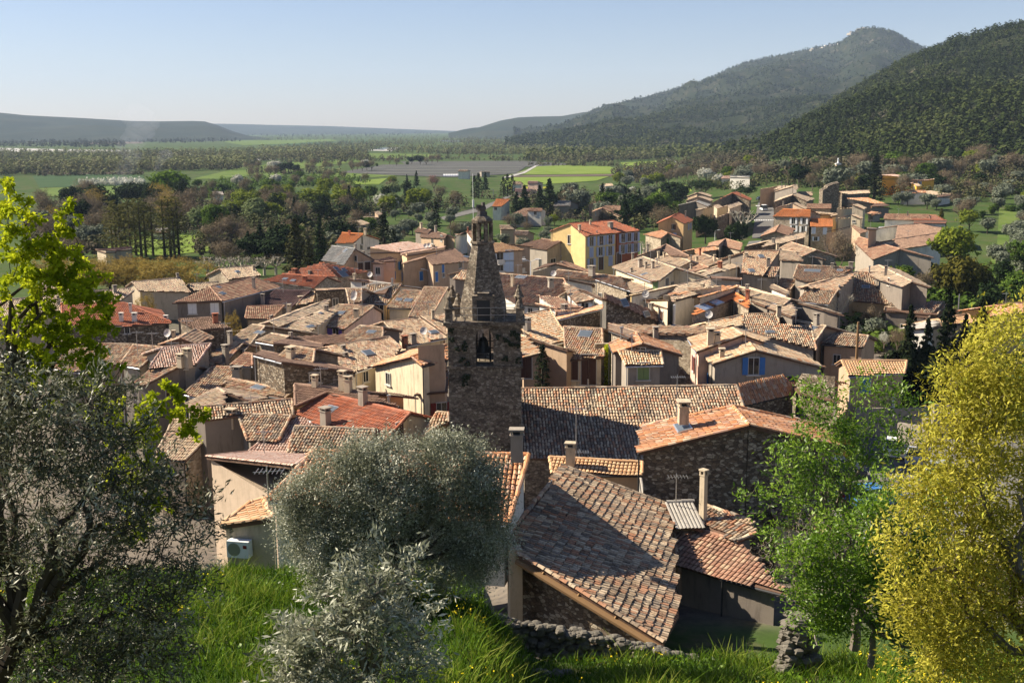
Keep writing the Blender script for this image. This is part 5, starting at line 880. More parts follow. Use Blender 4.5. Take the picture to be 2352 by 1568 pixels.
def proto(kind):
    mb = MB(); k = kind; bm = bark
    if k == 'cypress': c = []; z = np.linspace(.06, .95, 26); [c.append(clumps((0, 0, q), (.11*math.sin(min(1, (1.03-q)*1.5)*1.5)+.012,)*2+(.05,), 9, 9, .035, .5, .7)) for q in z]; C = cat(c); mb.tube((0, 0, 0), (0, 0, .5), .02, n=5)
    elif k == 'poplar': c = [clumps((random.uniform(-.015, .015), random.uniform(-.015, .015), q), (.055+.03*math.sin(q*3), .055+.03*math.sin(q*3), .06), 7, 12, .028, .25, .5) for q in np.linspace(.12, .96, 22)]; C = cat(c); mb.tube((0, 0, 0), (0, 0, .95), .014, .003, 5)
    elif k == 'conifer':
        c = []
        for i, q in enumerate(np.linspace(.1, .96, 17)):
            R = .30*(1.02-q)**.8; c.append(clumps((0, 0, q), (R, R, .03), int(9+26*(1-q)), 12, .065, .4, .3, .2))
        C = cat(c); mb.tube((0, 0, 0), (0, 0, .97), .022, .004, 6)
    elif k == 'umbrella': C = cat([clumps((0, 0, .72), (.55, .55, .2), 120, 16, .06, .4, .6, .14), clumps((.1, 0, .8), (.35, .4, .16), 60, 16, .06, .4, .5, .16)]); limbs(mb, .35, .8, 5, .03, .8, 3)
    elif k == 'dark_pine': C = cat([clumps((random.uniform(-.15, .15), random.uniform(-.15, .15), .45+.12*i), (.28-.02*i, .28-.02*i, .14), 40, 16, .055, .4, .5, .22) for i in range(4)]); limbs(mb, .3, .8, 4, .025, .5, 4, 1)
    elif k in ('bare', 'redbud', 'pollard', 'birch'):
        bm = {'bare': barkg, 'redbud': barkg, 'pollard': barkw, 'birch': barkw}[k]
        if k == 'pollard':
            rr = random.Random(2); mb.tube((0, 0, 0), (0, 0, .35), .05, .045, 7)
            for i in range(6):
                a = i*1.05; p = Vector((0, 0, .33)); d = Vector((math.cos(a)*.9, math.sin(a)*.9, .7)).normalized()
                for s_ in range(3):
                    q = p+d*.14; mb.tube(p, q, .028-.006*s_, .024-.006*s_, 5); p = q
                    for t in range(2+s_*2): e = Vector((rr.uniform(-1, 1), rr.uniform(-1, 1), rr.uniform(.5, 1.3))).normalized(); mb.tube(p, p+e*rr.uniform(.08, .16), .011, .006, 4)
                    d = (d+Vector((rr.uniform(-.4, .4), rr.uniform(-.4, .4), .25))).normalized()
            C = clumps((0, 0, .7), (.4, .4, .22), 60, 5, .05, .12, .3, .3)
        elif k == 'birch': limbs(mb, .4, 1, 5, .03, .55, 9, 3); C = clumps((0, 0, .7), (.3, .3, .25), 40, 4, .04, .1, .3, .3)
        else:
            limbs(mb, .25, 1, 6, .028, .6, 6, 2 if k == 'bare' else 2); C = cat([clumps((random.uniform(-.12, .12), random.uniform(-.12, .12), random.uniform(.5, .75)), (.27, .27, .24), 50, 14, .07, .13, .25, .28) for _ in range(3)])
    elif k == 'shrub': C = cat([clumps((random.uniform(-.25, .25), random.uniform(-.25, .25), .42), (.36, .36, .42), 55, 16, .1, .5, .5, .2) for _ in range(3)]); limbs(mb, .1, .7, 4, .03, .8, 8, 1)
    elif k == 'goldmass': C = cat([clumps((random.uniform(-.2, .2), random.uniform(-.2, .2), .55), (.42, .42, .4), 150, 16, .07, .2, .6, .14)]); limbs(mb, .2, .8, 5, .03, .7, 8, 1)
    else: # broadleaf, olive
        C = cat([clumps((random.uniform(-.2, .2), random.uniform(-.2, .2), random.uniform(.5, .75)), (.27, .27, .22), 45, 16, .07, .55, .5, .2) for _ in range(6)]); limbs(mb, .3, .8, 5, .028, .7, 7, 1)
    return C, mb, bm
PM = {}
def tree_at(kind, leaf, x, y, ytop=None, hgt=None, wid=1.0, label='', cat_='tree', group=None, name='tree', fr='D', D=None):
    if kind in ('cypress', 'umbrella'): wid *= 1.3
    X, Y = px(fr, x, y); key = (kind, leaf, random.randint(0, 1) if kind in ('broad', 'bare', 'conifer') else 0)
    if D is None: p = hit(X, Y)
    else: p = at_y(X, Y, D); 
    if ytop is not None: xt, yt = px(fr, x, ytop); hgt = at_y(xt, yt, p[1])[2]-p[2]
    if key not in PM:
        C, mb, bm = proto(kind); tr = mb.build('trunk', bm); cr = mesh_obj('crown', C[0], C[1], L[leaf], rnd=C[2]); PM[key] = (tr.data, cr.data); bpy.data.objects.remove(tr); bpy.data.objects.remove(cr)
    if name == 'tree': name = {'bare': 'bare_tree', 'dark_pine': 'pine_tree', 'conifer': 'fir_tree', 'birch': 'birch_tree', 'redbud': 'redbud_tree'}.get(kind, {'olive': 'olive_tree', 'dark': 'evergreen_tree', 'white': 'blossom_tree'}.get(leaf, 'leafy_tree'))
    root = thing(name, label, cat_, p, group); root.scale = (hgt*wid, hgt*wid, hgt); root.rotation_euler[2] = random.random()*6.28
    for nm, me in zip(('trunk', 'crown'), PM[key]): o = bpy.data.objects.new(nm, me); COL.objects.link(o); o.parent = root
    return root
random.seed(21)
tree_at('broad', 'rich', 385, 462, 386, None, 1.45, 'huge round fresh green tree standing in the meadow behind the poplars')
G_ = 'columnar poplars beside the sports ground'
for i in range(13): tree_at('poplar', 'pop', 258+i*11.5+random.uniform(-3, 3)+(18 if i > 8 else 0), 592+random.uniform(-6, 4), 455+random.uniform(-5, 25), None, 1.9, 'tall narrow brown green poplar in the row beside the lawn', group=G_, name='poplar_tree')
for (x, y, t, wd, lb) in [(1003,545,460,.9,'single dark cypress right of the lightning rod'),(1090,455,402,1,None),(1100,456,396,1,None),(1156,452,404,1,None),(1166,452,398,1,None),(1177,452,400,1,None),(884,600,486,1.1,'tall dark cypress left of the pair behind the ochre gable'),(906,603,525,1,'shorter cypress right of the pair behind the ochre gable'),(1463,505,442,.9,'slim cypress behind the dark round trees of the garden'),(2007,468,366,1.35,'broad tall cypress standing alone beside the old chapel'),(1530,395,368,.8,'small far cypress in the brown wood'),(1930,392,362,1,'cypress right in front of the chapel on the hill foot'),(2245,430,400,1,'slim cypress between the bare trees on the right')]:
    tree_at('cypress', 'cyp', x, y, t, None, wd, lb or 'dark cypress in the two groups above the orange and white house', group=None if lb else 'dark cypresses along the field edge', name='cypress_tree')
for i in range(9): tree_at('cypress', 'cyp', 1792+i*7.5+(6 if i > 4 else 0), 405+random.uniform(-2, 2), 364+random.uniform(0, 10), None, .8, 'dark slim cypress in the long row left of the chapel', group='row of cypresses left of the chapel', name='cypress_tree')
for i in range(5): tree_at('cypress', 'cyp', [1880,1893,1905,1955,1975][i], 393, 360+random.uniform(0, 8), None, .9, 'dark cypress in the cluster around the hill chapel', group='cypresses around the chapel', name='cypress_tree')
tree_at('cypress', 'cyp', 1246, 900, 787, None, .95, 'pointed dark green cypress in front of the green shuttered house', name='cypress_tree', D=98)
tree_at('umbrella', 'dark', 1614, 458, 411, None, 1.15, 'wide dark umbrella pine behind the stepped tan houses', name='umbrella_pine'); tree_at('umbrella', 'dark', 1712, 468, 424, None, .9, 'smaller umbrella pine left of the highway', name='umbrella_pine')
for (x, y, t, wd, lf, lb) in [(682,640,500,.95,'cedar','big layered golden green cedar behind the bare plane trees'),(712,645,545,.9,'cedar','second smaller cedar leaning against the big one'),(738,620,492,.6,'dark','tall dark spruce left of the slate roof'),(1205,505,425,1,'dark','tallest dark fir left of the street lamp'),(1187,505,440,1,'dark','dark fir left of the tallest one'),(1262,500,410,1.1,'dark','bushy dark fir beside the slate barn'),(1240,500,425,.9,'dark','dark fir between the two tall ones'),(1308,572,535,1,'dark','small conifer in front of the two window house'),(1115,440,395,.8,'dark','thin spruce beside the greenhouse'),(957,430,392,.8,'dark','spruce left of the redbud'),(935,430,400,.7,'dark','darker spruce left of the field spruce'),(572,600,530,1,'dark','dark fir right of the green round tree'),(600,600,515,1,'dark','taller dark fir right of the green round tree'),(1895,425,395,.7,'dark','dark fir in front of the old chapel left'),(1870,430,398,.7,'cedar','brownish fir beside the stepped row'),(2160,430,395,.6,'dark','small fir near the orchard road')]:
    tree_at('conifer', lf, x, y, t, None, wd, lb, name='fir_tree')
for i in range(7): tree_at('pollard', 'brown', 478+i*26, 640-i*1.5, 578+random.uniform(-3, 6), None, 1.3, 'pollarded bare white plane tree in the row behind the pale stone house', group='pollarded plane trees on the square', name='plane_tree')
for (x, y, t, lb) in [(1705,548,463,'tall bare plane tree with pale bark beside the highway'),(1478,592,543,'left bare plane tree right of the brick red house'),(1494,590,548,'right bare plane tree right of the brick red house'),(1225,640,553,'left bare plane tree in front of the grey hall'),(1252,640,556,'right bare plane tree in front of the grey hall'),(935,665,600,'bare branching plane in front of the blue shuttered gable'),(975,660,605,'second bare branching plane beside the brown roofed house'),(1755,612,575,'small bare pollard by the zebra crossing')]:
    tree_at('pollard', 'brown', x, y, t, None, 1.0, lb, name='plane_tree')
for i in range(17): tree_at('goldmass', 'gold', 130+(i % 9)*40+random.uniform(-8, 8), 668-(i//9)*24+random.uniform(-4, 4), 594-(i//9)*10+random.uniform(-3, 6), None, 1.6, 'rounded golden brown budding tree in the square grove', group='golden budding grove behind the left roofs', name='grove_tree')
tree_at('goldmass', 'gold', 340, 742, 668, None, .8, 'golden twiggy tree between the pale ribbed roof and the red hipped roof', D=150); tree_at('goldmass', 'gold', 545, 790, 712, None, .6, 'small golden budding tree in the yard below the rust roof', D=120)
tree_at('goldmass', 'brown', 155, 600, 540, None, 1.2, 'wide brown leafless tree left of the changing hut')
tree_at('broad', 'green', 500, 556, 455, None, .85, 'round pale green tree among the dark firs'); tree_at('broad', 'white', 875, 485, 440, None, 1.0, 'pale silvery blossoming tree behind the cypresses', name='blossom_tree'); tree_at('broad', 'white', 905, 490, 448, None, .8, 'second pale silvery tree behind the cypresses', name='blossom_tree')
tree_at('redbud', 'pinkb', 997, 440, 400, None, 1.3, 'round pinkish redbud tree at the edge of the field'); tree_at('broad', 'white', 1452, 448, 428, None, 1, 'white blossoming fruit tree left of the small cypress', name='blossom_tree'); tree_at('broad', 'white', 1418, 455, 440, None, 1, 'small white blossoming tree beside the white villas', name='blossom_tree')
tree_at('dark_pine', 'dark', 935, 468, 412, None, .9, 'dark pine in front of the yellow willow'); tree_at('broad', 'spring', 900, 432, 402, None, 1.0, 'yellow green willow at the edge of the meadow'); tree_at('broad', 'dark', 1460, 520, 455, None, 1.1, 'big dark evergreen mass in the middle of the garden'); tree_at('broad', 'dark', 1510, 520, 470, None, .9, 'dark evergreen right of the big one'); tree_at('broad', 'dark', 1330, 500, 475, None, 1.1, 'bluish dark bush behind the slate barn')
tree_at('broad', 'dark', 1688, 575, 500, None, .8, 'dark round evergreen left of the tall bare plane'); tree_at('broad', 'dark', 1620, 560, 485, None, .9, 'dark cedar behind the ochre house'); tree_at('broad', 'green', 1595, 625, 578, None, 1, 'leafy green garden tree in front of the ochre house'); tree_at('conifer', 'fall', 2160, 530, 478, None, 1, 'little golden conifer beside the workshop')
tree_at('bare', 'brown', 1925, 640, 528, None, 1.0, 'large bare bushy tree between the old roofs and the factory', D=200); tree_at('broad', 'spring', 2180, 640, 512, None, .95, 'tall yellow green tree in front of the factory', D=205); tree_at('broad', 'fall', 2225, 740, 572, None, .85, 'big dark golden tree above the canal', D=180); tree_at('broad', 'fall', 2170, 700, 590, None, .8, 'second golden tree beside the factory wall', D=185)
tree_at('birch', 'brown', 1925, 770, 660, None, .9, 'leafless white barked tree among the garden bushes', D=150, name='birch_tree'); tree_at('broad', 'spring', 2065, 440, 395, None, 1.1, 'bright yellow green tree beside the chapel bell', name='tree') if False else tree_at('broad', 'spring', 1972, 428, 403, None, 1.1, 'round bright yellow green tree beside the chapel')
tree_at('broad', 'green', 1945, 590, 555, None, .9, 'small dark green tree behind the flat tan workshop', D=225)
for (x, y, t, lf, kd) in [(2060,690,610,'spring','broad'),(2120,690,620,'brown','bare'),(2040,720,660,'green','shrub'),(2090,740,690,'brown','bare'),(2150,740,690,'olive','broad'),(2190,760,700,'brown','bare'),(1890,760,690,'green','shrub'),(1850,740,690,'green','shrub'),(1960,790,740,'olive','broad'),(2010,780,725,'olive','broad'),(2000,760,700,'brown','bare'),(2280,720,640,'dark','shrub'),(2330,690,610,'green','shrub'),(2310,760,680,'brown','bare'),(2380,720,620,'dark','shrub'),(2345,600,540,'green','shrub'),(2300,640,590,'dark','shrub'),(2110,800,740,'olive','broad'),(2060,810,750,'brown','bare'),(2070,650,600,'green','shrub'),(2240,800,740,'dark','shrub'),(1980,730,690,'gold','shrub'),(2030,800,760,'white','bare')]:
    tree_at(kd, lf, x, y, t, None, 1.0, 'tangled %s %s on the overgrown canal slope'%({'spring': 'yellow green', 'brown': 'leafless brown', 'green': 'leafy green', 'olive': 'grey green', 'dark': 'dark', 'gold': 'golden', 'white': 'whitish twiggy'}[lf], {'broad': 'tree', 'bare': 'tree', 'shrub': 'shrub'}[kd]), cat_='shrub' if kd == 'shrub' else 'tree', group='growth on the canal slope, '+lf+' '+kd, name='shrub' if kd == 'shrub' else 'tree', D=150+(760-y)*.35)
for (x, y, t, w_) in [(2080,945,700,.28),(2120,950,730,.3),(2165,940,660,.25),(2205,945,720,.26),(2240,950,690,.3),(2095,940,790,.5),(2150,950,800,.5)]:
    tree_at('broad' if w_ > .4 else 'conifer', 'cyp', x, y, t, None, w_*2, 'dark ragged yew in the tall hedge behind the car park', group='dark yew hedge behind the car park', name='yew_tree', D=104)
tree_at('broad', 'dark', 1577, 790, 750, None, .9, 'small dark potted looking tree in the alley', D=124); tree_at('bare', 'white', 1975, 830, 770, None, 1.1, 'pale leafless fig beside the wooden pole', D=128); tree_at('broad', 'olive', 1930, 830, 790, None, 1, 'silver olive beside the wooden pole', D=126)
# random but individually standing trees of the plain and the outskirts
KN = {'bare': ('leafless brown', 'tree'), 'broad': ('leafy', 'tree'), 'dark_pine': ('dark rounded', 'pine_tree'), 'conifer': ('dark pointed', 'fir_tree'), 'shrub': ('low bushy', 'shrub')}
LN = {'brown': 'leafless brown', 'spring': 'yellow green', 'green': 'fresh green', 'dark': 'dark evergreen', 'olive': 'silver grey olive', 'white': 'white blossoming', 'fresh': 'pale green', 'gold': 'golden brown', 'cedar': 'brownish dark'}
def scatter(poly, n, mix, hr, where, minpx=9):
    P_ = np.array(poly); x0, y0 = P_.min(0); x1, y1 = P_.max(0); c = 0; t = 0; pts = []
    while c < n and t < n*60:
        t += 1; x, y = random.uniform(x0, x1), random.uniform(y0, y1)
        if not inpoly(np.array([x]), np.array([y]), poly)[0] or any(abs(x-a) < minpx and abs(y-b) < minpx*.6 for a, b in pts): continue
        pts.append((x, y)); c += 1; kd, lf = random.choices([m_[:2] for m_ in mix], [m_[2] for m_ in mix])[0]; h = random.uniform(*hr)*(1 if kd != 'shrub' else .5)
        tree_at(kd, lf, x, y, None, h, random.uniform(.85, 1.15)*(1.15 if kd in ('broad', 'bare') else .8), '%s %s %s'%(LN[lf], 'bush' if kd == 'shrub' else 'tree', where), cat_='shrub' if kd == 'shrub' else 'tree', group='%s %ss %s'%(LN[lf], 'bush' if kd == 'shrub' else 'tree', where), name='shrub' if kd == 'shrub' else 'tree')
scatter([(75,500),(110,450),(260,470),(440,470),(450,530),(260,520),(120,545)], 34, [('bare','brown',6),('broad','dark',2),('dark_pine','dark',2),('bare','gold',2)], (8, 13), 'in the belt beyond the poplars')
scatter([(440,470),(640,455),(860,450),(1060,455),(1075,480),(860,500),(640,520),(450,540)], 56, [('bare','brown',7),('broad','spring',2.5),('dark_pine','dark',2.5),('conifer','dark',1),('broad','green',1),('broad','fresh',2)], (6.5, 10.5), 'in the park belt behind the town')
scatter([(620,520),(880,500),(880,560),(760,585),(640,560)], 20, [('broad','dark',4),('broad','olive',3),('bare','brown',3),('conifer','dark',1),('broad','green',1)], (5, 9), 'on the wooded slope behind the slate roof')
scatter([(450,575),(640,560),(700,600),(680,625),(500,620),(450,600)], 16, [('bare','brown',6),('broad','dark',2),('shrub','green',1)], (6, 9), 'behind the pollarded plane row')
scatter([(80,510),(250,520),(250,590),(140,580),(60,560)], 14, [('bare','brown',4),('broad','dark',2),('broad','olive',1)], (7, 10), 'left of the sports ground')
scatter([(900,495),(1085,500),(1160,540),(1080,565),(1000,560),(900,590)], 26, [('broad','olive',6),('bare','brown',2),('shrub','green',2),('broad','dark',1)], (3.5, 6), 'on the olive slope below the park road')
scatter([(1150,520),(1280,520),(1340,600),(1240,610),(1120,600)], 22, [('broad','olive',6),('bare','brown',2),('shrub','green',2),('broad','spring',1)], (3, 5.5), 'in the olive garden above the yellow building')
scatter([(1280,455),(1560,450),(1580,520),(1500,545),(1400,535),(1300,520)], 34, [('broad','dark',4),('bare','brown',3),('broad','green',2),('broad','olive',3),('broad','fall',0.01),('conifer','dark',2),('broad','spring',1)], (6, 11), 'in the villa gardens right of the firs')
scatter([(1400,430),(1480,410),(1760,385),(1770,425),(1600,425),(1460,440)], 46, [('bare','brown',8),('broad','olive',4),('broad','spring',2),('broad','green',1),('broad','white',.6)], (5, 9), 'in the brown wood below the mountain', 7)
scatter([(1750,400),(2352,370),(2352,440),(2180,460),(1760,440)], 60, [('bare','brown',7),('broad','olive',4),('broad','dark',2),('broad','spring',1),('broad','white',.3),('broad','green',2)], (6, 11), 'at the foot of the right hill')
scatter([(2050,450),(2352,430),(2352,480),(2180,490),(2060,480)], 18, [('broad','olive',5),('bare','brown',4),('shrub','green',2)], (4, 7), 'around the orchard walls')
scatter([(2290,480),(2352,470),(2400,600),(2330,600)], 12, [('broad','olive',5)], (4, 5.5), 'in the grassy olive orchard', 14)
scatter([(2190,440),(2400,430),(2400,660),(2300,640),(2240,560),(2190,500)], 42, [('broad','olive',5),('shrub','green',5),('bare','brown',3),('broad','spring',1),('broad','dark',1)], (3.5, 6.5), 'on the terraces right of the factory')
scatter([(1230,575),(1330,595),(1300,610),(1210,605)], 3, [('shrub','green',2)], (3, 4), 'behind the grey hall')
scatter([(380,440),(600,408),(820,415),(860,425),(640,450),(440,465)], 44, [('shrub','green',5),('bare','brown',4),('broad','white',1),('broad','green',1),('broad','olive',1)], (5, 9), 'in the orchards of the plain')
scatter([(560,396),(820,385),(870,378),(1010,372),(1010,378),(820,396),(600,408)], 34, [('bare','brown',6),('broad','dark',1),('shrub','green',1),('broad','white',.8)], (7, 11), 'in the hedge row of the fields')
# ---------------------------------------------------------------- far woods: masses nobody could count
rw = leafmat('riverwood', [(.06, .05, .035), (.1, .095, .05), (.15, .16, .07), (.22, .24, .1)], .15)
def woodland(name, label, polys, h, mat, k=10, px_mode=True, pts=None, qs=.7):
    k = int(k*1.6)
    C = []; R = []; Sz = []; NN = []
    if pts is None:
        pts = []
        for poly, n in polys:
            P_ = np.array(poly); x0, y0 = P_.min(0); x1, y1 = P_.max(0); xs = rng.uniform(x0, x1, n*3); ys = rng.uniform(y0, y1, n*3); kk = inpoly(xs, ys, poly)
            for x, y in list(zip(xs[kk], ys[kk]))[:n]: p = hit(x, y); pts.append((p[0], p[1], p[2], 1.0))
    pts = np.array(pts); n = len(pts); hh = h*rng.uniform(.45, 1.35, n)*pts[:, 3]; ns = np.array([mn.noise(Vector((p[0]*.008, p[1]*.008, .3)))+.6*mn.noise(Vector((p[0]*.03, p[1]*.03, 7.3))) for p in pts]) if n else 0
    for i in range(k):
        a = rng.uniform(0, 6.28, n); e = rng.random(n); r = hh*.42*np.sqrt(1-(2*e-1)**2*.8)*rng.uniform(.3, 1, n)
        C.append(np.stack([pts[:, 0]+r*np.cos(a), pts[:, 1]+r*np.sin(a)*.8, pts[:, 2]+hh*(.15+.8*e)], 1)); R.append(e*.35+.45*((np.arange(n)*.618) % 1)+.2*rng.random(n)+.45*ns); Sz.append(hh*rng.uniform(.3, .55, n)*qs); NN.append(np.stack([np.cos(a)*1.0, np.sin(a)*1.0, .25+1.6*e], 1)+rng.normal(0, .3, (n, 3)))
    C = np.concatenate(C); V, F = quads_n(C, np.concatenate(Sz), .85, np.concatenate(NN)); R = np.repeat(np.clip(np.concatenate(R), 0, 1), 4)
    o = mesh_obj(name, V, F, mat, rnd=R); return tag(o, label, None, None, 'stuff')
dw = leafmat('darkwood', [(.02, .025, .015), (.035, .04, .02), (.06, .06, .035)], .05)
woodland('riverside_wood', 'budding grey green riverside woods across the plain', [([(-40,352),(560,350),(600,345),(820,352),(830,362),(560,375),(300,372),(-40,372)], 2400), ([(-40,378),(300,376),(560,372),(600,380),(540,392),(330,396),(100,402),(-40,405)], 2000), ([(600,345),(760,330),(900,322),(1100,320),(1100,332),(900,336),(840,352),(600,362)], 1300), ([(620,362),(840,357),(850,372),(700,378)], 350), ([(880,352),(900,342),(1160,338),(1300,342),(1420,352),(1420,362),(1000,356)], 1000), ([(1060,318),(1300,318),(1400,335),(1300,340),(1080,334)], 700), ([(1200,370),(1240,355),(1420,352),(1540,345),(1560,362),(1440,372),(1300,378)], 900), ([(560,316),(1100,308),(1300,314),(1100,318),(600,324)], 500)], 8, rw, 13, qs=.5)
woodland('dark_wood', 'dark oak wood on the far bank at the left', [([(-40,318),(120,316),(240,322),(290,330),(285,340),(100,339),(-40,338)], 800), ([(280,318),(480,320),(560,326),(400,330),(290,328)], 250), ([(560,312),(700,306),(960,305),(1000,310),(700,316)], 260), ([(0,306),(500,308),(900,304),(880,307),(300,314),(0,312)], 200)], 10, dw, 10)
woodland('brushwood', 'brown and dark green undergrowth closing the tree belts behind the town', [([(75,500),(110,465),(260,475),(440,472),(640,465),(860,462),(1060,462),(1080,480),(900,500),(640,530),(450,545),(260,530),(120,550)], 1200), ([(60,520),(250,530),(250,590),(60,600)], 250), ([(450,560),(640,540),(880,520),(880,570),(740,600),(600,600),(450,590)], 500), ([(1090,455),(1280,450),(1560,440),(1590,500),(1500,540),(1300,515),(1180,500)], 420), ([(1560,425),(2352,395),(2352,450),(2180,470),(1800,430),(1600,445)], 800)], 4.2, leafmat('brush', [(.035, .03, .02), (.08, .065, .045), (.07, .08, .025), (.13, .12, .06)], .1), 20, qs=.42)
woodland('garden_scrub', 'tangled green and brown scrub on the slope to the canal', [([(2020,700),(2060,630),(2260,640),(2352,620),(2352,760),(2200,800),(1980,820),(1860,770),(1900,720)], 500)], 2.6, L['green'], 14)
woodland('hedgerows', 'thin brown and green hedgerows between the far fields', [([(830,367),(1020,363),(1215,369),(1215,373),(1020,368),(830,372)], 170), ([(90,403),(330,400),(330,403),(90,406)], 110), ([(640,374),(820,360),(830,363),(650,379)], 120), ([(1215,379),(1420,380),(1420,383),(1215,382)], 90), ([(560,398),(600,392),(790,398),(780,403)], 90), ([(1000,352),(1200,352),(1200,355),(1000,355)], 120)], 4.5, rw, 12)
for q_ in ((392, 395), (386, 388), (399, 402)): sheet('lavender_row', [(870-(q_[0]-380)*2,q_[0]),(1205-(q_[0]-380),q_[0]-2),(1203-(q_[0]-380),q_[0]-.6),(868-(q_[0]-380)*2,q_[0]+1.4)], field('lavender_row', (.16, .16, .15), (.11, .12, .1), .1), .6)
woodland('orchard_rows', 'rows of low green orchard shrubs in the plain', [([(440,452),(500,418),(780,408),(860,418),(780,430),(600,432),(450,464)], 520)], 3.6, L['green'], 10)
woodland('blossom_hedge', 'white blossoming orchard strip in the left meadow', [([(290,418),(330,416),(332,423),(292,424)], 1), ([(180,421),(332,419),(332,426),(185,427)], 200)], 3.5, L['white'], 10)
woodland('brown_wood', 'leafless brown wood at the foot of the mountain', [([(1400,400),(1500,378),(1620,368),(1760,372),(1760,400),(1600,405),(1470,425)], 900), ([(1560,352),(1700,350),(1760,365),(1600,368)], 400), ([(1750,398),(1900,384),(2352,388),(2352,402),(2100,404),(1900,400),(1760,408)], 700)], 5.5, leafmat('brownwood', [(.045, .035, .025), (.08, .065, .045), (.11, .1, .055), (.06, .065, .03)], .1), 20, qs=.42)
woodland('roadside_wood', 'mixed green trees along the fields below the lower hill', [([(1200,372),(1560,366),(1700,356),(1620,350),(1400,352),(1260,356)], 500)], 10, leafmat('mixwood', [(.04, .04, .02), (.07, .09, .025), (.14, .15, .06)], .1), 12)
def hill_pts(V, n, jmax, hs, dens=lambda X, Y: 1):
    nx, nt, _ = V.shape; out = []; i = rng.uniform(0, nx-1.01, n); j = (rng.random(n)**1.0)*(jmax-1.01)
    for a, b in zip(i, j):
        i0, j0 = int(a), int(b); fa, fb = a-i0, b-j0; p = V[i0, j0]*(1-fa)*(1-fb)+V[i0+1, j0]*fa*(1-fb)+V[i0, j0+1]*(1-fa)*fb+V[i0+1, j0+1]*fa*fb
        if mn.noise(Vector((p[0]*.006, p[1]*.006, 3.1))) > .34 and rng.random() < .8: continue
        out.append((p[0], p[1], p[2]-1, hs*(.8+.4*rng.random())))
    return out
pw_ = leafmat('pinewood', [(.008, .014, .004), (.02, .031, .008), (.04, .055, .014), (.075, .085, .028)], .03)
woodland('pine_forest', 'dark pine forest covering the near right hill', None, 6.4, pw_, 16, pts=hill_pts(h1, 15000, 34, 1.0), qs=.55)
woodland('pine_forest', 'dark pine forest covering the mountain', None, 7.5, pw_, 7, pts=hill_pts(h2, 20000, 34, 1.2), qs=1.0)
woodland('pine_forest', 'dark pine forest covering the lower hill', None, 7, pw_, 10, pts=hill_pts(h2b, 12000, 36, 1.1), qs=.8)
# smoke and haze
def volbox(name, label, lo, hi, dens, col, noisy=None):
    lo = np.array(lo, float); hi = np.array(hi, float); mb = MB(); c = (lo+hi)/2; mb.box(c, tuple(hi-lo)); m = bpy.data.materials.new(name); m.use_nodes = True; n = m.node_tree.nodes; l = m.node_tree.links; n.remove(n['Principled BSDF'])
    v = n.new('ShaderNodeVolumePrincipled'); v.inputs['Density'].default_value = dens; v.inputs['Color'].default_value = (*col, 1); v.inputs['Anisotropy'].default_value = .0; l.new(v.outputs[0], n['Material Output'].inputs['Volume'])
    o = mb.build(name, m); tag(o, label, None, None, 'stuff'); return o
def smoke(x, y, h, r, dens, label):
    p = hit(x, y); mb = MB(); prof = [(r*(.25+.75*t)*(1-.5*(t > .9)), h*t) for t in np.linspace(0, 1, 7)]; rr = random.Random(x)
    for k in range(9): t = k/8; mb.lathe((p[0]+t*r*1.2+rr.uniform(-1, 1)*r*.3, p[1], p[2]+h*t*.8), [(r*(.2+.5*t)*math.sin(math.pi*q)+.01, h*.35*q) for q in np.linspace(0, 1, 6)], 8)
    m = bpy.data.materials.new('smoke'); m.use_nodes = True; n = m.node_tree.nodes; n.remove(n['Principled BSDF']); v = n.new('ShaderNodeVolumePrincipled'); v.inputs['Density'].default_value = dens; v.inputs['Color'].default_value = (.8, .85, .95, 1); m.node_tree.links.new(v.outputs[0], n['Material Output'].inputs['Volume'])
    o = mb.build('smoke', m); tag(o, label, None, None, 'stuff')
smoke(263, 446, 42, 15, .009, 'thin column of blue white smoke rising from the meadow'); smoke(358, 408, 18, 8, .012, 'small wisp of smoke right of the column')
volbox('haze', 'pale blue air haze over the whole valley', (-7500, -20, -30), (7500, 11000, 560), 6e-5, (.6, .77, 1.0))
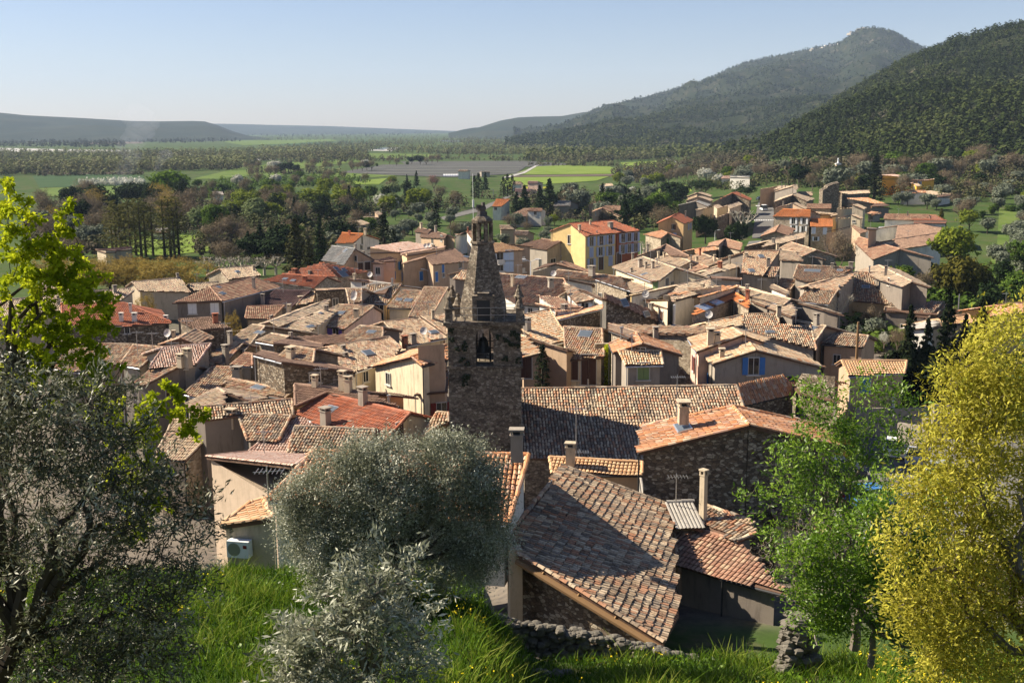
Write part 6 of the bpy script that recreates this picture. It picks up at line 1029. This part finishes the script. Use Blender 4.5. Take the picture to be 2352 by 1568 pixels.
# ---------------------------------------------------------------- foreground trees
def path(mb, p, q, r0, r1, rr, m=0, n=4, sag=.08):
    p = np.array(p); q = np.array(q); L_ = np.linalg.norm(q-p); pts = [p]; o = np.array([rr.gauss(0, 1) for _ in range(3)])*L_*sag
    for i in range(1, n+1): t = i/n; pts.append(p+(q-p)*t+o*math.sin(math.pi*t)+np.array([rr.gauss(0, 1) for _ in range(3)])*L_*.02*(i < n))
    for i in range(n): a = r0+(r1-r0)*i/n; b = r0+(r1-r0)*(i+1)/n; mb.tube(pts[i], pts[i+1], a, b, 6 if a > .02 else 4, m)
    return pts
def fg_tree(name, label, base, fork, circles, D, depth, ntip, leafm, barkm, spec, r0=.14, seed=1, catg='tree', up=.4, tw=.35, arms=6):
    """skeleton grows from the fork to tips sampled inside the crown; leaves sit on the last twigs"""
    rr = random.Random(seed); base = np.array(base, float); fork = np.array(fork, float); root = thing(name, label, catg, base)
    mb = MB(); path(mb, base, fork, r0, r0*.8, rr, n=5, sag=.05); tips = []
    wts = [c[2]**2 for c in circles]
    for _ in range(ntip):
        c = rr.choices(circles, wts)[0]; a = rr.random()*6.283; k = math.sqrt(rr.random())*rr.uniform(.78, 1.22); Dd = D+(c[3] if len(c) > 3 else 0)
        rad = c[2]*Dd/FPX; dz = math.sqrt(max(0, 1-min(1, k*k))); Y = Dd+rr.uniform(-1, 1)*max(.3, dz)*rad*depth; tips.append(at_y(c[0]+c[2]*k*math.cos(a), c[1]+c[2]*k*math.sin(a), Y))
    tips.sort(key=lambda t: np.linalg.norm(t-fork)); nodes = [fork]; rads = [r0*.75]; twigs = []
    # main arms
    cent = np.mean(tips, 0); 
    for a in range(arms):
        t = tips[int(len(tips)*(.55+.4*rr.random()))]; q = fork+(t-fork)*.7; ps = path(mb, fork, q, r0*.55, r0*.16, rr, n=6, sag=.1)
        for i, p in enumerate(ps[1:]): nodes.append(p); rads.append(r0*.55*(1-(i+1)/7.5))
    N_ = np.array(nodes); Rr = list(rads)
    for t in tips:
        d = np.linalg.norm(N_-t, axis=1)+np.maximum(0, (N_[:, 2]-t[2]))*up; k = int(np.argmin(d)); p = N_[k]; r = min(Rr[k]*.6, .012+.012*d[k]); L_ = np.linalg.norm(t-p)
        ps = path(mb, p, t, max(r, .006), .004, rr, n=3 if L_ < 1 else 5, sag=.1)
        N_ = np.concatenate([N_, np.array(ps[1:])]); Rr += [max(r, .006)*(1-i/(len(ps))) for i in range(1, len(ps))]; dr = (t-ps[-2]); dr /= max(1e-6, np.linalg.norm(dr)); twigs.append((ps[-2], t, dr))
    mb.build('trunk', barkm, root)
    n, ln, wd, mode, spread = spec; C = []; Dr = []; 
    for p, t, d in twigs:
        if mode == 'twig':
            s = rng.random(n)**.8; e = t+d*tw*.6; pos = p+(e-p)*s[:, None]+rng.normal(0, spread, (n, 3)); C.append(pos); dd = d+rng.normal(0, .55, (n, 3)); Dr.append(dd)
        else:
            for b in range(rr.choice([1, 1, 2])):
                o = t+np.array([rr.gauss(0, 1), rr.gauss(0, 1), rr.gauss(0, 1)])*spread*1.2*(b > 0); m_ = n; v = rng.normal(size=(m_, 3)); v /= np.linalg.norm(v, axis=1)[:, None]; C.append(o+v*spread*rng.random((m_, 1))**.4); Dr.append(v+np.array([0, 0, -.3]))
    C = np.concatenate(C); Dr = np.concatenate(Dr); V, F = quads(C, ln*(.65+.7*rng.random(len(C))), wd/ln, D=Dr/np.linalg.norm(Dr, axis=1)[:, None]); rn = np.clip(rng.random(len(C))*.4+.6*np.repeat(rng.random(len(C)//n), n)[:len(C)] if len(C) % n == 0 else rng.random(len(C)), 0, 1)
    mesh_obj('crown', V, F, leafm, root, rnd=np.repeat(rn, 4)); return root
ol = leafmat('olive_near', [(.02, .022, .01), (.04, .045, .02), (.09, .095, .045), (.24, .24, .15), (.62, .6, .44)], .12, .5, .3)  # pale ramp stops put the white glints of the leaves into their colour
om = leafmat('olive_mid', [(.07, .075, .045), (.17, .18, .11), (.3, .31, .21), (.5, .5, .38), (.75, .75, .62)], .2, .5, .3)
mp = leafmat('maple', [(.16, .22, .01), (.36, .42, .015), (.62, .64, .03)], .5); al = leafmat('almond', [(.04, .09, .008), (.14, .25, .015), (.3, .42, .05)], .4, .45, .4); yl = leafmat('hackberry', [(.13, .12, .015), (.36, .33, .035), (.62, .56, .1), (.42, .46, .05)], .45)
fg_tree('olive_tree', 'large dark silver leaved olive filling the lower left corner', at_y(-80, 1650, 8.6), at_y(30, 1480, 8.8), [(50,960,120),(170,1010,140),(100,1150,190),(290,1100,120),(340,1250,120),(100,1380,210),(280,1440,150),(430,1190,55),(240,890,50),(30,850,60),(200,1560,180),(430,1330,40),(380,1500,60)], 8.8, 1.0, 760, ol, bark, (52, .056, .014, 'twig', .045), .12, 3, arms=9)
fg_tree('olive_tree', 'medium silver grey olive standing in front of the near roofs', at_y(945, 1385, 30.5), at_y(915, 1290, 30.7), [(900,1130,110),(1040,1110,95),(780,1130,95),(715,1215,80),(1090,1220,80),(900,1230,130),(1020,1045,45),(850,1060,60),(1110,1120,55),(680,1150,45),(1060,1300,70),(760,1290,60)], 31, .95, 1250, om, bark, (150, .082, .03, 'twig', .16), .17, 5, tw=.5, arms=10)
fg_tree('olive_tree', 'nearest pale olive sprig rising at the bottom left of centre', at_y(840, 1700, 7), at_y(850, 1560, 7.0), [(880,1270,22),(860,1340,45),(940,1330,28),(820,1420,85),(920,1450,70),(760,1500,90),(850,1530,120),(700,1480,45),(960,1480,30),(660,1560,60)], 7, .9, 230, om, barkg, (52, .055, .015, 'twig', .03), .05, 8, arms=7)
fg_tree('maple_tree', 'lime green budding maple along the left edge', at_y(-60, 1300, 13), at_y(20, 1000, 13), [(25,400,28),(30,500,60),(60,590,70),(110,640,60),(150,520,28),(60,700,110),(170,700,80),(230,690,40),(120,600,60),(230,780,30),(250,730,30),(60,800,90),(170,790,70),(130,560,40),(200,640,50),(110,880,80),(220,860,60),(150,460,20)], 13, .9, 300, mp, bark, (34, .055, .04, 'ball', .07), .1, 4, arms=8)
fg_tree('maple_tree', 'lower lime green maple branches poking out right of the big olive', at_y(150, 1500, 14), at_y(250, 1250, 14), [(400,895,25),(350,935,35),(420,950,35),(470,960,12),(330,1000,40),(440,990,25),(290,1100,60),(330,1150,50),(250,960,50),(360,1080,40),(300,1220,40)], 14, .8, 170, mp, bark, (34, .055, .04, 'ball', .07), .05, 9, arms=5)
fg_tree('almond_tree', 'open branched almond tree with fresh green leaves right of the near roofs', at_y(1962, 1490, 27), at_y(1965, 1330, 27), [(1860,910,40),(1900,960,60),(1990,900,45),(2050,900,35),(1900,1020,80),(2000,1010,70),(1810,1110,60),(1900,1150,90),(1720,1150,38),(2060,1000,40),(1990,1130,70),(1800,1050,40),(1780,1230,35),(2120,1010,28),(2110,930,20)], 27, .9, 460, al, barkg, (20, .12, .045, 'twig', .1), .13, 6, arms=10)
fg_tree('leafy_bush', 'dense bright green bush at the foot of the almond tree', at_y(2000, 1530, 24), at_y(2010, 1450, 24), [(1850,1290,60),(1900,1380,80),(2180,1330,80),(2160,1480,70),(1970,1250,90),(2080,1300,100),(1980,1380,90),(2080,1390,90),(2130,1230,80),(1900,1400,50),(2030,1160,60),(2150,1140,50)], 24, .9, 800, al, barkg, (40, .095, .045, 'twig', .11), .08, 7, arms=9, catg='bush')
fg_tree('twiggy_bush', 'grey leafless bush reaching over the red ribbed roof', at_y(1880, 1480, 26), at_y(1880, 1400, 26), [(1790,1280,50),(1840,1230,50),(1830,1330,60),(1900,1250,70),(1740,1270,25),(1880,1360,60)], 26, .8, 700, L['brown'], flat('bark_twig', (.3, .26, .22), .9, .1, .2), (3, .05, .02, 'twig', .05), .05, 12, arms=9, catg='bush')
fg_tree('hackberry_tree', 'big golden yellow spring tree along the right edge', at_y(2420, 1750, 17), at_y(2400, 1500, 17), [(2310,830,110),(2240,930,90),(2330,1000,130),(2210,1070,90),(2280,1150,130),(2110,1180,50),(2250,1290,130),(2060,1250,45),(2090,1380,60),(2150,1000,40),(2190,1420,110),(2320,1440,140),(2120,1500,60),(2350,740,50),(2230,1530,110),(2380,900,90),(2170,880,40),(2100,1100,40)], 17, .9, 900, yl, barkg, (48, .085, .032, 'twig', .12), .16, 10, arms=12)
# grass, flowers, stones on the bank
n = 105000; gx = rng.uniform(-1, 1, n); gy = 11+27*rng.random(n)**.7; gx = gx*(gy*.50+1.5); k = (gx < -1) | (gy < 32.8); gx, gy = gx[k], gy[k]; gz = g(gx, gy)+.12*np.sin(gx*1.3+gy*.7)*np.sin(gy*1.1+.5); n = len(gx)
tf = np.sin(gx*1.1+2*np.sin(gy*.8))*np.sin(gy*1.3+1.3*np.sin(gx*.7)); hh = (.22+.28*rng.random(n))*(1+.65*tf); a = rng.uniform(0, 6.28, n); wv = np.stack([np.cos(a), np.sin(a), np.zeros(n)], 1)*.014; ln_ = np.stack([rng.normal(0, .35, n), rng.normal(0, .35, n), np.ones(n)], 1)*hh[:, None]
B = np.stack([gx, gy, gz-.03], 1); m1 = B+ln_*.55; tp = B+ln_*np.array([1.5, 1.5, .95]); V = np.stack([B-wv, B+wv, m1+wv*.8, m1-wv*.8, tp-wv*.15, tp+wv*.15], 1).reshape(-1, 3); bs = np.arange(n)[:, None]*6; F = np.concatenate([np.concatenate([bs, bs+1, bs+2, bs+3], 1), np.concatenate([bs+3, bs+2, bs+5, bs+4], 1)])
gm = leafmat('grass', [(.015, .04, .004), (.05, .11, .008), (.12, .2, .012), (.24, .27, .05)], .3, .6); tag(mesh_obj('grass', V, F, gm, rnd=np.repeat(np.clip(.45+.33*tf+rng.normal(0, .22, n), 0, 1), 6)), 'tall fresh green grass on the bank below the viewpoint', None, None, 'stuff')
n = 26000; wx = rng.uniform(-1, 1, n); wy = 12+25*rng.random(n)**.7; wx = wx*(wy*.5+1); k = ((wx < -1) | (wy < 32.6)) & (np.sin(wx*.9+1)*np.sin(wy*.75) > -.1); wx, wy = wx[k], wy[k]; C = np.stack([wx, wy, g(wx, wy)+.08+.2*rng.random(len(wx))], 1); V, F = quads(C, .12*(.5+rng.random(len(C))), .6)
tag(mesh_obj('weeds', V, F, al, rnd=np.repeat(rng.random(len(C))*.7, 4)), 'low leafy weeds among the grass of the bank', None, None, 'stuff')
n = 1500; k0 = rng.normal(size=(60, 2)); fx = np.repeat(rng.uniform(-1, 1, 75), 20)+rng.normal(0, .03, 1500); fy = np.repeat(rng.uniform(14, 36, 75), 20)+rng.normal(0, .5, 1500); fx = fx*(fy*.5); k = (fx < -1) | (fy < 32.6); fx, fy = fx[k], fy[k]; C = np.stack([fx, fy, g(fx, fy)+.3+.25*rng.random(len(fx))], 1); C = np.repeat(C, 3, 0)+rng.normal(0, .02, (3*len(C), 3)); V, F = quads(C, .055, .9)
fm = flat('petals_yellow', (.75, .6, .02), .7, .1, .1); tag(mesh_obj('wild_flowers', V, F, fm), 'scattered yellow wild flowers in the grass', None, None, 'stuff')
rockm = W['stone']; rk = flat('weathered_stone', (.15, .135, .11), .95, .1, .45)
def rockbits(pts, s, mat, name, label, catg, loc):
    t = thing(name, label, catg, loc); mb = MB()
    for p, q in pts:
        v = Vector((random.gauss(0, 1), random.gauss(0, 1), random.gauss(0, 1))).normalized(); r = s*q
        ring = []; P_ = []
        for zz, kk in ((-.5, .7), (-.1, 1), (.3, .85), (.5, .45)):
            for i in range(6): a = i*1.047+.3*zz; u = kk*r*random.uniform(.75, 1.1); P_.append((p[0]+u*math.cos(a)*1.2, p[1]+u*math.sin(a), p[2]+zz*r*1.1))
        mb.add(P_, [(j*6+i, j*6+(i+1) % 6, (j+1)*6+(i+1) % 6, (j+1)*6+i) for j in range(3) for i in range(6)]+[tuple(range(18, 24)), tuple(range(6))[::-1]])
    mb.build('stones', mat, t); return t
random.seed(4); A_ = at_y(1040, 1392, 33.4); B_ = at_y(1430, 1462, 33.0); C_ = at_y(1745, 1542, 32.4); pts = []
for i in range(900):
    t = random.random(); p = A_+(B_-A_)*t*2 if t < .5 else B_+(C_-B_)*(t*2-1); pts.append(((p[0], p[1]+random.uniform(-.2, .2), p[2]-random.random()**1.5*1.1-.1), random.uniform(.6, 1.2)))
rockbits(pts, .15, rk, 'stone_wall', 'low crumbling dry stone wall along the edge of the grass bank', 'wall', (float(B_[0]), float(B_[1]), float(B_[2])-1))
q = at_y(1835, 1470, 30.5); rockbits([((q[0]+random.uniform(-.45, .45)*(1.25-.55*z_), q[1]+random.uniform(-.35, .35), q[2]-.95+z_*1.75), random.uniform(.7, 1.3)) for z_ in np.linspace(0, 1, 230)], .17, rk, 'ruined_pillar', 'stub of a ruined rubble pillar beside the twiggy bush', 'ruin', (float(q[0]), float(q[1]), float(q[2])-1))
q = at_y(1035, 1395, 31.6); rockbits([((q[0]+random.uniform(-.3, .3), q[1]+random.uniform(-.2, .2), q[2]-.35+z_*.6), random.uniform(.8, 1.3)) for z_ in np.linspace(0, 1, 34)], .19, rk, 'stone_pile', 'small pile of grey rocks at the left end of the stone wall', 'rocks', (float(q[0]), float(q[1]), float(q[2])-.5))
q = hit(1270, 1552); rockbits([((q[0]-.5+z_*.12, q[1]+random.uniform(-.1, .1), q[2]+.1), random.uniform(.7, 1)) for z_ in range(9)], .17, rk, 'stone_pile', 'few loose stones in the grass at the bottom edge', 'rocks', tuple(float(v) for v in q))
# ---------------------------------------------------------------- small things
r = wallhit(AX[2], *px('i', 1738, 585))
if r:
    X, e, nn = r; an = math.atan2(e[1], e[0]); t = thing('air_conditioner', 'white air conditioner box on the wall of the small annexe', 'air conditioner', X); c0 = X+nn*.22
    m = MB(); m.box(c0, (.85, .34, .62), an); m.build('casing', white, t)
    c1 = X+nn*.395-e*.14; m = MB(); ang_ = np.linspace(0, 6.283, 17)[:-1]; P_ = [c1]+[c1+e*math.cos(a)*.25+np.array([0, 0, math.sin(a)*.25]) for a in ang_]; m.add(P_, [(0, i+1, (i+1) % 16+1) for i in range(16)]); m.build('fan_grille', metal, t)
    c2 = X+nn*.395+e*.29; m = MB(); m.box(c2+np.array([0, 0, .12]), (.14, .012, .12), an); m.build('red_badge', P['red'], t)
    m = MB(); [m.box(X+nn*.2+e*s_-np.array([0, 0, .34]), (.04, .4, .04), an) for s_ in (-.3, .3)]; m.build('bracket', metal, t)
def car(x, y, rz, col, label, van=False, D=None):
    p = hit(x, y) if D is None else at_y(x, y, D); p = np.array([p[0], p[1], float(g(p[0], p[1]))+.07]); t = thing('parked_car' if not van else 'delivery_van', label, 'car' if not van else 'van', p, None)
    def tf(P_): ca, sa = math.cos(rz), math.sin(rz); return [(p[0]+a*ca-b*sa, p[1]+a*sa+b*ca, p[2]+c) for a, b, c in P_]
    L2 = 2.1 if not van else 2.4; prof = [(-L2,.35),(-L2,.75),(-L2+.1,.95),(-1.5,1.0),(-1.05,1.02),(1.1,.98),(1.75,.85),(L2,.68),(L2,.35)] if not van else [(-L2,.35),(-L2,1.0),(-1.5,1.05),(1.2,1.05),(1.9,.95),(L2,.8),(L2,.35)]
    roof_ = [(-1.85,.98),(-1.55,1.35),(-1.1,1.5),(.2,1.5),(.55,1.4),(1.15,.97)] if not van else [(-2.35,1.0),(-2.3,2.0),(-2.1,2.1),(.9,2.1),(1.3,1.9),(1.9,1.0)]
    bodym = flat('paint_'+label.split()[0], col, .25, .6, .02) if 'paint_'+label.split()[0] not in bpy.data.materials else bpy.data.materials['paint_'+label.split()[0]]
    def ext(pr, hw_, hw2, nm, mats, par):
        n = len(pr); P_ = [(a, -(hw_ if i in (0, n-1) else hw2), c) for i, (a, c) in enumerate(pr)]+[(a, (hw_ if i in (0, n-1) else hw2), c) for i, (a, c) in enumerate(pr)]; F = [(i, i+1, n+i+1, n+i) for i in range(n-1)]+[tuple(range(n))[::-1], tuple(range(n, 2*n)), (n-1, 0, n, 2*n-1)]
        return mesh_obj(nm, tf(P_), F, mats, par)
    ext(prof, .84, .88, 'body', bodym, t); ext(roof_, .82, .66, 'cabin', glass, t); ext([(a*.93-.02, c+.02) for a, c in roof_[1:-1]], .66, .67, 'car_roof', bodym, t)
    for sx_ in (-1.3, 1.35):
        for sy_ in (-.82, .82):
            m = MB(); P0, P1 = tf([(sx_, sy_-.1, .32), (sx_, sy_+.1, .32)]); m.tube(P0, P1, .32, n=14); w_ = m.build('wheel', iron, t)
    for sy_ in (-.62, .62):
        m = MB(); m.add(tf([(-L2-.02, sy_-.16, .68), (-L2-.02, sy_+.16, .68), (-L2-.02, sy_+.16, .88), (-L2-.02, sy_-.16, .88)]), [(0, 1, 2, 3)]); m.build('tail_light', P['red'], t)
        m = MB(); m.add(tf([(L2+.02, sy_-.16, .52), (L2+.02, sy_+.16, .52), (L2+.02, sy_+.16, .68), (L2+.02, sy_-.16, .68)]), [(0, 1, 2, 3)]); m.build('headlight', white, t)
car(2108, 1062, 1.15, (.5, .52, .55), 'silver hatchback parked with its tail to the viewer'); car(2190, 985, .5, (.75, .75, .75), 'white car behind the low wall on the right'); car(2010, 1165, .3, (.02, .1, .45), 'blue car behind the almond tree'); car(2155, 1100, 1.15, (.3, .34, .38), 'greyish car beside the silver hatchback')
car(1893, 1062, .1, (.75, .42, .02), 'yellow car seen through the almond branches'); car(1900, 1032, .0, (.7, .36, .03), 'orange yellow car farther back near the wall'); car(1925, 1095, -.2, (.03, .04, .06), 'dark car left of the almond branches'); car(2055, 1045, 1.2, (.72, .73, .73), 'white hatchback left of the silver one')
car(1744, 461, 1.57, (.06, .08, .12), 'dark car driving on the highway left lane'); car(1768, 460, 1.6, (.8, .8, .8), 'white car driving on the highway right lane'); car(1754, 485, 1.57, (.76, .76, .77), 'white van at the stop lines', True)
def pole(name, label, fr, x, y0, y1, r, mat, D=None, arms=(), catg='pole'):
    a = px(fr, x, y0); b = px(fr, x, y1); p = hit(*a) if D is None else at_y(*a, D); q = at_y(b[0], b[1], p[1]); t = thing(name, label, catg, p); m = MB(); m.tube(p-np.array([0, 0, .5]), (p[0], p[1], q[2]), r, r*.7, 8); m.build('post', mat, t)
    for s_, h_ in arms:
        m = MB(); m.tube((p[0], p[1], q[2]-.05), (p[0]+s_, p[1], q[2]+h_), r*.5, n=6); m.box((p[0]+s_*1.15, p[1], q[2]+h_), (.6, .3, .14)); m.build('lamp_head', mat, t)
    return t, p, q
pole('wooden_pole', 'brown wooden utility pole beside the silver olive', 'h', 866, 490, 150, .16, wood, D=112)
pole('street_lamp', 'double armed white street lamp in front of the garden', 'c', 1870, 722, 632, .09, white, arms=[(-.9, .1), (.9, .1)], catg='street lamp'); pole('street_lamp', 'white angled street lamp beside the apartment balconies', 'c', 237, 1018, 905, .09, white, arms=[(.9, .3), (-.9, .3)], catg='street lamp', D=175)
pole('street_lamp', 'white angled lamp at the corner of the brick red house', 'c', 1212, 830, 750, .09, white, arms=[(-1.4, -.3)], catg='street lamp', D=225); pole('street_lamp', 'grey lamp between the firs and the orange bungalow', 'c', 595, 375, 300, .12, white, arms=[(.9, .2)], catg='street lamp'); pole('street_lamp', 'white angled lamp in front of the tan house with blue shutters', 'b', 1600, 1065, 1000, .1, white, D=190, arms=[(-1.4, .5)], catg='street lamp')
pole('power_pole', 'grey concrete power pole left of the field conifers', 'b', 967, 210, 150, .2, metal); pole('power_pole', 'pale power pole near the park road bend', 'b', 2142, 345, 268, .18, metal, arms=[(-.8, 0)]); pole('power_pole', 'grey pole left of the lantern of the spire', 'b', 1760, 672, 575, .13, metal); pole('power_pole', 'white pole in the garden of the small white house', 'c', 175, 548, 455, .13, white); pole('power_pole', 'thin grey pole above the canal slope', 'd', 1770, 1330, 1195, .1, metal, D=150); pole('power_pole', 'pale post beside the canal lock', 'd', 2237, 690, 580, .14, metal)
t, p, q = pole('sign_post', 'white post with two round road signs at the alley corner', 'c', 1505, 1640, 1290, .2, white, D=122)
for z_, mm in ((.38, P['blue']), (.28, P['blue'])): pass
zc = p[2]+(q[2]-p[2])*.42; m = MB(); m.box((p[0], p[1]-.22, zc), (.7, .06, .7)); m.build('square_sign', P['blue'], t); m = MB(); m.tube((p[0], p[1]-.2, zc-.95), (p[0], p[1]-.26, zc-.95), .38, n=18); m.build('round_sign', P['red'], t); m = MB(); m.tube((p[0], p[1]-.2, zc-.95), (p[0], p[1]-.275, zc-.95), .28, n=18); m.build('sign_face', P['blue'], t); m = MB(); m.box((p[0], p[1]-.26, zc), (.1, .02, .44)); m.box((p[0], p[1]-.26, zc+.12), (.3, .02, .09)); m.build('sign_symbol', white, t)
# ivy
p = at_y(*px('g', 930, 520), 104); C = []; 
for i in range(2600): C.append(at_y(*px('g', random.uniform(893, 962)+random.uniform(-8, 8), 345+random.random()**.8*400), 103.6+random.uniform(-.2, .25)))
t = thing('ivy', 'bright yellow green ivy covering the narrow wall', 'ivy', p); V, F = quads(np.array(C), .17, .8); mesh_obj('leaves', V, F, mp, t, rnd=np.repeat(rng.random(len(C)), 4)); m = MB(); a0 = at_y(*px('g', 927, 340), 104.2); a1 = at_y(*px('g', 927, 760), 104.2); m.box(((a0[0]+a1[0])/2, 104.3, (a0[2]+a1[2])/2), (2.6, .5, a0[2]-a1[2])); m.build('host_wall', W['stone'], t)
# statue, low walls of the car park
p = at_y(*px('h', 1190, 915), 99); t = thing('garden_statue', 'small white statue on the low wall beside the yew hedge', 'statue', p); m = MB(); m.lathe(p, [(.22, 0), (.2, .1), (.14, .15), (.2, .3), (.16, .7), (.19, .95), (.09, 1.05), (.11, 1.15), (.1, 1.25), (.03, 1.32)], 10); m.build('figure', white, t)
def lowwall(label, fr, a, b, D1, D2, th=.3, depth=1.6, mat=None, posts=()):
    A = at_y(*px(fr, *a), D1); B = at_y(*px(fr, *b), D2); t = thing('low_wall', label, 'wall', (A+B)/2-np.array([0, 0, depth])); d = (B-A); an = math.atan2(d[1], d[0]); m = MB(); c = (A+B)/2; L_ = np.linalg.norm(d[:2])
    nrm = np.array([-math.sin(an), math.cos(an), 0])*th/2; z0 = min(A[2], B[2])-depth; P_ = [A-nrm, B-nrm, B+nrm, A+nrm]; m.add([tuple(v) for v in P_]+[(v[0], v[1], z0) for v in P_], [(0, 1, 2, 3), (0, 1, 5, 4), (1, 2, 6, 5), (2, 3, 7, 6), (3, 0, 4, 7)]); m.build('wall', mat or W['grey'], t)
    for s_ in posts: c = A+d*s_; m = MB(); m.box((c[0], c[1], c[2]-depth/2+.35), (.5, .5, depth+.7), an); m.build('post', W['grey'], t)
    return t
lowwall('long grey retaining wall behind the car park', 'h', (860, 912), (1900, 905), 98, 100, depth=2.6, posts=[])
lowwall('grey parapet wall with square posts in front of the white car', 'h', (1240, 1040), (1490, 1075), 88, 86, depth=1.6, posts=[.98]); lowwall('taller wall piece right of the parapet', 'h', (1555, 945), (1800, 965), 93, 94, depth=1.8, posts=[0.02])
lowwall('stepped wall with iron rail below the orange hipped roof', 'h', (-60, 1090), (390, 1075), 82, 84, depth=2.4, posts=[.85])
# hill chapel
p = hit(*px('d', 710, 178)); Dc = p[1]; t = thing('hill_chapel', 'chapel with a square bell tower and statue at the foot of the right hill', 'chapel', p)
a = at_y(*px('d', 690, 50), Dc); b = at_y(*px('d', 725, 50), Dc); wd = b[0]-a[0]; m = MB(); m.box(((a[0]+b[0])/2, Dc+wd/2, (a[2]+p[2])/2-1), (wd, wd, a[2]-p[2]+2)); m.build('tower', W['tan'], t); m = MB(); m.box(((a[0]+b[0])/2, Dc+wd/2, a[2]+.3), (wd+.5, wd+.5, .6)); m.build('tower_cornice', W['white'], t); m = MB(); m.lathe(((a[0]+b[0])/2, Dc+wd/2, a[2]+.6), [(.5, 0), (.4, .8), (.3, .9), (.35, 1.8), (.15, 2.2)], 8); m.build('statue', white, t)
m = MB(); m.box(((a[0]+b[0])/2, Dc-.02, a[2]-2.2), (wd*.35, .2, 2.6)); m.build('belfry_window', iron, t)
e0 = at_y(*px('d', 727, 62), Dc+1); e1 = at_y(*px('d', 935, 128), Dc+1); m = MB(); z0 = p[2]-2; m.add([tuple(e0), tuple(e1), (e1[0], e1[1], z0), (e0[0], e0[1], z0), (e0[0], e0[1]+9, e0[2]), (e1[0], e1[1]+9, e1[2]), (e1[0], e1[1]+9, z0), (e0[0], e0[1]+9, z0)], [(0, 1, 2, 3), (0, 4, 5, 1), (1, 5, 6, 2), (0, 3, 7, 4), (4, 7, 6, 5)]); m.build('nave', W['dgrey'], t); m = MB(); m.add([(e0[0], e0[1]-.6, e0[2]+.15), (e1[0]+.8, e1[1]-.6, e1[2]+.0), (e1[0]+.8, e1[1]+9.5, e1[2]), (e0[0], e0[1]+9.5, e0[2]+.15)], [(0, 1, 2, 3)]); m.build('nave_roof', T['deck'], t)
# greenhouse tunnels
def tunnel(label, x0, x1, y, hpx, n_, mat):
    p = hit(x0, y); q = at_y(x1, y, p[1]); t = thing('greenhouse', label, 'greenhouse', p); r = hpx/FPX*p[1]; m = MB(); P_ = []
    for k in range(2):
        X = p[0] if k == 0 else q[0]
        for i in range(9): a = math.pi*i/8; P_.append((X, p[1]-r*math.cos(a)*1.4, p[2]+r*math.sin(a)))
    m.add(P_, [(i, i+1, 10+i, 9+i) for i in range(8)]+[tuple(range(9)), tuple(range(9, 18))[::-1]]); m.build('cover', mat, t); m = MB()
    for X in np.linspace(p[0], q[0], n_): [m.tube((X, p[1]-(r+.03)*math.cos(math.pi*i/8)*1.4, p[2]+(r+.03)*math.sin(math.pi*i/8)), (X, p[1]-(r+.03)*math.cos(math.pi*(i+1)/8)*1.4, p[2]+(r+.03)*math.sin(math.pi*(i+1)/8)), .08, n=4) for i in range(8)]
    m.build('hoops', metal, t)
tunnel('long white plastic tunnel beside the farm building', 1018, 1062, 406, 6, 9, white); tunnel('green tunnel greenhouse beside the rapeseed patch', 1460, 1506, 390, 5, 9, flat('green_plastic', (.12, .3, .24), .4))
t_ = hit(*px('d', 1130, 690)); t = thing('ventilation_unit', 'big grey rooftop air ducts beside the factory', 'ventilation unit', t_); c = at_y(*px('d', 1150, 655), t_[1]-6); m = MB(); m.box(c, (3.4, 2.5, 1.6)); m.build('housing', zinc, t)
for s_ in (-2.4, 2.2): m = MB(); m.tube(c+np.array([s_, 0, -.6]), c+np.array([s_, 0, 1.2]), .8, n=12); m.tube(c+np.array([s_, 0, 1.0]), c+np.array([s_*.3, 0, 1.0]), .65, n=12); m.build('duct', zinc, t)
